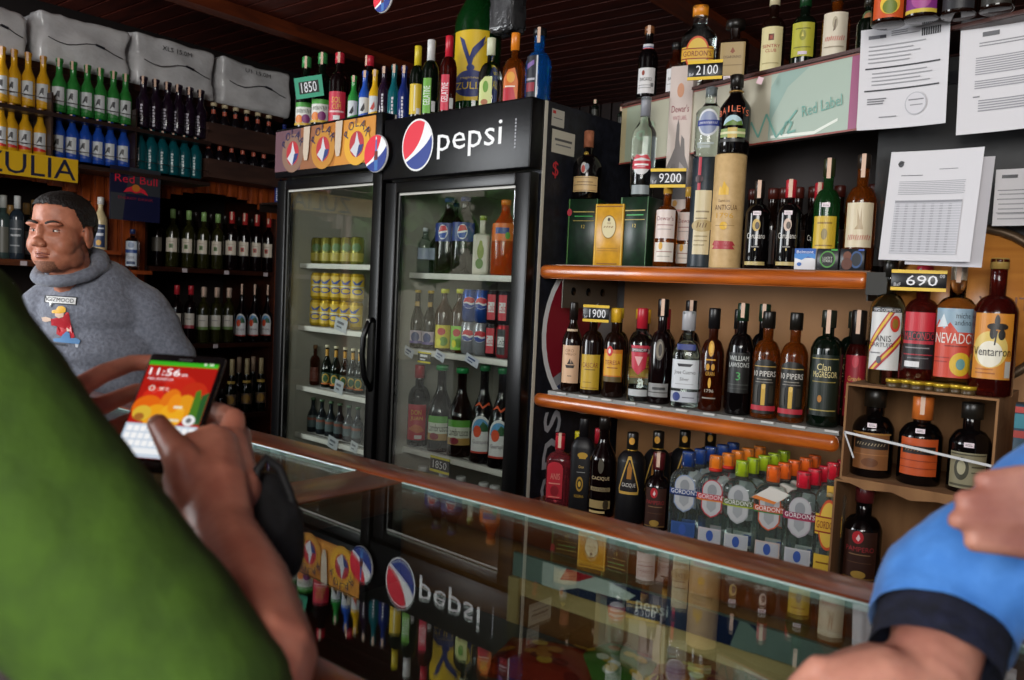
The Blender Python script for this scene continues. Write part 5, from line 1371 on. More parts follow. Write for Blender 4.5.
a = tt('wine_bottle', 'dark bottle with a pink-red label and red-white cap on the left cooler', Tp(338, 118, 53, 20, .10, TOPQ), 'wine', G_WINE, ('c0283a', .14, 1.25), [(.06, .46, .93, plain('c42a44', [('t', 'SOL', 0, .72, .2, 'd8a83a', 1.0), ('t', 'CUM', .05, .5, .18, 'd8a83a', .9), ('r', -.8, .8, .3, .36, 'e0b8b8'), ('r', -.3, .4, .05, .2, 'd8d8d8')]))], stamp=.14)
dup(a, F2W(onF(368, 112, .20)) * 1 + Vector((0, 0, 0)), 0, 'dark red-capped bottle behind the small bottles on the left cooler', G6).location.z = TOPQ
lab2 = lambda c, d: [(.06, .46, .93, plain('c8ccce', [('p', [(-.6, .35), (.2, .75), (.3, .45), (.0, .3)], d), ('r', -1, 1, 0, .12, c), ('p', [(-1, .12), (1, .12), (1, .3)], c)]))]
for x, yb, yt, gcol, lc, nm, stp in ((353, 116, 76, '2f8a3c', '1e1e22', 'small green bottle on the left cooler', 1), (364, 115, 71, '2450b0', '1e1e22', 'small blue bottle on the left cooler', 1), (374, 113, 70, 'd8a81e', 'b03028', 'small yellow bottle on the left cooler', 1)):
    tt('cooler_drink_bottle', nm, Tp(x, yb, yt, 11.5, .08, TOPQ), 'mini', mat(gcol, .12), (gcol, .08, 1.25), lab2(gcol, lc), stamp=.14)
vert = lambda c: [(.06, .48, .45, [('t', 'ICEBERG', 0, .5, .5, c, 1.6, PI / 2), ('r', -.2, .3, .0, .08, c)])]
def vlab(word, c): return [(.05, .46, .5, [('r', -.3, .3 - (i % 2) * .15, i / 7 + .01, i / 7 + .11, c) for i in range(7)])]
for x, yb, yt, gcol, nm, w_ in ((383, 113, 67, '241428', 'small dark purple bottle between the two coolers', 'BREEZE'), (393, 115, 65, '0e5a62', 'small teal bottle on the right cooler', 'LIME'), (403, 113, 66, '1a2a6a', 'small dark blue bottle on the right cooler', 'BLUE')):
    tt('cooler_drink_bottle', nm, Tp(x, yb, yt, 12, .07, TOPP if x > 388 else TOPQ), 'mini', mat(gcol, .1), (gcol, .08, 1.25), vlab(w_, 'd0ccd4'), stamp=.14)
tt('spirit_bottle', 'bottle with a yellow cap and yellow label on the right cooler', Tp(416, 113, 46, 15, .07), 'wine', G_DKGREEN, ('d8c02a', .26, 1.3), [(.08, .48, .93, plain('d8b82a', [('r', -.2, .0, .1, .95, 'e8e0c0'), ('r', .2, .7, .0, .2, 'd8d8d8')]))], stamp=0)
def gel(label, x, yb, yt, cap, lc, g): tt('spirit_bottle', label, Tp(x, yb, yt, 17, .07), 'wine', g, (cap, .26, 1.3), [(.06, .50, .93, [('r', -.75, .35, 0, 1, lc), ('t', 'GELATINE', -.2, .5, .20, 'ececec', 2.4, PI / 2), ('r', .45, .95, .05, .35, 'd8d8d8')])], stamp=0)
gel('clear-green bottle with a white cap and vertical green lettering on the right cooler', 429, 111, 40, 'dcdcda', '6aa83a', G_DKGREEN)
gel('dark red bottle with a red cap and vertical red lettering on the right cooler', 447, 107, 36, 'c82034', 'c82a44', G_RED)
p, H, R = Tp(475, 110, 30, 47, .32)
t = tt('giant_beer_bottle', 'giant green display bottle with a yellow label reading ZULIA on the right cooler', (p, .72, R), 'cream', solidglass('124a1e', .6), None,
   [(.14, .51, .85, plain('d8b41e', [('e', .15, .24, 1.0, .19, '1c2a6a'), ('t', 'regional', .1, .32, .045, 'c8b04a', 1.0), ('t', 'ZULIA', .1, .21, .10, 'e0c02a', 1.55),
      ('p', [(.1, .42), (.25, .60), (.95, .88), (.70, .80), (.80, .92), (.2, .74), (.05, .62), (-.25, .86), (-.55, .92), (-.30, .72), (-.1, .58)], '1c2a6a'), ('e', .12, .46, .2, .05, '1c2a6a')]))], k=.5)
tt('flavoured_rum_bottle', 'clear flat bottle with a green-white label and pale cap on the right cooler', Tp(489, 102, 38, 23, .07), 'pot', G_CLEAR, ('d4d8b8', .24, 1.3), [(.04, .44, .8, [('p', [(-1, 0), (.4, 0), (.4, 1), (-.4, 1), (-1, .8)], 'c8d08a'), ('e', -.3, .65, .3, .2, '6a9a3a'), ('e', -.4, .12, .4, .10, 'a86a4a')])], n=2.6, dr=.7, stamp=0)
tt('flavoured_rum_bottle', 'amber flat bottle with an orange cap and red label on the right cooler', Tp(513, 99, 33, 23, .07), 'pot', G_AMBER, ('e0821e', .24, 1.3), [(.04, .50, .8, [('p', [(-1, 0), (.6, 0), (.6, .6), (.2, 1), (-.5, .95), (-1, .7)], 'd06a1e'), ('p', [(-1, 0), (.5, 0), (.1, .45), (-1, .4)], 'b82434'), ('e', -.2, .72, .45, .16, 'e0a03a'), ('r', -.8, .3, .43, .47, 'e8d8c8')])], n=2.6, dr=.7, stamp=0)
tt('vodka_bottle', 'bright blue bottle with a dark label, rightmost on the right cooler', Tp(537, 99, 29, 26, .12), 'rum', solidglass('1a78d8', .8), ('141418', .10, 1.3), [(.05, .62, .9, [('r', -1, .0, 0, 1, '1a1a26'), ('p', [(-.9, .7), (-.2, .8), (-.2, .9), (-.9, .82)], '7a5a9a'), ('r', -.9, -.1, .2, .4, '8a2434'), ('r', -.9, -.1, .45, .5, 'a8a8b0'), ('r', .0, .12, 0, 1, 'c8ccd4')])], stamp=.2)
for i, (x, yt, lab) in enumerate(((588, 101, 'dark green-capped bottle standing at the back of the right cooler, the left of two'), (609, 99, 'dark green-capped bottle standing at the back of the right cooler, the right of two'))):
    v = onX(x, 116, -1.67)
    p = Vector((-1.60 - .055 * (1 - i) - .02, v.y - .05 if i == 0 else 2.60, TOPP))
    if i == 0: p.y = 2.42
    p = F2W((-.05, .38 + i * .16, TOPP))
    sb('wine_bottle', lab, (p, .07 if i == 0 else .075, .014), 'spirit', G_DKGREEN, ('2a6a3a', .16, 1.25), [(.1, .5, .9, plain('2a2a24'))], G6, stamp=.2)
pt = pricetag('teal-green price tag reading 1850 leaning on the leftmost bottles of the left cooler', 309, 87, 27, 21, 0, '1850', None, '3a9a78', F=.02)
pt.rotation_euler = (0, -.16, face(pt.location, .6))
v = atD(508, 11, 3.1)
t = thing('wrapped_lamp', 'dark crumpled plastic-wrapped lamp hanging behind the giant bottle', 'lamp', v)
bm = bmesh.new(); bmesh.ops.create_cube(bm, size=1)
bmesh.ops.bevel(bm, geom=bm.edges[:], offset=.12, segments=3, profile=.5, affect='EDGES')
bmesh.ops.subdivide_edges(bm, edges=bm.edges[:], cuts=5, use_grid_fill=True)
for q in bm.verts:
    q.co = Vector((q.co.x * .115, q.co.y * .09, q.co.z * .17)) * (1 + .10 * noise.noise(Vector((q.co.x * 16, q.co.y * 16, q.co.z * 5))) + .06 * noise.noise(q.co * 22))
mb = MB(); mb.bm(bm, noisy('dark_film', '2a2a2c', '4a4a4c', 9, .2, .6), True); mb.build('plastic_film', t)
mb = MB(); mb.box((-.075, -.02, .08), (.075, .02, .10), mat('6a6a6a', .3, .5)); mb.build('holder', t)
mb = MB(); mb.tube([(0, 0, .09), (0, 0, ZC - v.z - .001)], .004, BLACKPL); mb.build('cord', t)

# ---------------------------------------------------------------- inside the right cooler
G7 = 'drinks inside the right cooler'
def Fp(x, yb, yt, w, z, off=.165):
    p = F2W(onF(x, yb, off)); p.z = z + .0005
    return p, onF(x + (yb - yt) * .045, yt, off).z - z, w / 2 * depth(p) / FPX
S1, S2_, S3_, S4_ = SH_P
fi = lambda name, label, pos, *a, **k: sb(name, label, pos, *a, group=G7, **k)
a = fi('cola_bottle', 'big dark cola bottle with a globe label, front right of three in the right cooler', Fp(463, 274, 197, 27, S1), 'pet', mat('160a08', .1), ('1a3a8a', .06, 1.2), [(.42, .66, .95, plain('1c2e7a', [('e', 0, .5, .4, .4, 'e0e0e4'), ('p', [(-.38, .5), (.38, .6), (.2, .85), (-.2, .85)], 'c02838'), ('p', [(-.36, .4), (.36, .5), (.2, .18), (-.2, .18)], '2a4aa0')]))])
dup(a, F2W(onF(447, 273, .17)) , .3, 'big dark cola bottle, front left of three in the right cooler', G7).location.z = S1 + .0005
dup(a, F2W(onF(452, 273, .30)) , .3, 'big dark cola bottle behind the other two in the right cooler', G7).location.z = S1 + .0005
a = fi('juice_carton', 'pale juice carton bottle with a pear picture on the top shelf of the right cooler', Fp(481, 275, 216, 17, S1), 'box', mat('c8c4b4', .4), ('8a9a3a', .08, 1.3), [(.05, .60, .9, plain('ccc8b8', [('e', 0, .62, .45, .24, '7a8a2c'), ('e', 0, .80, .25, .16, '8a9838'), ('e', -.1, .25, .5, .16, '5a7a2c')]))], n=6)
fi('orange_soda_bottle', 'orange soda bottle on the top shelf of the right cooler', Fp(503, 276, 200, 27, S1, .15), 'pet', solidglass('d0501a', .5), ('e07a1e', .07, 1.2), [(.45, .68, .95, plain('d86a1e', [('r', -.6, .5, .4, .75, '2a3a8a'), ('e', .4, .3, .2, .2, '5a9a3a')]))])
a = fi('water_bottle', 'clear water bottle, leftmost on the top shelf of the right cooler', Fp(424, 272, 228, 15, S1), 'pet', solidglass('d0dce0'), ('d0d4dc', .08, 1.2), [(.3, .55, .95, plain('a0aac0'))])
dup(a, F2W(onF(436, 272, .18)), .2, 'clear water bottle, right of the leftmost one on the top shelf of the right cooler', G7).location.z = S1 + .0005
malt = [(.08, .30, .93, plain('c8b8c8', [('e', 0, .5, .6, .4, '2a3a7a'), ('r', -1, 1, 0, .2, '6a5a9a')])), (.66, .80, .9, plain('b8923a'))]
a = fi('malt_bottle', 'small gold-necked dark malt bottle, leftmost in the right cooler', Fp(416, 347, 290, 15, S2_, .15), 'hock', G_BROWN, ('c8a83a', .05, 1.25), malt)
dup(a, F2W(onF(429, 347, .15)), .4, 'small gold-necked dark malt bottle beside the iced tea in the right cooler', G7).location.z = S2_ + .0005
dup(a, F2W(onF(424, 344, .26)), .2, 'small dark malt bottle behind the two front ones in the right cooler', G7).location.z = S2_ + .0005
tea = lambda c: [(.05, .42, .95, plain(c, [('e', -.1, .72, .5, .16, 'c02a30'), ('e', .2, .3, .5, .2, '6a9a2a'), ('e', -.4, .25, .3, .16, 'e8e03a')]))]
fi('iced_tea_bottle', 'iced tea bottle with a yellow label on the second shelf of the right cooler', Fp(443, 349, 289, 18, S2_, .15), 'pet', mat('3a1c0a', .1), ('c8c82a', .07, 1.5), tea('d8c82a'))
fi('iced_tea_bottle', 'iced tea bottle with a green label on the second shelf of the right cooler', Fp(458, 351, 289, 17, S2_, .15), 'pet', mat('3a1c0a', .1), ('c8c82a', .07, 1.5), tea('8ac83a'))
def can(label, x, yb, z, col, items, off, R=.029, H=.118, nm='soda_can', grp=G7):
    p = F2W(onF(x, yb, off)); p.z = z + .0005
    t = thing(nm, label, 'can', p, face(p, .8), grp)
    mb = MB(); mb.lathe([(0, R * .78), (.004, R * .86), (.012, R), (H - .012, R), (H - .003, R * .84), (H, R * .84)], mat(col, .25, .5), 24); mb.build('can_body', t)
    mb = MB(); mb.lathe([(H - .004, R * .78), (H + .0005, R * .85), (H + .0012, R * .80), (H - .001, R * .76)], CHROME, 24); mb.build('rim', t)
    l = MB(); l.art(items, R * 1.4, .014, H - .014, cylmap(R), maxe=R * .25); l.build('printed_wrap', t)
    return t
pc = lambda bg: [('e', 0, .62, .62, .24, 'dcdce0'), ('p', [(-.6, .62), (-.42, .80), (0, .86), (.42, .80), (.6, .66), (.2, .60), (-.2, .66)], 'c82838'), ('p', [(-.58, .58), (-.2, .60), (.2, .52), (.58, .58), (.4, .44), (0, .39), (-.4, .44)], '1e3a90')]
dk = lambda c: [('r', -.6, .2, .0, 1, c), ('r', -.5, .1, .3, .7, 'd8d8d8'), ('t', 'Cola', -.2, .5, .3, c, .7)]
row = ((468, 350, '9a9ca4', pc(0), 'silver cola can'), (480, 353, '9a9ca4', pc(0), 'silver cola can'), (492, 356, '1e1c20', dk('c02434'), 'black and white cola can'), (503, 358, 'a8242e', dk('2a2a2c'), 'red cola can'))
upc = ((470, '1f4a9a', pc(0), 'blue cola can'), (482, '1f4a9a', pc(0), 'blue cola can'), (494, '1e1c20', dk('c02434'), 'black and white cola can'), (505, '24242a', dk('c02434'), 'dark cola can'))
for i, (x, yb, c, it, nm) in enumerate(row):
    q = can(nm + ', lower layer, ' + nth(i, 4) + ' in the right cooler', x, yb, S2_, c, it, .15)
    b = can(upc[i][3] + ', upper layer, ' + nth(i, 4) + ' in the right cooler', x, yb, S2_, upc[i][1], upc[i][2], .15)
    b.location.z = S2_ + .1205
fi('wine_punch_bottle', 'red-labelled dark bottle with a red cap, leftmost on the right cooler\'s third shelf', Fp(417, 446, 365, 22, S3_), 'wine', G_WINE, ('a82030', .16, 1.25), [(.08, .52, .93, plain('b82034', [('t', 'DON', 0, .78, .14, 'd8b03a', 1.0), ('t', 'JUAN', .05, .6, .14, 'd8b03a', 1.2), ('p', [(-.8, .3), (-.1, .45), (.5, .4), (.8, .26), (.2, .2)], 'c86a3a'), ('r', -.1, .6, .04, .14, 'd8d0d0')]))])
lam = [(.14, .42, .93, plain('d0d4c4', [('r', -1, 1, .72, 1, '5aa03a'), ('t', 'Lambrusco', 0, .52, .3, '26262a', 1.7), ('r', -1, 1, 0, .28, 'b08a4a'), ('e', -.3, .16, .4, .14, '8a2a3a')]))]
a = fi('sparkling_wine_bottle', 'green-capped dark wine bottle on the third shelf of the right cooler, left of two', Fp(439, 454, 365, 26, S3_), 'hock', G_WINE, ('1e8a4a', .06, 1.4), lam)
dup(a, F2W(onF(459, 459, .165)), face(F2W(onF(459, 459, .165)), .75), 'green-capped dark wine bottle on the third shelf of the right cooler, right of two', G7).location.z = S3_ + .0005
fru = [(.10, .50, .90, [('p', [(math.cos(k * PI / 12) * .95, .58 + math.sin(k * PI / 12) * .40) for k in range(13)] + [(-.95, .02), (.95, .02)], 'dcdcdc'), ('p', [(math.cos(k * PI / 12) * .8, .58 + math.sin(k * PI / 12) * .33) for k in range(13)], '5a9ac8'), ('p', [(-.8, .58), (.8, .58), (.6, .74), (.2, .84), (-.2, .66)], '2a5a34'), ('e', -.3, .58, .38, .15, 'd8502a'), ('t', 'Guarapita', 0, .30, .13, '6a5a64', 1.4), ('r', -.95, .95, .02, .07, 'b83a2a')]), (.56, .64, .9, [('p', [(-1, .2), (-.3, .9), (.1, .3), (.8, .9), (1, .4), (.7, .5), (.1, 0), (-.3, .5)], 'd8582a')])]
a = fi('fruit_liqueur_bottle', 'dark bottle with an arched fruit label in the right cooler, left of two', Fp(481, 464, 365, 25, S3_, .15), 'hock', G_DARK, ('1a6a3a', .06, 1.3), fru)
dup(a, F2W(onF(499, 468, .14)), face(F2W(onF(499, 468, .14)), .75), 'dark bottle with an arched fruit label in the right cooler, right of two', G7).location.z = S3_ + .0005
src = None
for i, (x, yb) in enumerate(((423, 468), (444, 472), (461, 477), (484, 480), (495, 482))):
    p = F2W(onF(x, yb, .15)); p.z = S4_ + .0005
    lab = 'white-capped bottle low down in the right cooler, ' + nth(i, 5) + ' of five'
    if src is None: src = sb('sparkling_wine_bottle', lab, (p, onF(x, yb - 2, .15).z - S4_, .04), 'hock', G_DKGREEN, ('d4d4d4', .07, 1.4), [(.1, .4, .9, plain('5a6a4a'))], G7)
    else: dup(src, p, .3, lab)
def shelftag(label, x, y, w, h, txt, col, tcol, off=.098, tilt=0):
    v = onF(x, y, off); p = F2W(v); k = depth(p) / FPX
    t = thing('price_tag', label, 'price tag', p, FA, 'price tags in the coolers')
    w, h = w * k / 2 / .77, h * k / 2
    mb = MB(); mb.box((-w, -.0012, -h), (w, 0, h), mat(col, .45))
    S = planemap((0, -.0014, 0), (1, 0, 0), (0, 0, 1), (0, -1, 0))
    if col == '16161a': mb.art([('r', -1, 1, .86, 1, 'd8c81e'), ('r', -1, 1, 0, .16, 'd8c81e')], w, -h, h, S)
    if txt: mb.text(txt, 0, 0, h * .95, ink(tcol), S, .0008, width=w * 1.4)
    else: mb.art([('r', -.6, .5, .55, .75, tcol), ('r', -.6, .2, .25, .38, tcol)], w, -h, h, S, base=.0008)
    mb.build('card', t)
    if tilt: t.rotation_euler.y = tilt
    return t
shelftag('yellow-edged price tag reading 1850 on the third shelf edge of the right cooler', 440, 465, 22, 16, '1850', '16161a', 'dcdce0')
shelftag('small yellow-edged black price tag on the second shelf edge of the right cooler', 424.5, 357.5, 15, 11, '', '16161a', 'dcdce0')
for x, y, lab in ((409, 352, 'small white price tag at the left end of the right cooler\'s second shelf'), (440, 356, 'small white price tag near the middle of the right cooler\'s second shelf'), (472, 360.5, 'wider white price tag on the right cooler\'s second shelf edge')):
    shelftag(lab, x, y, 11 if x < 470 else 15, 9, '', 'c8ccd8', '3a4a7a', tilt=.35)

# ---------------------------------------------------------------- inside the left cooler
G8 = 'drinks inside the left cooler'
bp = [('r', -1, 1, .0, 1, 'd0ae2a'), ('p', [(-.7, .88), (-.1, .70), (.7, .92), (.2, .62), (-.3, .62)], '2a4a9a'), ('e', 0, .32, .6, .16, '1f46a0'), ('e', 0, .32, .44, .10, 'd8b83a'), ('r', -.7, .7, .5, .55, 'd8dcc8')]
Q1, Q2, Q3, Q4 = qs
src = None
for lay in range(2):
    for i, x in enumerate((316, 326, 336, 346, 356)):
        p = F2W(onF(x, 327, .16)); p.z = Q2 + .0005 + lay * .1205
        lab = ('lower', 'upper')[lay] + ' layer yellow beer can, ' + nth(i, 5) + ' in the left cooler'
        if src is None: src = can(lab, x, 327, Q2, 'c8a428', bp, .16, nm='beer_can', grp=G8)
        else: dup(src, p, face(p, .8) + random.uniform(-.3, .3), lab)
src = None
for i, x in enumerate((317, 327, 337, 347, 357)):
    p = F2W(onF(x, 263, .18)); p.z = Q1 + .0005
    lab = 'yellow-green can on the left cooler top shelf, ' + nth(i, 5) + ' of five'
    if src is None: src = can(lab, x, 263, Q1, '8a8438', [('r', -1, 1, 0, .4, 'b0a040'), ('e', 0, .66, .5, .2, '5a7a4a')], .18, nm='beer_can', grp=G8)
    else: dup(src, p, face(p, .8), lab)
src = None
for i, (x, yt) in enumerate(((326, 345), (335, 346), (344, 347), (352, 347), (359, 348))):
    p, H, R = Fp(x, 393, yt, 11, Q3, .17)
    lab = 'gold-necked dark beer bottle in the left cooler, ' + nth(i, 5) + ' of five'
    if src is None: src = sb('beer_bottle', lab, (p, H, R), 'hock', G_DKGREEN, ('d8cfb0', .06, 1.3), [(.08, .36, .93, plain('26402a', [('e', 0, .5, .7, .4, 'c8a03a'), ('e', 0, .5, .5, .3, '2a5a34'), ('r', -1, 1, 0, .12, 'c86a2a')])), (.74, .90, .9, plain('c8922a'))], G8)
    else: dup(src, p, face(p, .7), lab)
sb('liqueur_bottle', 'tall amber-brown bottle left of the gold-necked row in the left cooler', Fp(314, 392, 345, 10, Q3, .17), 'wine', G_RUM, ('6a4a2a', .1, 1.2), [(.1, .45, .9, plain('6a3428'))], G8)
src = None
for i, x in enumerate((312, 321, 330, 339, 348, 357)):
    p = F2W(onF(x, 442, .17)); p.z = Q4 + .0005
    lab = 'pale-labelled dark bottle low in the left cooler, ' + nth(i, 6) + ' of six'
    if src is None: src = sb('beer_bottle', lab, (p, .155, .026), 'hock', mat('1c2228', .1), ('4a6a4a', .06, 1.3), [(.15, .5, .9, plain('4a5a5c', [('r', -1, 1, .6, .8, '8a4a3a')]))], G8)
    else: dup(src, p, .5, lab)
for x, y, w, h, lab in ((341, 325, 16, 13, 'white price tag on the can shelf of the left cooler'), (339, 387, 11, 13, 'white price tag on the bottle shelf of the left cooler'), (333, 443, 13, 12, 'white price tag on the lowest shelf of the left cooler, the left of two'), (354, 447, 9, 11, 'white price tag on the lowest shelf of the left cooler, the right of two')):
    shelftag(lab, x, y, w, h, '', 'b4b8bc', '5a6068', tilt=.2)

# ---------------------------------------------------------------- left wall
G9 = 'small bottles in the wall rack'
def minis(name, xs, yb, yt, w, z, gm, cap, labs, words_, stamp=.16, X=XR - .045, prof='mini', grp=G9, cat='bottle', slope=.19, zf=.018):
    src = None
    for i, x in enumerate(xs):
        p = onX(x, yb + (x - xs[0]) * slope, X)
        p.z = z + zf
        lab = words_ % nth(i, len(xs))
        if src is None:
            D = depth(p)
            H = onX(x + 2, yt, X).z - z - zf
            src = thing(name, lab, cat, p, face(p, .8), grp)
            make_bottle(src, H, w / 2 * D / FPX, prof, gm, cap, labs, stamp=stamp)
        else: dup(src, p, face(p, .8) + random.uniform(-.2, .2), lab, grp)
        a = src
ml = lambda c, d: [(.08, .46, .93, plain('c4c8ca', [('p', [(-.5, .40), (.0, .80), (.35, .80), (.3, .45), (0, .55)], d), ('r', -.4, .5, .28, .33, d), ('p', [(-1, 0), (1, 0), (1, .1), (-1, .24)], c)]))]
YEL, GRE, BLU = mat('cf9a1c', .12), mat('2a7a34', .12), mat('1f48a4', .12)
PUR, TEA, NOI = mat('1c1220', .1), mat('0d5058', .1), mat('120f14', .1)
minis('cooler_drink_bottle', (2, 14, 28, 43), 93, 47, 13, ZR[1], YEL, ('c88a1c', .06, 1.2), ml('cf9a1c', '26262a'), 'small yellow bottle on the upper rack tier, %s of four')
minis('cooler_drink_bottle', (1, 11, 25, 40), 146, 100, 13, ZR[0], YEL, ('c88a1c', .06, 1.2), ml('c8281e', '26262a'), 'small yellow red-marked bottle on the lower rack tier, %s of four')
minis('cooler_drink_bottle', (59, 73, 87, 100, 113, 125), 104, 59, 13.5, ZR[1], GRE, ('2a7a34', .06, 1.2), ml('2a7a34', '1c1c20'), 'small green bottle on the upper rack tier, %s of six')
minis('cooler_drink_bottle', (58, 72, 85, 98, 110, 123), 155, 109, 13.5, ZR[0], BLU, ('1f48a4', .06, 1.2), ml('1f48a4', '1c1c20'), 'small blue bottle on the lower rack tier, %s of six')
minis('cooler_drink_bottle', (143, 155, 167, 178, 189, 200), 121, 77, 14.5, ZR[1], PUR, ('241a2a', .06, 1.2), vlab('ICE', 'b8b4c0'), 'small dark purple bottle on the upper rack tier, %s of six')
minis('cooler_drink_bottle', (139, 151, 162, 173, 184, 195), 164, 122, 14, ZR[0], TEA, ('0d5058', .06, 1.2), vlab('LIMON', 'a8c0c0'), 'small teal bottle on the lower rack tier, %s of six')
rn = [(.70, .82, .9, [('r', -1, 1, 0, 1, 'b05038')]), (.1, .5, .35, [('r', -.6, 0, 0, 1, '4a4a50')])]
for k, (xs, yb, yt, wd) in enumerate((((213, 224, 235, 246, 257, 268), 131, 103, 'upper'), ((208, 219, 231, 242, 253, 263), 167, 138, 'lower'))):
    minis('vodka_mix_bottle', xs, yb + 12, yt, 11, TR[k][0], NOI, ('c8b894', .09, 1.25), rn, 'small dark red-necked bottle in the ' + wd + ' brown tray, %s of six', stamp=0, zf=0)
for x, yb, yt, lab in ((284, 142, 112, 'slim blue bottle beside the upper tray, next to the left cooler'), (279, 184, 148, 'slim blue bottle beside the lower tray, next to the left cooler')):
    p = onX(x, yb, XR - .05); 
    zt_ = onX(x, yt, XR - .05).z
    t = thing('cooler_drink_bottle', lab, 'bottle', (p.x, p.y, ZR[1] - .02 if yb < 150 else ZR[0] - .05), .5, G9)
    make_bottle(t, .21, .024, 'mini', mat('26347a', .15), ('1e2a6a', .06, 1.2), vlab('BLUE', 'c0c8dc'), stamp=0)
t = thing('wall_bracket_shelf', 'narrow dark bracket shelf carrying the slim blue bottles by the left cooler', 'shelf', (XS, onX(283, 150, XR - .05).y, 0))
for z in (ZR[1] - .02, ZR[0] - .05):
    mb = MB(); mb.box((.001, -.06, z - .012), (.18, .07, z - .0003), mat('221814', .5)); mb.build('board', t)
    mb = MB(); mb.box((.001, -.06, z - .05), (.012, .07, z - .012), mat('221814', .5)); mb.build('wall_plate', t)
GW = 'wine bottles in the left niche'
XWN = XS - .06
wl = lambda d: [(.26, .50, .93, plain('d4cab8', [('r', -.3, .3, .28, .58, d), ('r', -.12, .16, .34, .5, '3a2a1c'), ('p', [(-.5, .98), (-.3, 1.08), (-.1, .98)], 'd4cab8'), ('r', -.5, .5, .72, .76, 'a89a84')]))]
GWW = mat('26260e', .08)
minis('wine_bottle', (172, 188, 203, 217), 263, 209, 12.5, ZW[0], GWW, ('8ab06a', .16, 1.15), wl('4a7a2a'), 'green-marked white wine bottle on the upper wine shelf, %s of four', stamp=0, X=XWN, prof='wine', grp=GW, slope=.06, zf=.0005)
minis('wine_bottle', (231, 244, 256, 268), 266, 212, 12.5, ZW[0], G_WINE, ('b83030', .2, 1.15), wl('b8402a'), 'red-marked wine bottle on the upper wine shelf, %s of four', stamp=.14, X=XWN, prof='wine', grp=GW, slope=.06, zf=.0005)
minis('wine_bottle', (157, 178, 195, 210, 224, 238, 251, 263), 262, 208, 12.5, ZW[0], G_WINE, ('2a2420', .16, 1.15), [(.26, .5, .9, plain('6a645a'))], 'dark back-row wine bottle on the upper wine shelf, %s of eight', stamp=0, X=XWN - .12, prof='wine', grp=GW, slope=.06, zf=.0005)
minis('wine_bottle', (176, 190), 339, 285, 12.5, ZW[1], G_WINE, ('b82a34', .16, 1.15), [(.26, .52, .93, plain('c4beb2', [('r', -1, 1, .0, .22, 'a03a44'), ('r', -.5, .5, .6, .65, '6a6460')]))], 'pink-banded red wine bottle on the middle wine shelf, %s of two', stamp=0, X=XWN, prof='wine', grp=GW, slope=.06, zf=.0005)
minis('wine_bottle', (203, 216, 228), 340, 287, 12.5, ZW[1], GWW, ('b8a494', .18, 1.15), [(.24, .50, .93, plain('d0ccc0', [('r', -1, 1, .0, .2, '6a8a4a'), ('r', -.5, .5, .6, .65, '8a8680')]))], 'pale-labelled white wine bottle on the middle wine shelf, %s of three', stamp=.16, X=XWN, prof='wine', grp=GW, slope=.06, zf=.0005)
minis('wine_punch_bottle', (241, 254, 267), 341, 284, 12.5, ZW[1], G_DARK, ('17130f', .2, 1.15), fru[:1], 'fruit-labelled dark bottle on the middle wine shelf, %s of three', stamp=.18, X=XWN, prof='champ', grp=GW, slope=.06, zf=.0005)
minis('sparkling_wine_bottle', (231, 246, 260), 411, 359, 12.5, ZW[2], G_DKGREEN, ('c8b88a', .34, 1.15), [(.16, .36, .93, plain('6a5a4a', [('e', 0, .5, .7, .4, 'a8823a')])), (.55, .60, .9, plain('c8a84a'))], 'foil-necked sparkling wine bottle on the lowest wine shelf, %s of three', stamp=0, X=XWN, prof='champ', grp=GW, slope=.06, zf=.0005)
minis('sparkling_wine_bottle', (238, 252), 410, 357, 12, ZW[2], G_DKGREEN, ('c0a488', .34, 1.15), [(.16, .36, .93, plain('4a4034'))], 'sparkling wine bottle in the back row of the lowest wine shelf, %s of two', stamp=0, X=XWN - .12, prof='champ', grp=GW, slope=.06, zf=.0005)
p = onX(222, 412, XWN); p.z = ZW[2] + .0005
make_bottle(thing('spirit_bottle', 'short dark bottle at the left end of the lowest wine shelf beside the phone', 'bottle', p, face(p, .8), GW), .15, .028, 'squat', G_DARK, ('17130f', .2, 1.15), [(.1, .5, .9, plain('2c2622'))])
GN = 'bottles in the niche behind the man'
XNN = XS - .06
mm = [(.10, .62, .93, plain('3a4248', [('r', -.8, .8, .7, .74, 'a8acb0'), ('r', -.7, .7, .5, .56, 'b8bcc0'), ('r', -.8, .6, .2, .24, '9aa0a4')]))]
minis('rum_bottle', (17,), 255, 196, 14, ZN[0], mat('26303a', .1), ('d0d4d4', .2, 1.2), mm, 'bottle with a silvery label in the niche, left of the man, the %s in front', stamp=0, X=XNN, prof='tall', grp=GN, zf=.0005)
for x, yt, c, lab in ((3, 195, '3a4a48', 'tall pale-topped bottle at the left edge in the niche behind the man'), (10, 205, '4a2a20', 'brown bottle second from the left edge in the niche behind the man'), (26, 203, '20262a', 'dark bottle beside the man\'s cheek in the niche'), (34, 200, '5a4a1c', 'golden bottle next to the man\'s temple in the niche')):
    p = onX(x, 255, XNN - .10); p.z = ZN[0] + .0005
    t = thing('spirit_bottle', lab, 'bottle', p, face(p, .8), GN)
    make_bottle(t, onX(x, yt, XNN - .1).z - p.z, .034, 'spirit', mat(c, .1), ('b8bcb8' if x == 3 else '8a6a3a', .2, 1.2), [(.1, .5, .9, plain('6a6a60' if x != 26 else '8a8e90'))])
p = onX(10, 275, XNN); p.z = ZN[1] + .0005
t = thing('spirit_bottle', 'clear bottle lying low on the shelf under the niche bottles, behind the green shirt', 'bottle', p, .6, GN)
make_bottle(t, .2, .04, 'squat', mat('2a3432', .1), ('a8b0ac', .15, 1.2), [(.2, .5, .9, plain('7a8482'))])
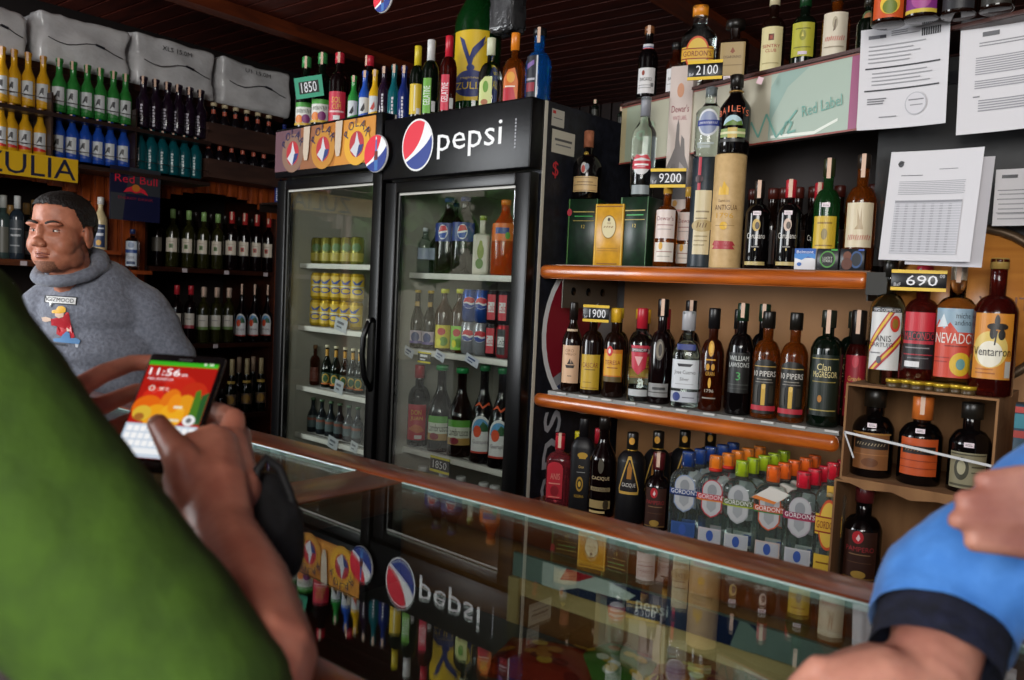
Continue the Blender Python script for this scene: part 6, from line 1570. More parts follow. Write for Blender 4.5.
# two bottles on little ledges on the slat pillar between the niches
for x, yb, yt, w, gm, cap, labs, lab, pf in ((100, 250, 197, 13, mat('c8b48a', .25), ('d8d4d0', .14, 1.3), [(.05, .48, .93, plain('2a3a5a', [('r', -.8, .8, .8, .86, 'c8ccd4'), ('r', -.7, .7, .5, .62, 'c8ccd4'), ('e', 0, .2, .4, .12, 'c8963a')]))], 'cream-coloured bottle with a navy label on the slat pillar beside the man\'s ear', 'cream'),
                                          (132, 270, 229, 13, solidglass('cfd8e4'), ('1c2c5a', .12, 1.2), [(.10, .70, .9, plain('c4ccd6', [('r', -1, 1, .52, .66, '2a4a8a'), ('e', 0, .84, .5, .12, '8a98b0'), ('t', 'GIN', 0, .34, .1, '2a3a5a', .9), ('r', -.7, .7, .06, .18, '3a4a6a')]))], 'clear blue-labelled gin bottle on the slat pillar above the man\'s shoulder', 'flask')):
    p = onX(x, yb, XS + .06)
    t = thing('wall_ledge', 'little wooden ledge on the slat pillar under the ' + ('cream-coloured' if x == 100 else 'clear gin') + ' bottle', 'ledge', (XS, p.y, p.z))
    mb = MB(); mb.box((0.0005, -.07, -.02), (.13, .07, -.0003), WOOD_SLAT); mb.build('board', t)
    mb = MB(); mb.box((0.0005, -.01, -.07), (.09, .01, -.02), WOOD_SLAT); mb.build('bracket', t)
    b = thing('liqueur_bottle' if x == 100 else 'gin_bottle', lab, 'bottle', p, face(p, .8), 'bottles on the slat pillar')
    make_bottle(b, onX(x, yt, XS + .06).z - p.z, w / 2 * depth(p) / FPX, pf, gm, cap, labs)

# ================================================================== PEOPLE
def ball(bm, c, r, M=None, sub=2):
    r = r if isinstance(r, (tuple, list)) else (r, r, r)
    m = Matrix.Translation(c) @ (M.to_4x4() if M is not None else Matrix.Identity(4)) @ Matrix.Diagonal((*r, 1))
    bmesh.ops.create_icosphere(bm, subdivisions=sub, radius=1, matrix=m)
def limb(bm, pts):
    """tapering chain of (point, radius)"""
    for (p, r), (q, s) in zip(pts, pts[1:]):
        p, q = Vector(p), Vector(q)
        n = max(2, int((q - p).length / (min(r, s) * .45)) + 1)
        for i in range(n + 1):
            t = i / n
            ball(bm, p.lerp(q, t), r + (s - r) * t)
def skinned(name, bm, m, parent, voxel, smooth=4, fn=None, cut=None):
    """one continuous surface grown over the limbs and balls"""
    me = bpy.data.meshes.new(name)
    bm.to_mesh(me); bm.free()
    o = bpy.data.objects.new(name, me)
    COL.objects.link(o)
    r = o.modifiers.new('r', 'REMESH'); r.mode = 'VOXEL'; r.voxel_size = voxel
    s = o.modifiers.new('s', 'SMOOTH'); s.factor = .5; s.iterations = smooth
    dg = bpy.context.evaluated_depsgraph_get(); dg.update()
    new = bpy.data.meshes.new_from_object(o.evaluated_get(dg))
    bpy.data.objects.remove(o); bpy.data.meshes.remove(me)
    new.name = name
    if fn:
        cn = [(v.co.copy(), v.normal.copy()) for v in new.vertices]
        new.vertices.foreach_set('co', [x for c, n in cn for x in fn(c, n)])
        new.update()
    if cut:                                   # open end: everything past the plane is left away
        b2 = bmesh.new(); b2.from_mesh(new)
        near = [f for f in b2.faces if (f.calc_center_median() - cut[0]).length < .13]
        gm = list({v for f in near for v in f.verts}) + list({e for f in near for e in f.edges}) + near
        bmesh.ops.bisect_plane(b2, geom=gm, plane_co=cut[0], plane_no=cut[1])
        bmesh.ops.delete(b2, geom=[f for f in b2.faces if (lambda q: q.length < .12 and q.dot(cut[1]) > 0)(f.calc_center_median() - cut[0])], context='FACES')
        b2.to_mesh(new); b2.free()
    new.materials.clear(); new.materials.append(m)
    new.polygons.foreach_set('use_smooth', [True] * len(new.polygons))
    o = bpy.data.objects.new(name, new); COL.objects.link(o)
    if parent:
        o.parent = parent
        o.matrix_parent_inverse = Matrix.Translation(-parent.location)
    return o
def wpart(mb, name, parent):
    """a part whose shape is given in shop coordinates"""
    o = mb.build(name, parent); o.matrix_parent_inverse = Matrix.Translation(-parent.location); return o
def folds(amp, sc, seed):
    return lambda c, n: c + n * amp * (noise.noise(c * sc + Vector((seed, 0, 0))) + .5 * noise.noise(c * sc * 2.3))

# ---------------------------------------------------------------- the man in the grey hoodie behind the counter
HC = atD(62, 236, 2.50)                       # middle of the head
man = thing('person', 'young man in a grey hooded sweatshirt standing behind the counter, looking to the left', 'person', (HC.x, HC.y, 0))
cam_dir = Vector((EYE.x - HC.x, EYE.y - HC.y, 0)).normalized()
lft = Vector((cam_dir.y, -cam_dir.x, 0))
yaw = math.radians(36)
FX = (cam_dir * math.cos(yaw) + lft * math.sin(yaw)).normalized()   # where the face points
FS = Vector((-FX.y, FX.x, 0))                 # towards his own left
def hd(f, s, z): return HC + FX * f + FS * s + Vector((0, 0, z))
HM = Matrix((FX, FS, Vector((0, 0, 1)))).transposed()
bm = bmesh.new()
E_ = lambda f, s, z, rf, rs, rz: ball(bm, hd(f, s, z), (rf, rs, rz), HM, 3)
E_(-.012, 0, .045, .098, .082, .088)          # skull
E_(.030, 0, -.005, .066, .072, .085)          # face
E_(.035, 0, -.062, .054, .064, .050)          # jaw
E_(.066, 0, -.092, .024, .030, .022)          # chin
for s_ in (-1, 1):
    E_(.046, s_ * .040, -.030, .038, .032, .038)   # cheeks
    E_(.012, s_ * .050, -.060, .040, .018, .036)   # jaw corners
    E_(.080, s_ * .030, .030, .014, .028, .009)    # brows
    E_(-.012, s_ * .082, -.004, .018, .008, .032)  # ears
    E_(.002, s_ * .083, .006, .010, .009, .024)
    E_(.104, s_ * .013, -.030, .012, .009, .009)   # nostrils
E_(.094, 0, .004, .016, .011, .026)           # nose bridge
E_(.107, 0, -.022, .017, .014, .014)          # nose tip
E_(.083, 0, -.050, .018, .024, .012)
E_(.089, 0, -.0535, .011, .023, .0055)        # lips
E_(.087, 0, -.066, .012, .020, .0065)
E_(.0, 0, .070, .085, .074, .060)
limb(bm, [(hd(-.025, 0, -.05), .062), (hd(-.045, 0, -.12), .062), (hd(-.085, 0, -.18), .058)])
# hidden hands and forearms belong to the same body
SHZ = HC.z - .150
TX = (FX * .75 + cam_dir * .45).normalized(); TS = Vector((-TX.y, TX.x, 0))
def bd(f, s, z): return Vector((HC.x - .02, HC.y + .10, 0)) - FX * .02 + TX * f + TS * s + Vector((0, 0, z))
for s_ in (-1, 1): limb(bm, [(bd(.0, s_ * .275, SHZ - .46), .033), (bd(.04, s_ * .255, SHZ - .58), .028), (bd(.07, s_ * .24, SHZ - .68), .035)])
limb(bm, [(hd(-.085, 0, -.18), .058), (bd(-.03, 0, SHZ - .08), .05), (bd(-.02, 0, SHZ - .3), .07)])
for s_ in (-1, 1): limb(bm, [(bd(-.02, 0, SHZ - .1), .04), (bd(-.01, s_ * .15, SHZ - .09), .04), (bd(-.03, s_ * .235, SHZ - .25), .036), (bd(-.02, s_ * .255, SHZ - .38), .035), (bd(.0, s_ * .275, SHZ - .46), .033)])
def facefn(c, n):
    q = HM.transposed() @ (c - HC)
    for s_ in (-1, 1):                        # eye sockets
        d = math.sqrt(((q.y - s_ * .032) / .020) ** 2 + ((q.z - .010) / .013) ** 2)
        if q.x > .03 and d < 1.4: c = c - FX * .010 * max(0, 1 - d / 1.4)
    if q.x > .06 and abs(q.y) < .026:         # mouth line
        c = c - FX * .005 * math.exp(-((q.z + .0605) / .0028) ** 2) * (1 - (q.y / .026) ** 2)
    return c
body = skinned('body', bm, SKIN, man, .0036, 3, facefn)
def surf(s, z, off=0.0, f=.3):                # point of the face in front of (s, z)
    hit, loc, n_, i_ = body.ray_cast(hd(f, s, z), -FX)
    return (loc if hit else hd(.08, s, z)) + FX * off
def q_(c): return HM.transposed() @ (c - HC)
def patch(name, keep, off, m, rough=0.0):
    """a close layer over the part of the head where keep(f, s, z) holds"""
    me = body.data
    used = {}; vs = []; fs = []
    for p in me.polygons:
        if all(keep(*q_(me.vertices[i].co)) for i in p.vertices):
            f = []
            for i in p.vertices:
                if i not in used:
                    v = me.vertices[i]; used[i] = len(vs)
                    vs.append(v.co + v.normal * (off + rough * noise.noise(v.co * 90)))
                f.append(used[i])
            fs.append(tuple(f))
    mb = MB(); mb.add(vs, fs, m, True); return wpart(mb, name, man)
HAIR = noisy('hair', '0b0806', '17100c', 160, .6, .35)
def hairline(f, s, z):
    if z > .100: return True
    if f > .045 - abs(s) * .10: return z > .086 - .35 * max(0, abs(s) - .035)
    if f > .010: return z > .012 + max(0, (f - .010)) * 1.7
    if f > -.032: return z > .030 and abs(s) < .2
    return z > -.048
patch('hair', hairline, .0055, HAIR, .002)
BEARD = noisy('stubble', '6e4634', '8a5c46', 240, .8, .2)
patch('beard', lambda f, s, z: z < -.078 and z > -.118 and f > .035 and abs(s) < .034, .0009, BEARD)
BROW = noisy('brow_hair', '17100c', '2a1c14', 200, .8, .3)
for s_ in (-1, 1):
    mb = MB()
    mb.tube([surf(s_ * a_, .031 + .006 * math.sin((a_ - .012) / .042 * 2.7), .0008) for a_ in (.012, .020, .028, .036, .044, .052)], [.0028, .0042, .0044, .0040, .003, .0014], BROW, 8)
    wpart(mb, 'eyebrow', man)
    ec = surf(s_ * .032, .010, -.0085)
    mb = MB()
    bm = bmesh.new(); ball(bm, ec, .0115, None, 3); mb.bm(bm, mat('c4b8b0', .2), True)
    gz = (FX + lft * .25).normalized()
    bm = bmesh.new(); ball(bm, ec + gz * .0070, .0056, None, 2); mb.bm(bm, mat('20140e', .1), True)
    wpart(mb, 'eye', man)
    for nm, dz, k in (('upper_eyelid', .0062, -14), ('lower_eyelid', -.0058, 9)):
        mb = MB(); mb.tube([ec + FX * (.0098 - 7 * (a_ - .032) ** 2) + FS * s_ * (a_ - .032) + Vector((0, 0, dz + k * (a_ - .032) ** 2)) for a_ in (.016, .021, .027, .032, .037, .043, .048)], [.0015, .0026, .0032, .0034, .0032, .0026, .0015], SKIN if dz < 0 else noisy('eyelid_skin', '7c4a38', '8c5844', 60, .5, .05), 8)
        wpart(mb, nm, man)
LIPS = mat('94574a', .4)
mb = MB(); mb.tube([surf(a_, -.0545 - .22 * abs(a_), -.0006) for a_ in (-.023, -.014, -.006, 0, .006, .014, .023)], [.0012, .003, .0036, .0032, .0036, .003, .0012], LIPS, 8); wpart(mb, 'upper_lip', man)
mb = MB(); mb.tube([surf(a_, -.0660 - .05 * abs(a_), -.0006) for a_ in (-.020, -.012, 0, .012, .020)], [.0012, .004, .0048, .004, .0012], LIPS, 8); wpart(mb, 'lower_lip', man)
# hooded sweatshirt
FLEECE = noisy('grey_fleece', '62667240'[:6], '777b87', 90, .9, .25, sheen=.2)
bm = bmesh.new()
W = .215
for z, rx, ry in ((SHZ - .01, .115, .13), (SHZ - .08, .14, .175), (SHZ - .20, .15, .205), (SHZ - .32, .155, .21), (SHZ - .44, .16, .21), (SHZ - .56, .165, .21), (SHZ - .66, .16, .21)):
    ball(bm, bd(-.01, 0, z), (rx, ry, .10), Matrix((TX, TS, Vector((0, 0, 1)))).transposed(), 3)
limb(bm, [(bd(-.02, -.14, SHZ - .055), .072), (bd(-.02, 0, SHZ + .0), .085), (bd(-.02, .14, SHZ - .055), .072)])
for s_ in (-1, 1):
    limb(bm, [(bd(-.01, s_ * .155, SHZ - .075), .076), (bd(-.03, s_ * .235, SHZ - .22), .070), (bd(-.03, s_ * .255, SHZ - .36), .066), (bd(.0, s_ * .275, SHZ - .46), .062), (bd(.04, s_ * .255, SHZ - .56), .048)])
def hoodfold(c, n):
    q = c - bd(0, 0, SHZ)
    d = .006 * noise.noise(Vector((c.x * 9, c.y * 9, c.z * 4)))
    d += .004 * math.sin(q.z * 75 + 9 * q.dot(TS) + 3 * noise.noise(c * 8)) * max(0, min(1, (abs(q.dot(TS)) - .2) / .06))
    return c + n * d
hood = skinned('hooded_sweatshirt', bm, FLEECE, man, .009, 5, hoodfold)
bm = bmesh.new()
ring = []
for k in range(25):
    a = 2 * PI * k / 24
    f, s = math.cos(a), math.sin(a)
    ring.append((hd(-.035 + .080 * f, .092 * s, -.114 - .024 * f + .030 * (1 - f) * .5), .0205 + .016 * max(0, -f)))
limb(bm, ring)
limb(bm, [(hd(-.10, -.09, -.12), .04), (hd(-.145, 0, -.13), .055), (hd(-.10, .09, -.12), .04)])
collar = skinned('hood', bm, FLEECE, man, .007, 4, folds(.005, 12, 3))
# chest print: a caption strip and a boy in a yellow cap on a board
dg = bpy.context.evaluated_depsgraph_get(); dg.update()
def onchest(x, y, off=.004):
    o = hood; d = ray(x, y).normalized()
    inv = (Matrix.Translation(Vector((0, 0, 0))))
    hits = [h[1] for h in (o.ray_cast(EYE, d), collar.ray_cast(EYE, d)) if h[0]]
    loc = min(hits, key=lambda h: (h - EYE).length) if hits else EYE + d * 2.35
    return loc - d * off
def CS(u, v, off): return onchest(u, -v, off)
def cpoly(mb, pts, col, off): mb.poly([(x, -y) for x, y in pts], ink(col), CS, off, maxe=3)
Zp = lambda pts: [(x * 160 / 1024, 280 + y * 106 / 678) for x, y in pts]
mb = MB()
cpoly(mb, Zp([(285, 95), (495, 108), (488, 162), (338, 150), (318, 178), (312, 148), (283, 143)]), '26262a', .005)
cpoly(mb, Zp([(292, 101), (488, 114), (482, 155), (330, 144), (319, 166), (316, 143), (290, 138)]), 'd8d8d6', .0058)
t0, t1 = Zp([(302, 120), (472, 134)])
mb.text('GIZMOOD', (t0[0] + t1[0]) / 2, -(t0[1] + t1[1]) / 2, 4.2, ink('26262a'), CS, .0075, width=t1[0] - t0[0], rot=-math.atan2(t1[1] - t0[1], t1[0] - t0[0]))
for pts, col in (([(325, 250), (360, 242), (395, 245), (425, 205), (440, 210), (455, 290), (478, 365), (455, 375), (440, 320), (425, 330), (390, 360), (360, 345), (365, 295), (328, 290)], 'b82a34'),
                 ([(265, 240), (290, 235), (325, 245), (325, 262), (290, 270), (272, 262)], 'd8bca8'), ([(350, 205), (408, 210), (405, 235), (375, 245), (352, 230)], 'd8b8a0'),
                 ([(330, 195), (357, 190), (372, 168), (400, 166), (420, 180), (420, 205), (385, 215), (332, 212)], 'd8a41e'),
                 ([(400, 350), (425, 328), (445, 340), (448, 372), (490, 372), (515, 388), (505, 410), (450, 405), (385, 398), (342, 392), (340, 375), (390, 370)], '5a86b4'),
                 ([(425, 305), (445, 305), (445, 330), (428, 328)], 'd8bca8'), ([(320, 395), (420, 410), (415, 422), (325, 412)], '2a2a30'), ([(480, 408), (502, 412), (498, 432), (483, 430)], 'b8bcc4')):
    cpoly(mb, Zp(pts), col, .0062 if col in ('d8a41e', '5a86b4') else .0055)
o = wpart(mb, 'chest_print', man)
bm = bmesh.new()
for s_ in (-1, 1): limb(bm, [(bd(-.02, s_ * .10, SHZ - .62), .11), (bd(-.01, s_ * .11, .52), .075), (bd(-.04, s_ * .11, .08), .055)])
ball(bm, bd(-.02, 0, SHZ - .64), (.16, .19, .12), Matrix((TX, TS, Vector((0, 0, 1)))).transposed(), 3)
skinned('trousers', bm, noisy('denim', '1e2634', '2a3446', 60, .9, .1), man, .012, 4)
for s_ in (-1, 1):
    bm = bmesh.new(); limb(bm, [(bd(-.06, s_ * .11, .045), .044), (bd(.12, s_ * .12, .042), .041)]); skinned('shoe', bm, mat('1c1c1e', .6), man, .01, 3)

# ---------------------------------------------------------------- the man in the green shirt holding the phone
PT = [atD(151, 352, .885), atD(226, 357, .875), atD(122.5, 468, .815)]
px_ = (PT[1] - PT[0]).normalized()
pdn = (PT[2] - PT[0]); pdn = (pdn - px_ * pdn.dot(px_)).normalized()
pn = px_.cross(-pdn).normalized()             # out of the screen
PWd, PHt = (PT[1] - PT[0]).length, (PT[2] - PT[0]).length
PW2, PH2 = PWd / 2, PHt / 2
PC = PT[0] + px_ * PW2 + pdn * PH2
phone = thing('smartphone', 'black smartphone with a bright red and orange lock screen, held over the counter', 'phone', PC)
mb = MB()
Mx = Matrix((px_, -pdn, pn)).transposed().to_4x4()
mb.rbox((-PW2, -PH2, -.0085), (PW2, PH2, 0), .0035, mat('0c0c0e', .25), Mx); mb.build('casing', phone)
S = planemap((0, 0, 0), px_, -pdn, pn)
mb = MB()
sw, s0, s1 = PW2 * .91, -PH2 * .80, PH2 * .84
SE = .72
gl2 = lambda h: glow(h, SE)
mb.art([('r', -1, 1, 0, 1, 'b01c14'), ('e', -.55, .62, .3, .10, 'd82a1a'), ('e', .1, .75, .45, .12, 'c8281a'), ('e', .55, .66, .4, .14, 'c43018'), ('e', -.6, .50, .42, .13, 'e86a14'),
        ('e', .0, .55, .30, .16, 'e8781a'), ('e', .42, .52, .30, .14, 'e89a1e'), ('e', -.30, .42, .34, .12, 'f0a41c'), ('e', .15, .44, .34, .13, 'f4b024'), ('e', -.68, .44, .26, .08, 'e0b83a'), ('e', .12, .56, .17, .10, 'f0921c'),
        ('p', [(.62, .70), (.74, .72), (.9, .52), (.96, .36), (.6, .36), (.62, .5)], '4a7a24'), ('p', [(.82, .66), (1, .70), (1, .36), (.86, .36)], '2a5a2c'), ('e', -.72, .40, .14, .04, 'a8682a'),
        ('r', -1, 1, .955, 1, '3cb424'), ('r', -1, 1, 0, .335, 'ccd8e6'), ('r', -1, 1, .325, .335, 'c8d2dc')]
       + [('r', -.92 + i * .19, -.77 + i * .19, v, v + .055, 'ffffff') for v in (.255, .180, .105) for i in range(10)]
       + [('r', -.55, .55, .03, .085, 'f8fafc'), ('r', -.92, -.6, .03, .085, 'c4ccd8'), ('r', .6, .92, .03, .085, 'c4ccd8')], sw, s0, s1, S, M=gl2, base=.0003, step=.00006)
H_ = s1 - s0
W1 = glow('ffffff', .95)
mb.text('11:56', -sw * .42, s0 + H_ * .875, H_ * .075, W1, S, .0032, width=sw * .88)
mb.text('am', sw * .16, s0 + H_ * .852, H_ * .022, W1, S, .0032)
mb.text('MAR, MARZO 24', -sw * .48, s0 + H_ * .795, H_ * .022, W1, S, .0032, width=sw * .72)
mb.text('28°C', -sw * .28, s0 + H_ * .695, H_ * .036, glow('f0d8c8', 1.1), S, .0032)
mb.art([('e', -.62, .695, .09, .028, 'f0d8c8'), ('e', -.62, .695, .055, .017, 'd02a1c'), ('r', .18, .42, .50, .525, 'f4e8c8'), ('r', -.1, .45, .365, .39, 'f0e0b8'), ('e', .72, .385, .17, .055, 'f4f4f4'), ('r', .58, .86, .36, .40, 'f4f4f4'), ('e', .72, .385, .08, .028, '77787a'), ('r', .62, .70, .967, .99, 'd8f0c8'), ('r', .78, .9, .967, .99, 'd8f0c8')], sw, s0, s1, S, M=gl2, base=.0034, step=.00006)
mb.build('screen', phone)
mb = MB(); mb.art([('r', -.18, .18, .935, .955, '3a3a3e')], PW2, -PH2, PH2, S, base=.0004); mb.build('earpiece', phone)
mb = MB(); mb.rbox((-.012, -PH2 * .93, 0), (.012, -PH2 * .86, .001), .0004, mat('1c1c1e', .3), Mx); mb.build('home_button', phone)

SHOULDER = atD(-105, 340, .56)
WRIST = atD(222, 528, .715)
gp = thing('person', 'person in a green shirt, seen over the shoulder, typing on a smartphone', 'person', (SHOULDER.x, SHOULDER.y, 0))
bm = bmesh.new()
E2 = atD(224, 738, .52)
limb(bm, [(SHOULDER, .05), (E2, .045)])
limb(bm, [(E2, .046), (atD(255, 660, .575), .044), (atD(246, 590, .64), .036), (WRIST, .028)])
# right hand: palm under and right of the phone, thumb over the screen, fingers wrapped behind
A_ = lambda x, y, D: atD(x, y, D)
limb(bm, [(WRIST, .029), (A_(214, 490, .745), .033), (A_(212, 450, .79), .026)])
limb(bm, [(A_(232, 490, .765), .028), (A_(228, 448, .815), .022)])
limb(bm, [(A_(188, 500, .735), .019), (A_(186, 478, .745), .021), (A_(196, 452, .775), .021)])
limb(bm, [(A_(192, 492, .730), .021), (A_(181, 458, .735), .0165), (A_(167, 438, .752), .0125), (A_(158, 424, .772), .0105)])   # thumb
limb(bm, [(A_(228, 450, .815), .0165), (A_(234, 420, .845), .0125), (A_(218, 411, .893), .0105), (A_(192, 412, .90), .0095)])  # index
limb(bm, [(A_(238, 462, .82), .0155), (A_(240, 436, .86), .0125), (A_(216, 430, .90), .0105), (A_(184, 434, .90), .0095)])
limb(bm, [(A_(240, 475, .81), .0150), (A_(240, 455, .855), .0120), (A_(208, 450, .89), .0100), (A_(176, 455, .885), .0090)])
limb(bm, [(A_(238, 490, .80), .0135), (A_(234, 474, .845), .0105), (A_(204, 468, .87), .0090), (A_(178, 472, .865), .0080)])
# left hand under the phone's far edge: wrist comes from behind the shirt
LW = A_(20, 455, .72)
limb(bm, [(A_(-60, 560, .55), .045), (LW, .030)])
limb(bm, [(LW, .030), (A_(52, 424, .80), .029), (A_(72, 412, .83), .020)])
limb(bm, [(A_(64, 396, .835), .0125), (A_(102, 374, .865), .0110), (A_(132, 363, .90), .0098), (A_(162, 362, .915), .0090)])
limb(bm, [(A_(72, 417, .84), .0120), (A_(108, 403, .865), .0105), (A_(136, 391, .895), .0092), (A_(165, 388, .912), .0085)])
limb(bm, [(A_(76, 438, .82), .0115), (A_(110, 430, .85), .0100), (A_(136, 418, .875), .0088), (A_(160, 412, .90), .0080)])
limb(bm, [(A_(78, 456, .80), .0105), (A_(108, 458, .825), .0090), (A_(128, 452, .845), .0082), (A_(150, 444, .87), .0078)])
limb(bm, [(A_(50, 420, .78), .018), (A_(76, 436, .755), .0135), (A_(96, 452, .765), .0110)])
# shoulders, neck and head (outside the frame)
NK = SHOULDER + Vector((-.12, -.14, .10))
limb(bm, [(SHOULDER, .05), (SHOULDER + Vector((-.02, -.02, -.05)), .06), (NK + Vector((0, 0, -.08)), .07), (NK + Vector((-.16, -.1, -.16)), .06), (A_(-60, 560, .55), .045)])
limb(bm, [(NK + Vector((0, 0, -.08)), .06), (NK + Vector((-.01, .03, .04)), .058)])
HG_ = NK + Vector((-.03, .07, .15))
ball(bm, HG_ + Vector((0, 0, .02)), (.08, .098, .105)); ball(bm, HG_ + Vector((-.01, .035, -.05)), (.062, .07, .07))
ball(bm, HG_ + Vector((-.015, .11, -.02)), (.012, .016, .022)); ball(bm, HG_ + Vector((.078, 0, -.01)), (.009, .017, .03)); ball(bm, HG_ + Vector((-.082, 0, -.01)), (.009, .017, .03))
skinned('body', bm, SKIN_DARK, gp, .0032, 4)
nails = MB()
for c in ((A_(156.5, 421.5, .766)),):
    bmn = bmesh.new(); ball(bmn, c, (.0075, .0075, .0055), None, 2); nails.bm(bmn, mat('c08a74', .3), True)
wpart(nails, 'thumbnail', gp)
GREEN = noisy('green_cotton', '2d4702', '375403', 40, .9, .15)
bm = bmesh.new()
limb(bm, [(SHOULDER + Vector((0, 0, -.01)), .086), (SHOULDER.lerp(E2, .5), .074), (SHOULDER.lerp(E2, .92), .064)])
TC = Vector((NK.x, NK.y, 0)) + Vector((-.03, -.02, 0))
tm = Matrix.Rotation(math.radians(32), 3, 'Z')
for z, rx, ry in ((NK.z - .17, .19, .11), (NK.z - .30, .19, .13), (NK.z - .45, .18, .135), (NK.z - .60, .18, .14), (NK.z - .72, .18, .14)):
    ball(bm, TC + Vector((0, 0, z)), (rx, ry, .11), tm, 3)
limb(bm, [(SHOULDER, .085), (NK + Vector((0, 0, -.10)), .085), (NK + Vector((-.16, -.1, -.17)), .08), (A_(-60, 560, .55) + Vector((-.05, -.03, .04)), .07)])
skinned('shirt', bm, GREEN, gp, .008, 6, folds(.006, 9, 1))
bm = bmesh.new(); ball(bm, HG_ + Vector((0, -.012, .035)), (.084, .098, .10), None, 3)
mb = MB(); mb.bm(bm, HAIR, True); wpart(mb, 'hair', gp)
bm = bmesh.new()
for s_ in (-1, 1):
    q = TC + tm @ Vector((s_ * .095, 0, 0))
    limb(bm, [(q + Vector((0, 0, NK.z - .72)), .10), (q + Vector((0, 0, .5)), .075), (q + Vector((0, 0, .06)), .05)])
skinned('trousers', bm, noisy('dark_denim', '161c28', '1e2636', 60, .9, .1), gp, .012, 4)
for s_ in (-1, 1):
    q = TC + tm @ Vector((s_ * .095, 0, 0)); bm = bmesh.new(); limb(bm, [(q + Vector((0, 0, .045)), .044), (q + tm @ Vector((0, .16, .045)), .042)]); skinned('shoe', bm, mat('1c1c1e', .6), gp, .01, 3)
# black pouch hanging from the wrist
bm = bmesh.new()
limb(bm, [(A_(262, 500, .79), .028), (A_(268, 530, .78), .036), (A_(278, 556, .77), .026)])
pc_ = A_(265, 520, .78)
pouch = thing('pouch', 'black cloth pouch with a strap loop hanging from the wrist beside the phone', 'pouch', pc_)
skinned('pouch_body', bm, noisy('black_cloth', '08080a', '101013', 60, .85, .2), pouch, .004, 4, folds(.004, 24, 5))
mb = MB(); mb.tube([A_(254, 496, .765), A_(257, 470, .77), A_(266, 458, .775), A_(279, 468, .78), A_(290, 494, .78), A_(296, 522, .78), A_(290, 546, .775)], .0042, mat('0a0a0c', .7), 8); wpart(mb, 'strap', pouch)

# ---------------------------------------------------------------- the person in the blue shirt at the right
rp = thing('person', 'person in a light blue long-sleeved shirt leaning folded arms on the counter at the right', 'person', (.32, .17, 0))
bm = bmesh.new()
B_ = atD
# right forearm lies across the counter towards the left, hand resting on the rail
CP0, CP1 = B_(926, 700, .605), B_(948, 596, .668)
CA = (CP0 - CP1).normalized()
RW = B_(924, 700, .605)
limb(bm, [(B_(1040, 528, .655), .042), (CP1, .038), (RW, .032)])
limb(bm, [(RW, .032), (B_(884, 690, .61), .034), (B_(852, 692, .615), .031)])
limb(bm, [(B_(908, 726, .60), .030), (B_(866, 730, .60), .029)])
for x0, y0, x1, y1, x2, y2, D in ((850, 676, 818, 668, 794, 690, .622), (846, 696, 810, 692, 786, 716, .614), (844, 716, 808, 716, 786, 740, .606), (848, 736, 814, 742, 796, 762, .598)):
    limb(bm, [(B_(x0, y0, D), .0130), (B_(x1, y1, D), .0108), (B_(x2, y2, D), .0088)])
limb(bm, [(B_(905, 672, .63), .019), (B_(872, 660, .64), .0145), (B_(842, 664, .65), .0112)])
# left hand laid on the right forearm, fingers pointing left
LH = B_(1165, 520, .575)
limb(bm, [(B_(1240, 520, .55), .036), (LH, .030), (B_(1112, 520, .580), .026)])
limb(bm, [(B_(1150, 548, .572), .026), (B_(1112, 556, .574), .021)])
for x0, y0, x1, y1, x2, y2, D in ((1098, 500, 1036, 474, 984, 480, .576), (1098, 524, 1028, 497, 964, 499, .571), (1098, 548, 1026, 522, 957, 520, .567), (1100, 574, 1036, 549, 974, 542, .565)):
    limb(bm, [(B_(x0, y0, D), .0094), (B_(x1, y1, D), .0086), (B_(x2, y2, D), .0074)])
limb(bm, [(B_(1110, 500, .61), .016), (B_(1080, 472, .62), .012), (B_(1050, 462, .62), .010)])
# upper arms, shoulders, head outside the frame
SR, SL = Vector((.13, .21, 1.38)), Vector((.49, .27, 1.38))
limb(bm, [(B_(1040, 528, .655), .042), (B_(1132, 470, .66), .046), (SR, .055), (Vector((.31, .22, 1.43)), .07), (SL, .055), (Vector((.36, .52, 1.20)), .048), (B_(1240, 520, .55), .036)])
limb(bm, [(Vector((.31, .22, 1.43)), .06), (Vector((.30, .25, 1.55)), .058)])
hq_ = Vector((.29, .28, 1.65))
ball(bm, hq_ + Vector((0, -.01, .02)), (.08, .098, .105)); ball(bm, hq_ + Vector((0, .035, -.05)), (.062, .07, .07)); ball(bm, hq_ + Vector((0, .11, -.02)), (.012, .016, .022))
for s_ in (-1, 1): ball(bm, hq_ + Vector((s_ * .08, -.005, -.01)), (.009, .017, .03))
skinned('body', bm, noisy('skin_right', 'a4695a', 'c08672', 26, .5, .06, sss=.12), rp, .0032, 4)
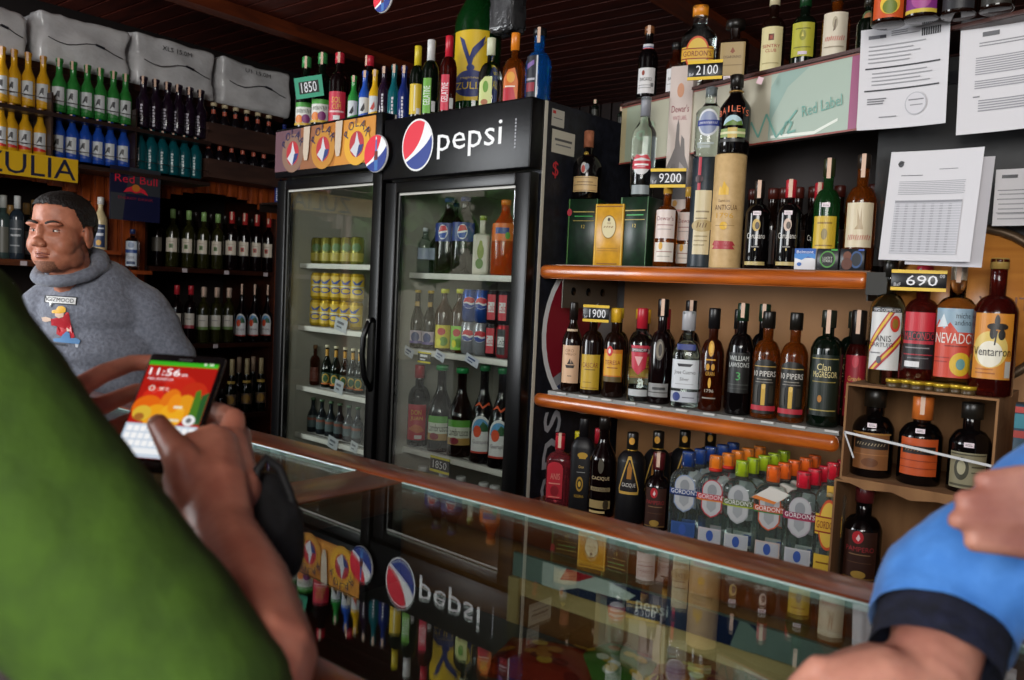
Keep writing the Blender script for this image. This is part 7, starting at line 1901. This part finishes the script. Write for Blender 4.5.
SKYB = noisy('blue_cotton', '3f7fd0', '4c8cdc', 50, .8, .15, sheen=.1)
bm = bmesh.new()
limb(bm, [(CP0, .052), (CP1, .0575), (B_(1012, 550, .655), .0575), (B_(1068, 508, .66), .0585), (B_(1132, 470, .66), .062), (SR, .075)])
limb(bm, [(SR, .075), (Vector((.31, .21, 1.41)), .09), (SL, .075), (Vector((.36, .52, 1.22)), .062), (B_(1260, 520, .55), .048)])
for z, rx, ry in ((1.32, .17, .10), (1.18, .16, .11), (1.04, .16, .12), (.90, .16, .12)):
    ball(bm, Vector((.32, .17, z)), (rx, ry, .11), None, 3)
def bluefold(c, n):
    k = min(1.0, max(0.15, ((c - CP1.lerp(CP0, .4)).length - .06) / .05))
    return c + n * k * (.004 * noise.noise(c * 13) + .0026 * math.sin(c.dot(RIGHT) * 110 - c.z * 120 + 5 * noise.noise(c * 9)))
skinned('shirt', bm, SKYB, rp, .006, 4, bluefold, cut=(CP1.lerp(CP0, .40), CA))
bm = bmesh.new()
limb(bm, [(CP0 + CA * .05, .047), (CP0, .048), (CP1, .0515)])
skinned('cuff', bm, noisy('navy_rib', '0c0f1e', '141830', 90, .9, .2), rp, .004, 3, cut=(CP1.lerp(CP0, .40) + CA * .030, CA))
bm = bmesh.new(); ball(bm, hq_ + Vector((0, -.02, .035)), (.084, .096, .10), None, 3)
mb = MB(); mb.bm(bm, HAIR, True); wpart(mb, 'hair', rp)
bm = bmesh.new()
for s_ in (-1, 1): limb(bm, [(Vector((.32 + s_ * .09, .17, .86)), .10), (Vector((.32 + s_ * .10, .15, .5)), .075), (Vector((.32 + s_ * .10, .13, .06)), .05)])
skinned('trousers', bm, noisy('khaki', '3a342a', '4a4236', 60, .9, .1), rp, .012, 4)
for s_ in (-1, 1):
    bm = bmesh.new(); limb(bm, [(Vector((.32 + s_ * .10, .10, .045)), .044), (Vector((.32 + s_ * .11, .22, .045)), .042)]); skinned('shoe', bm, mat('1c1c1e', .6), rp, .01, 3)
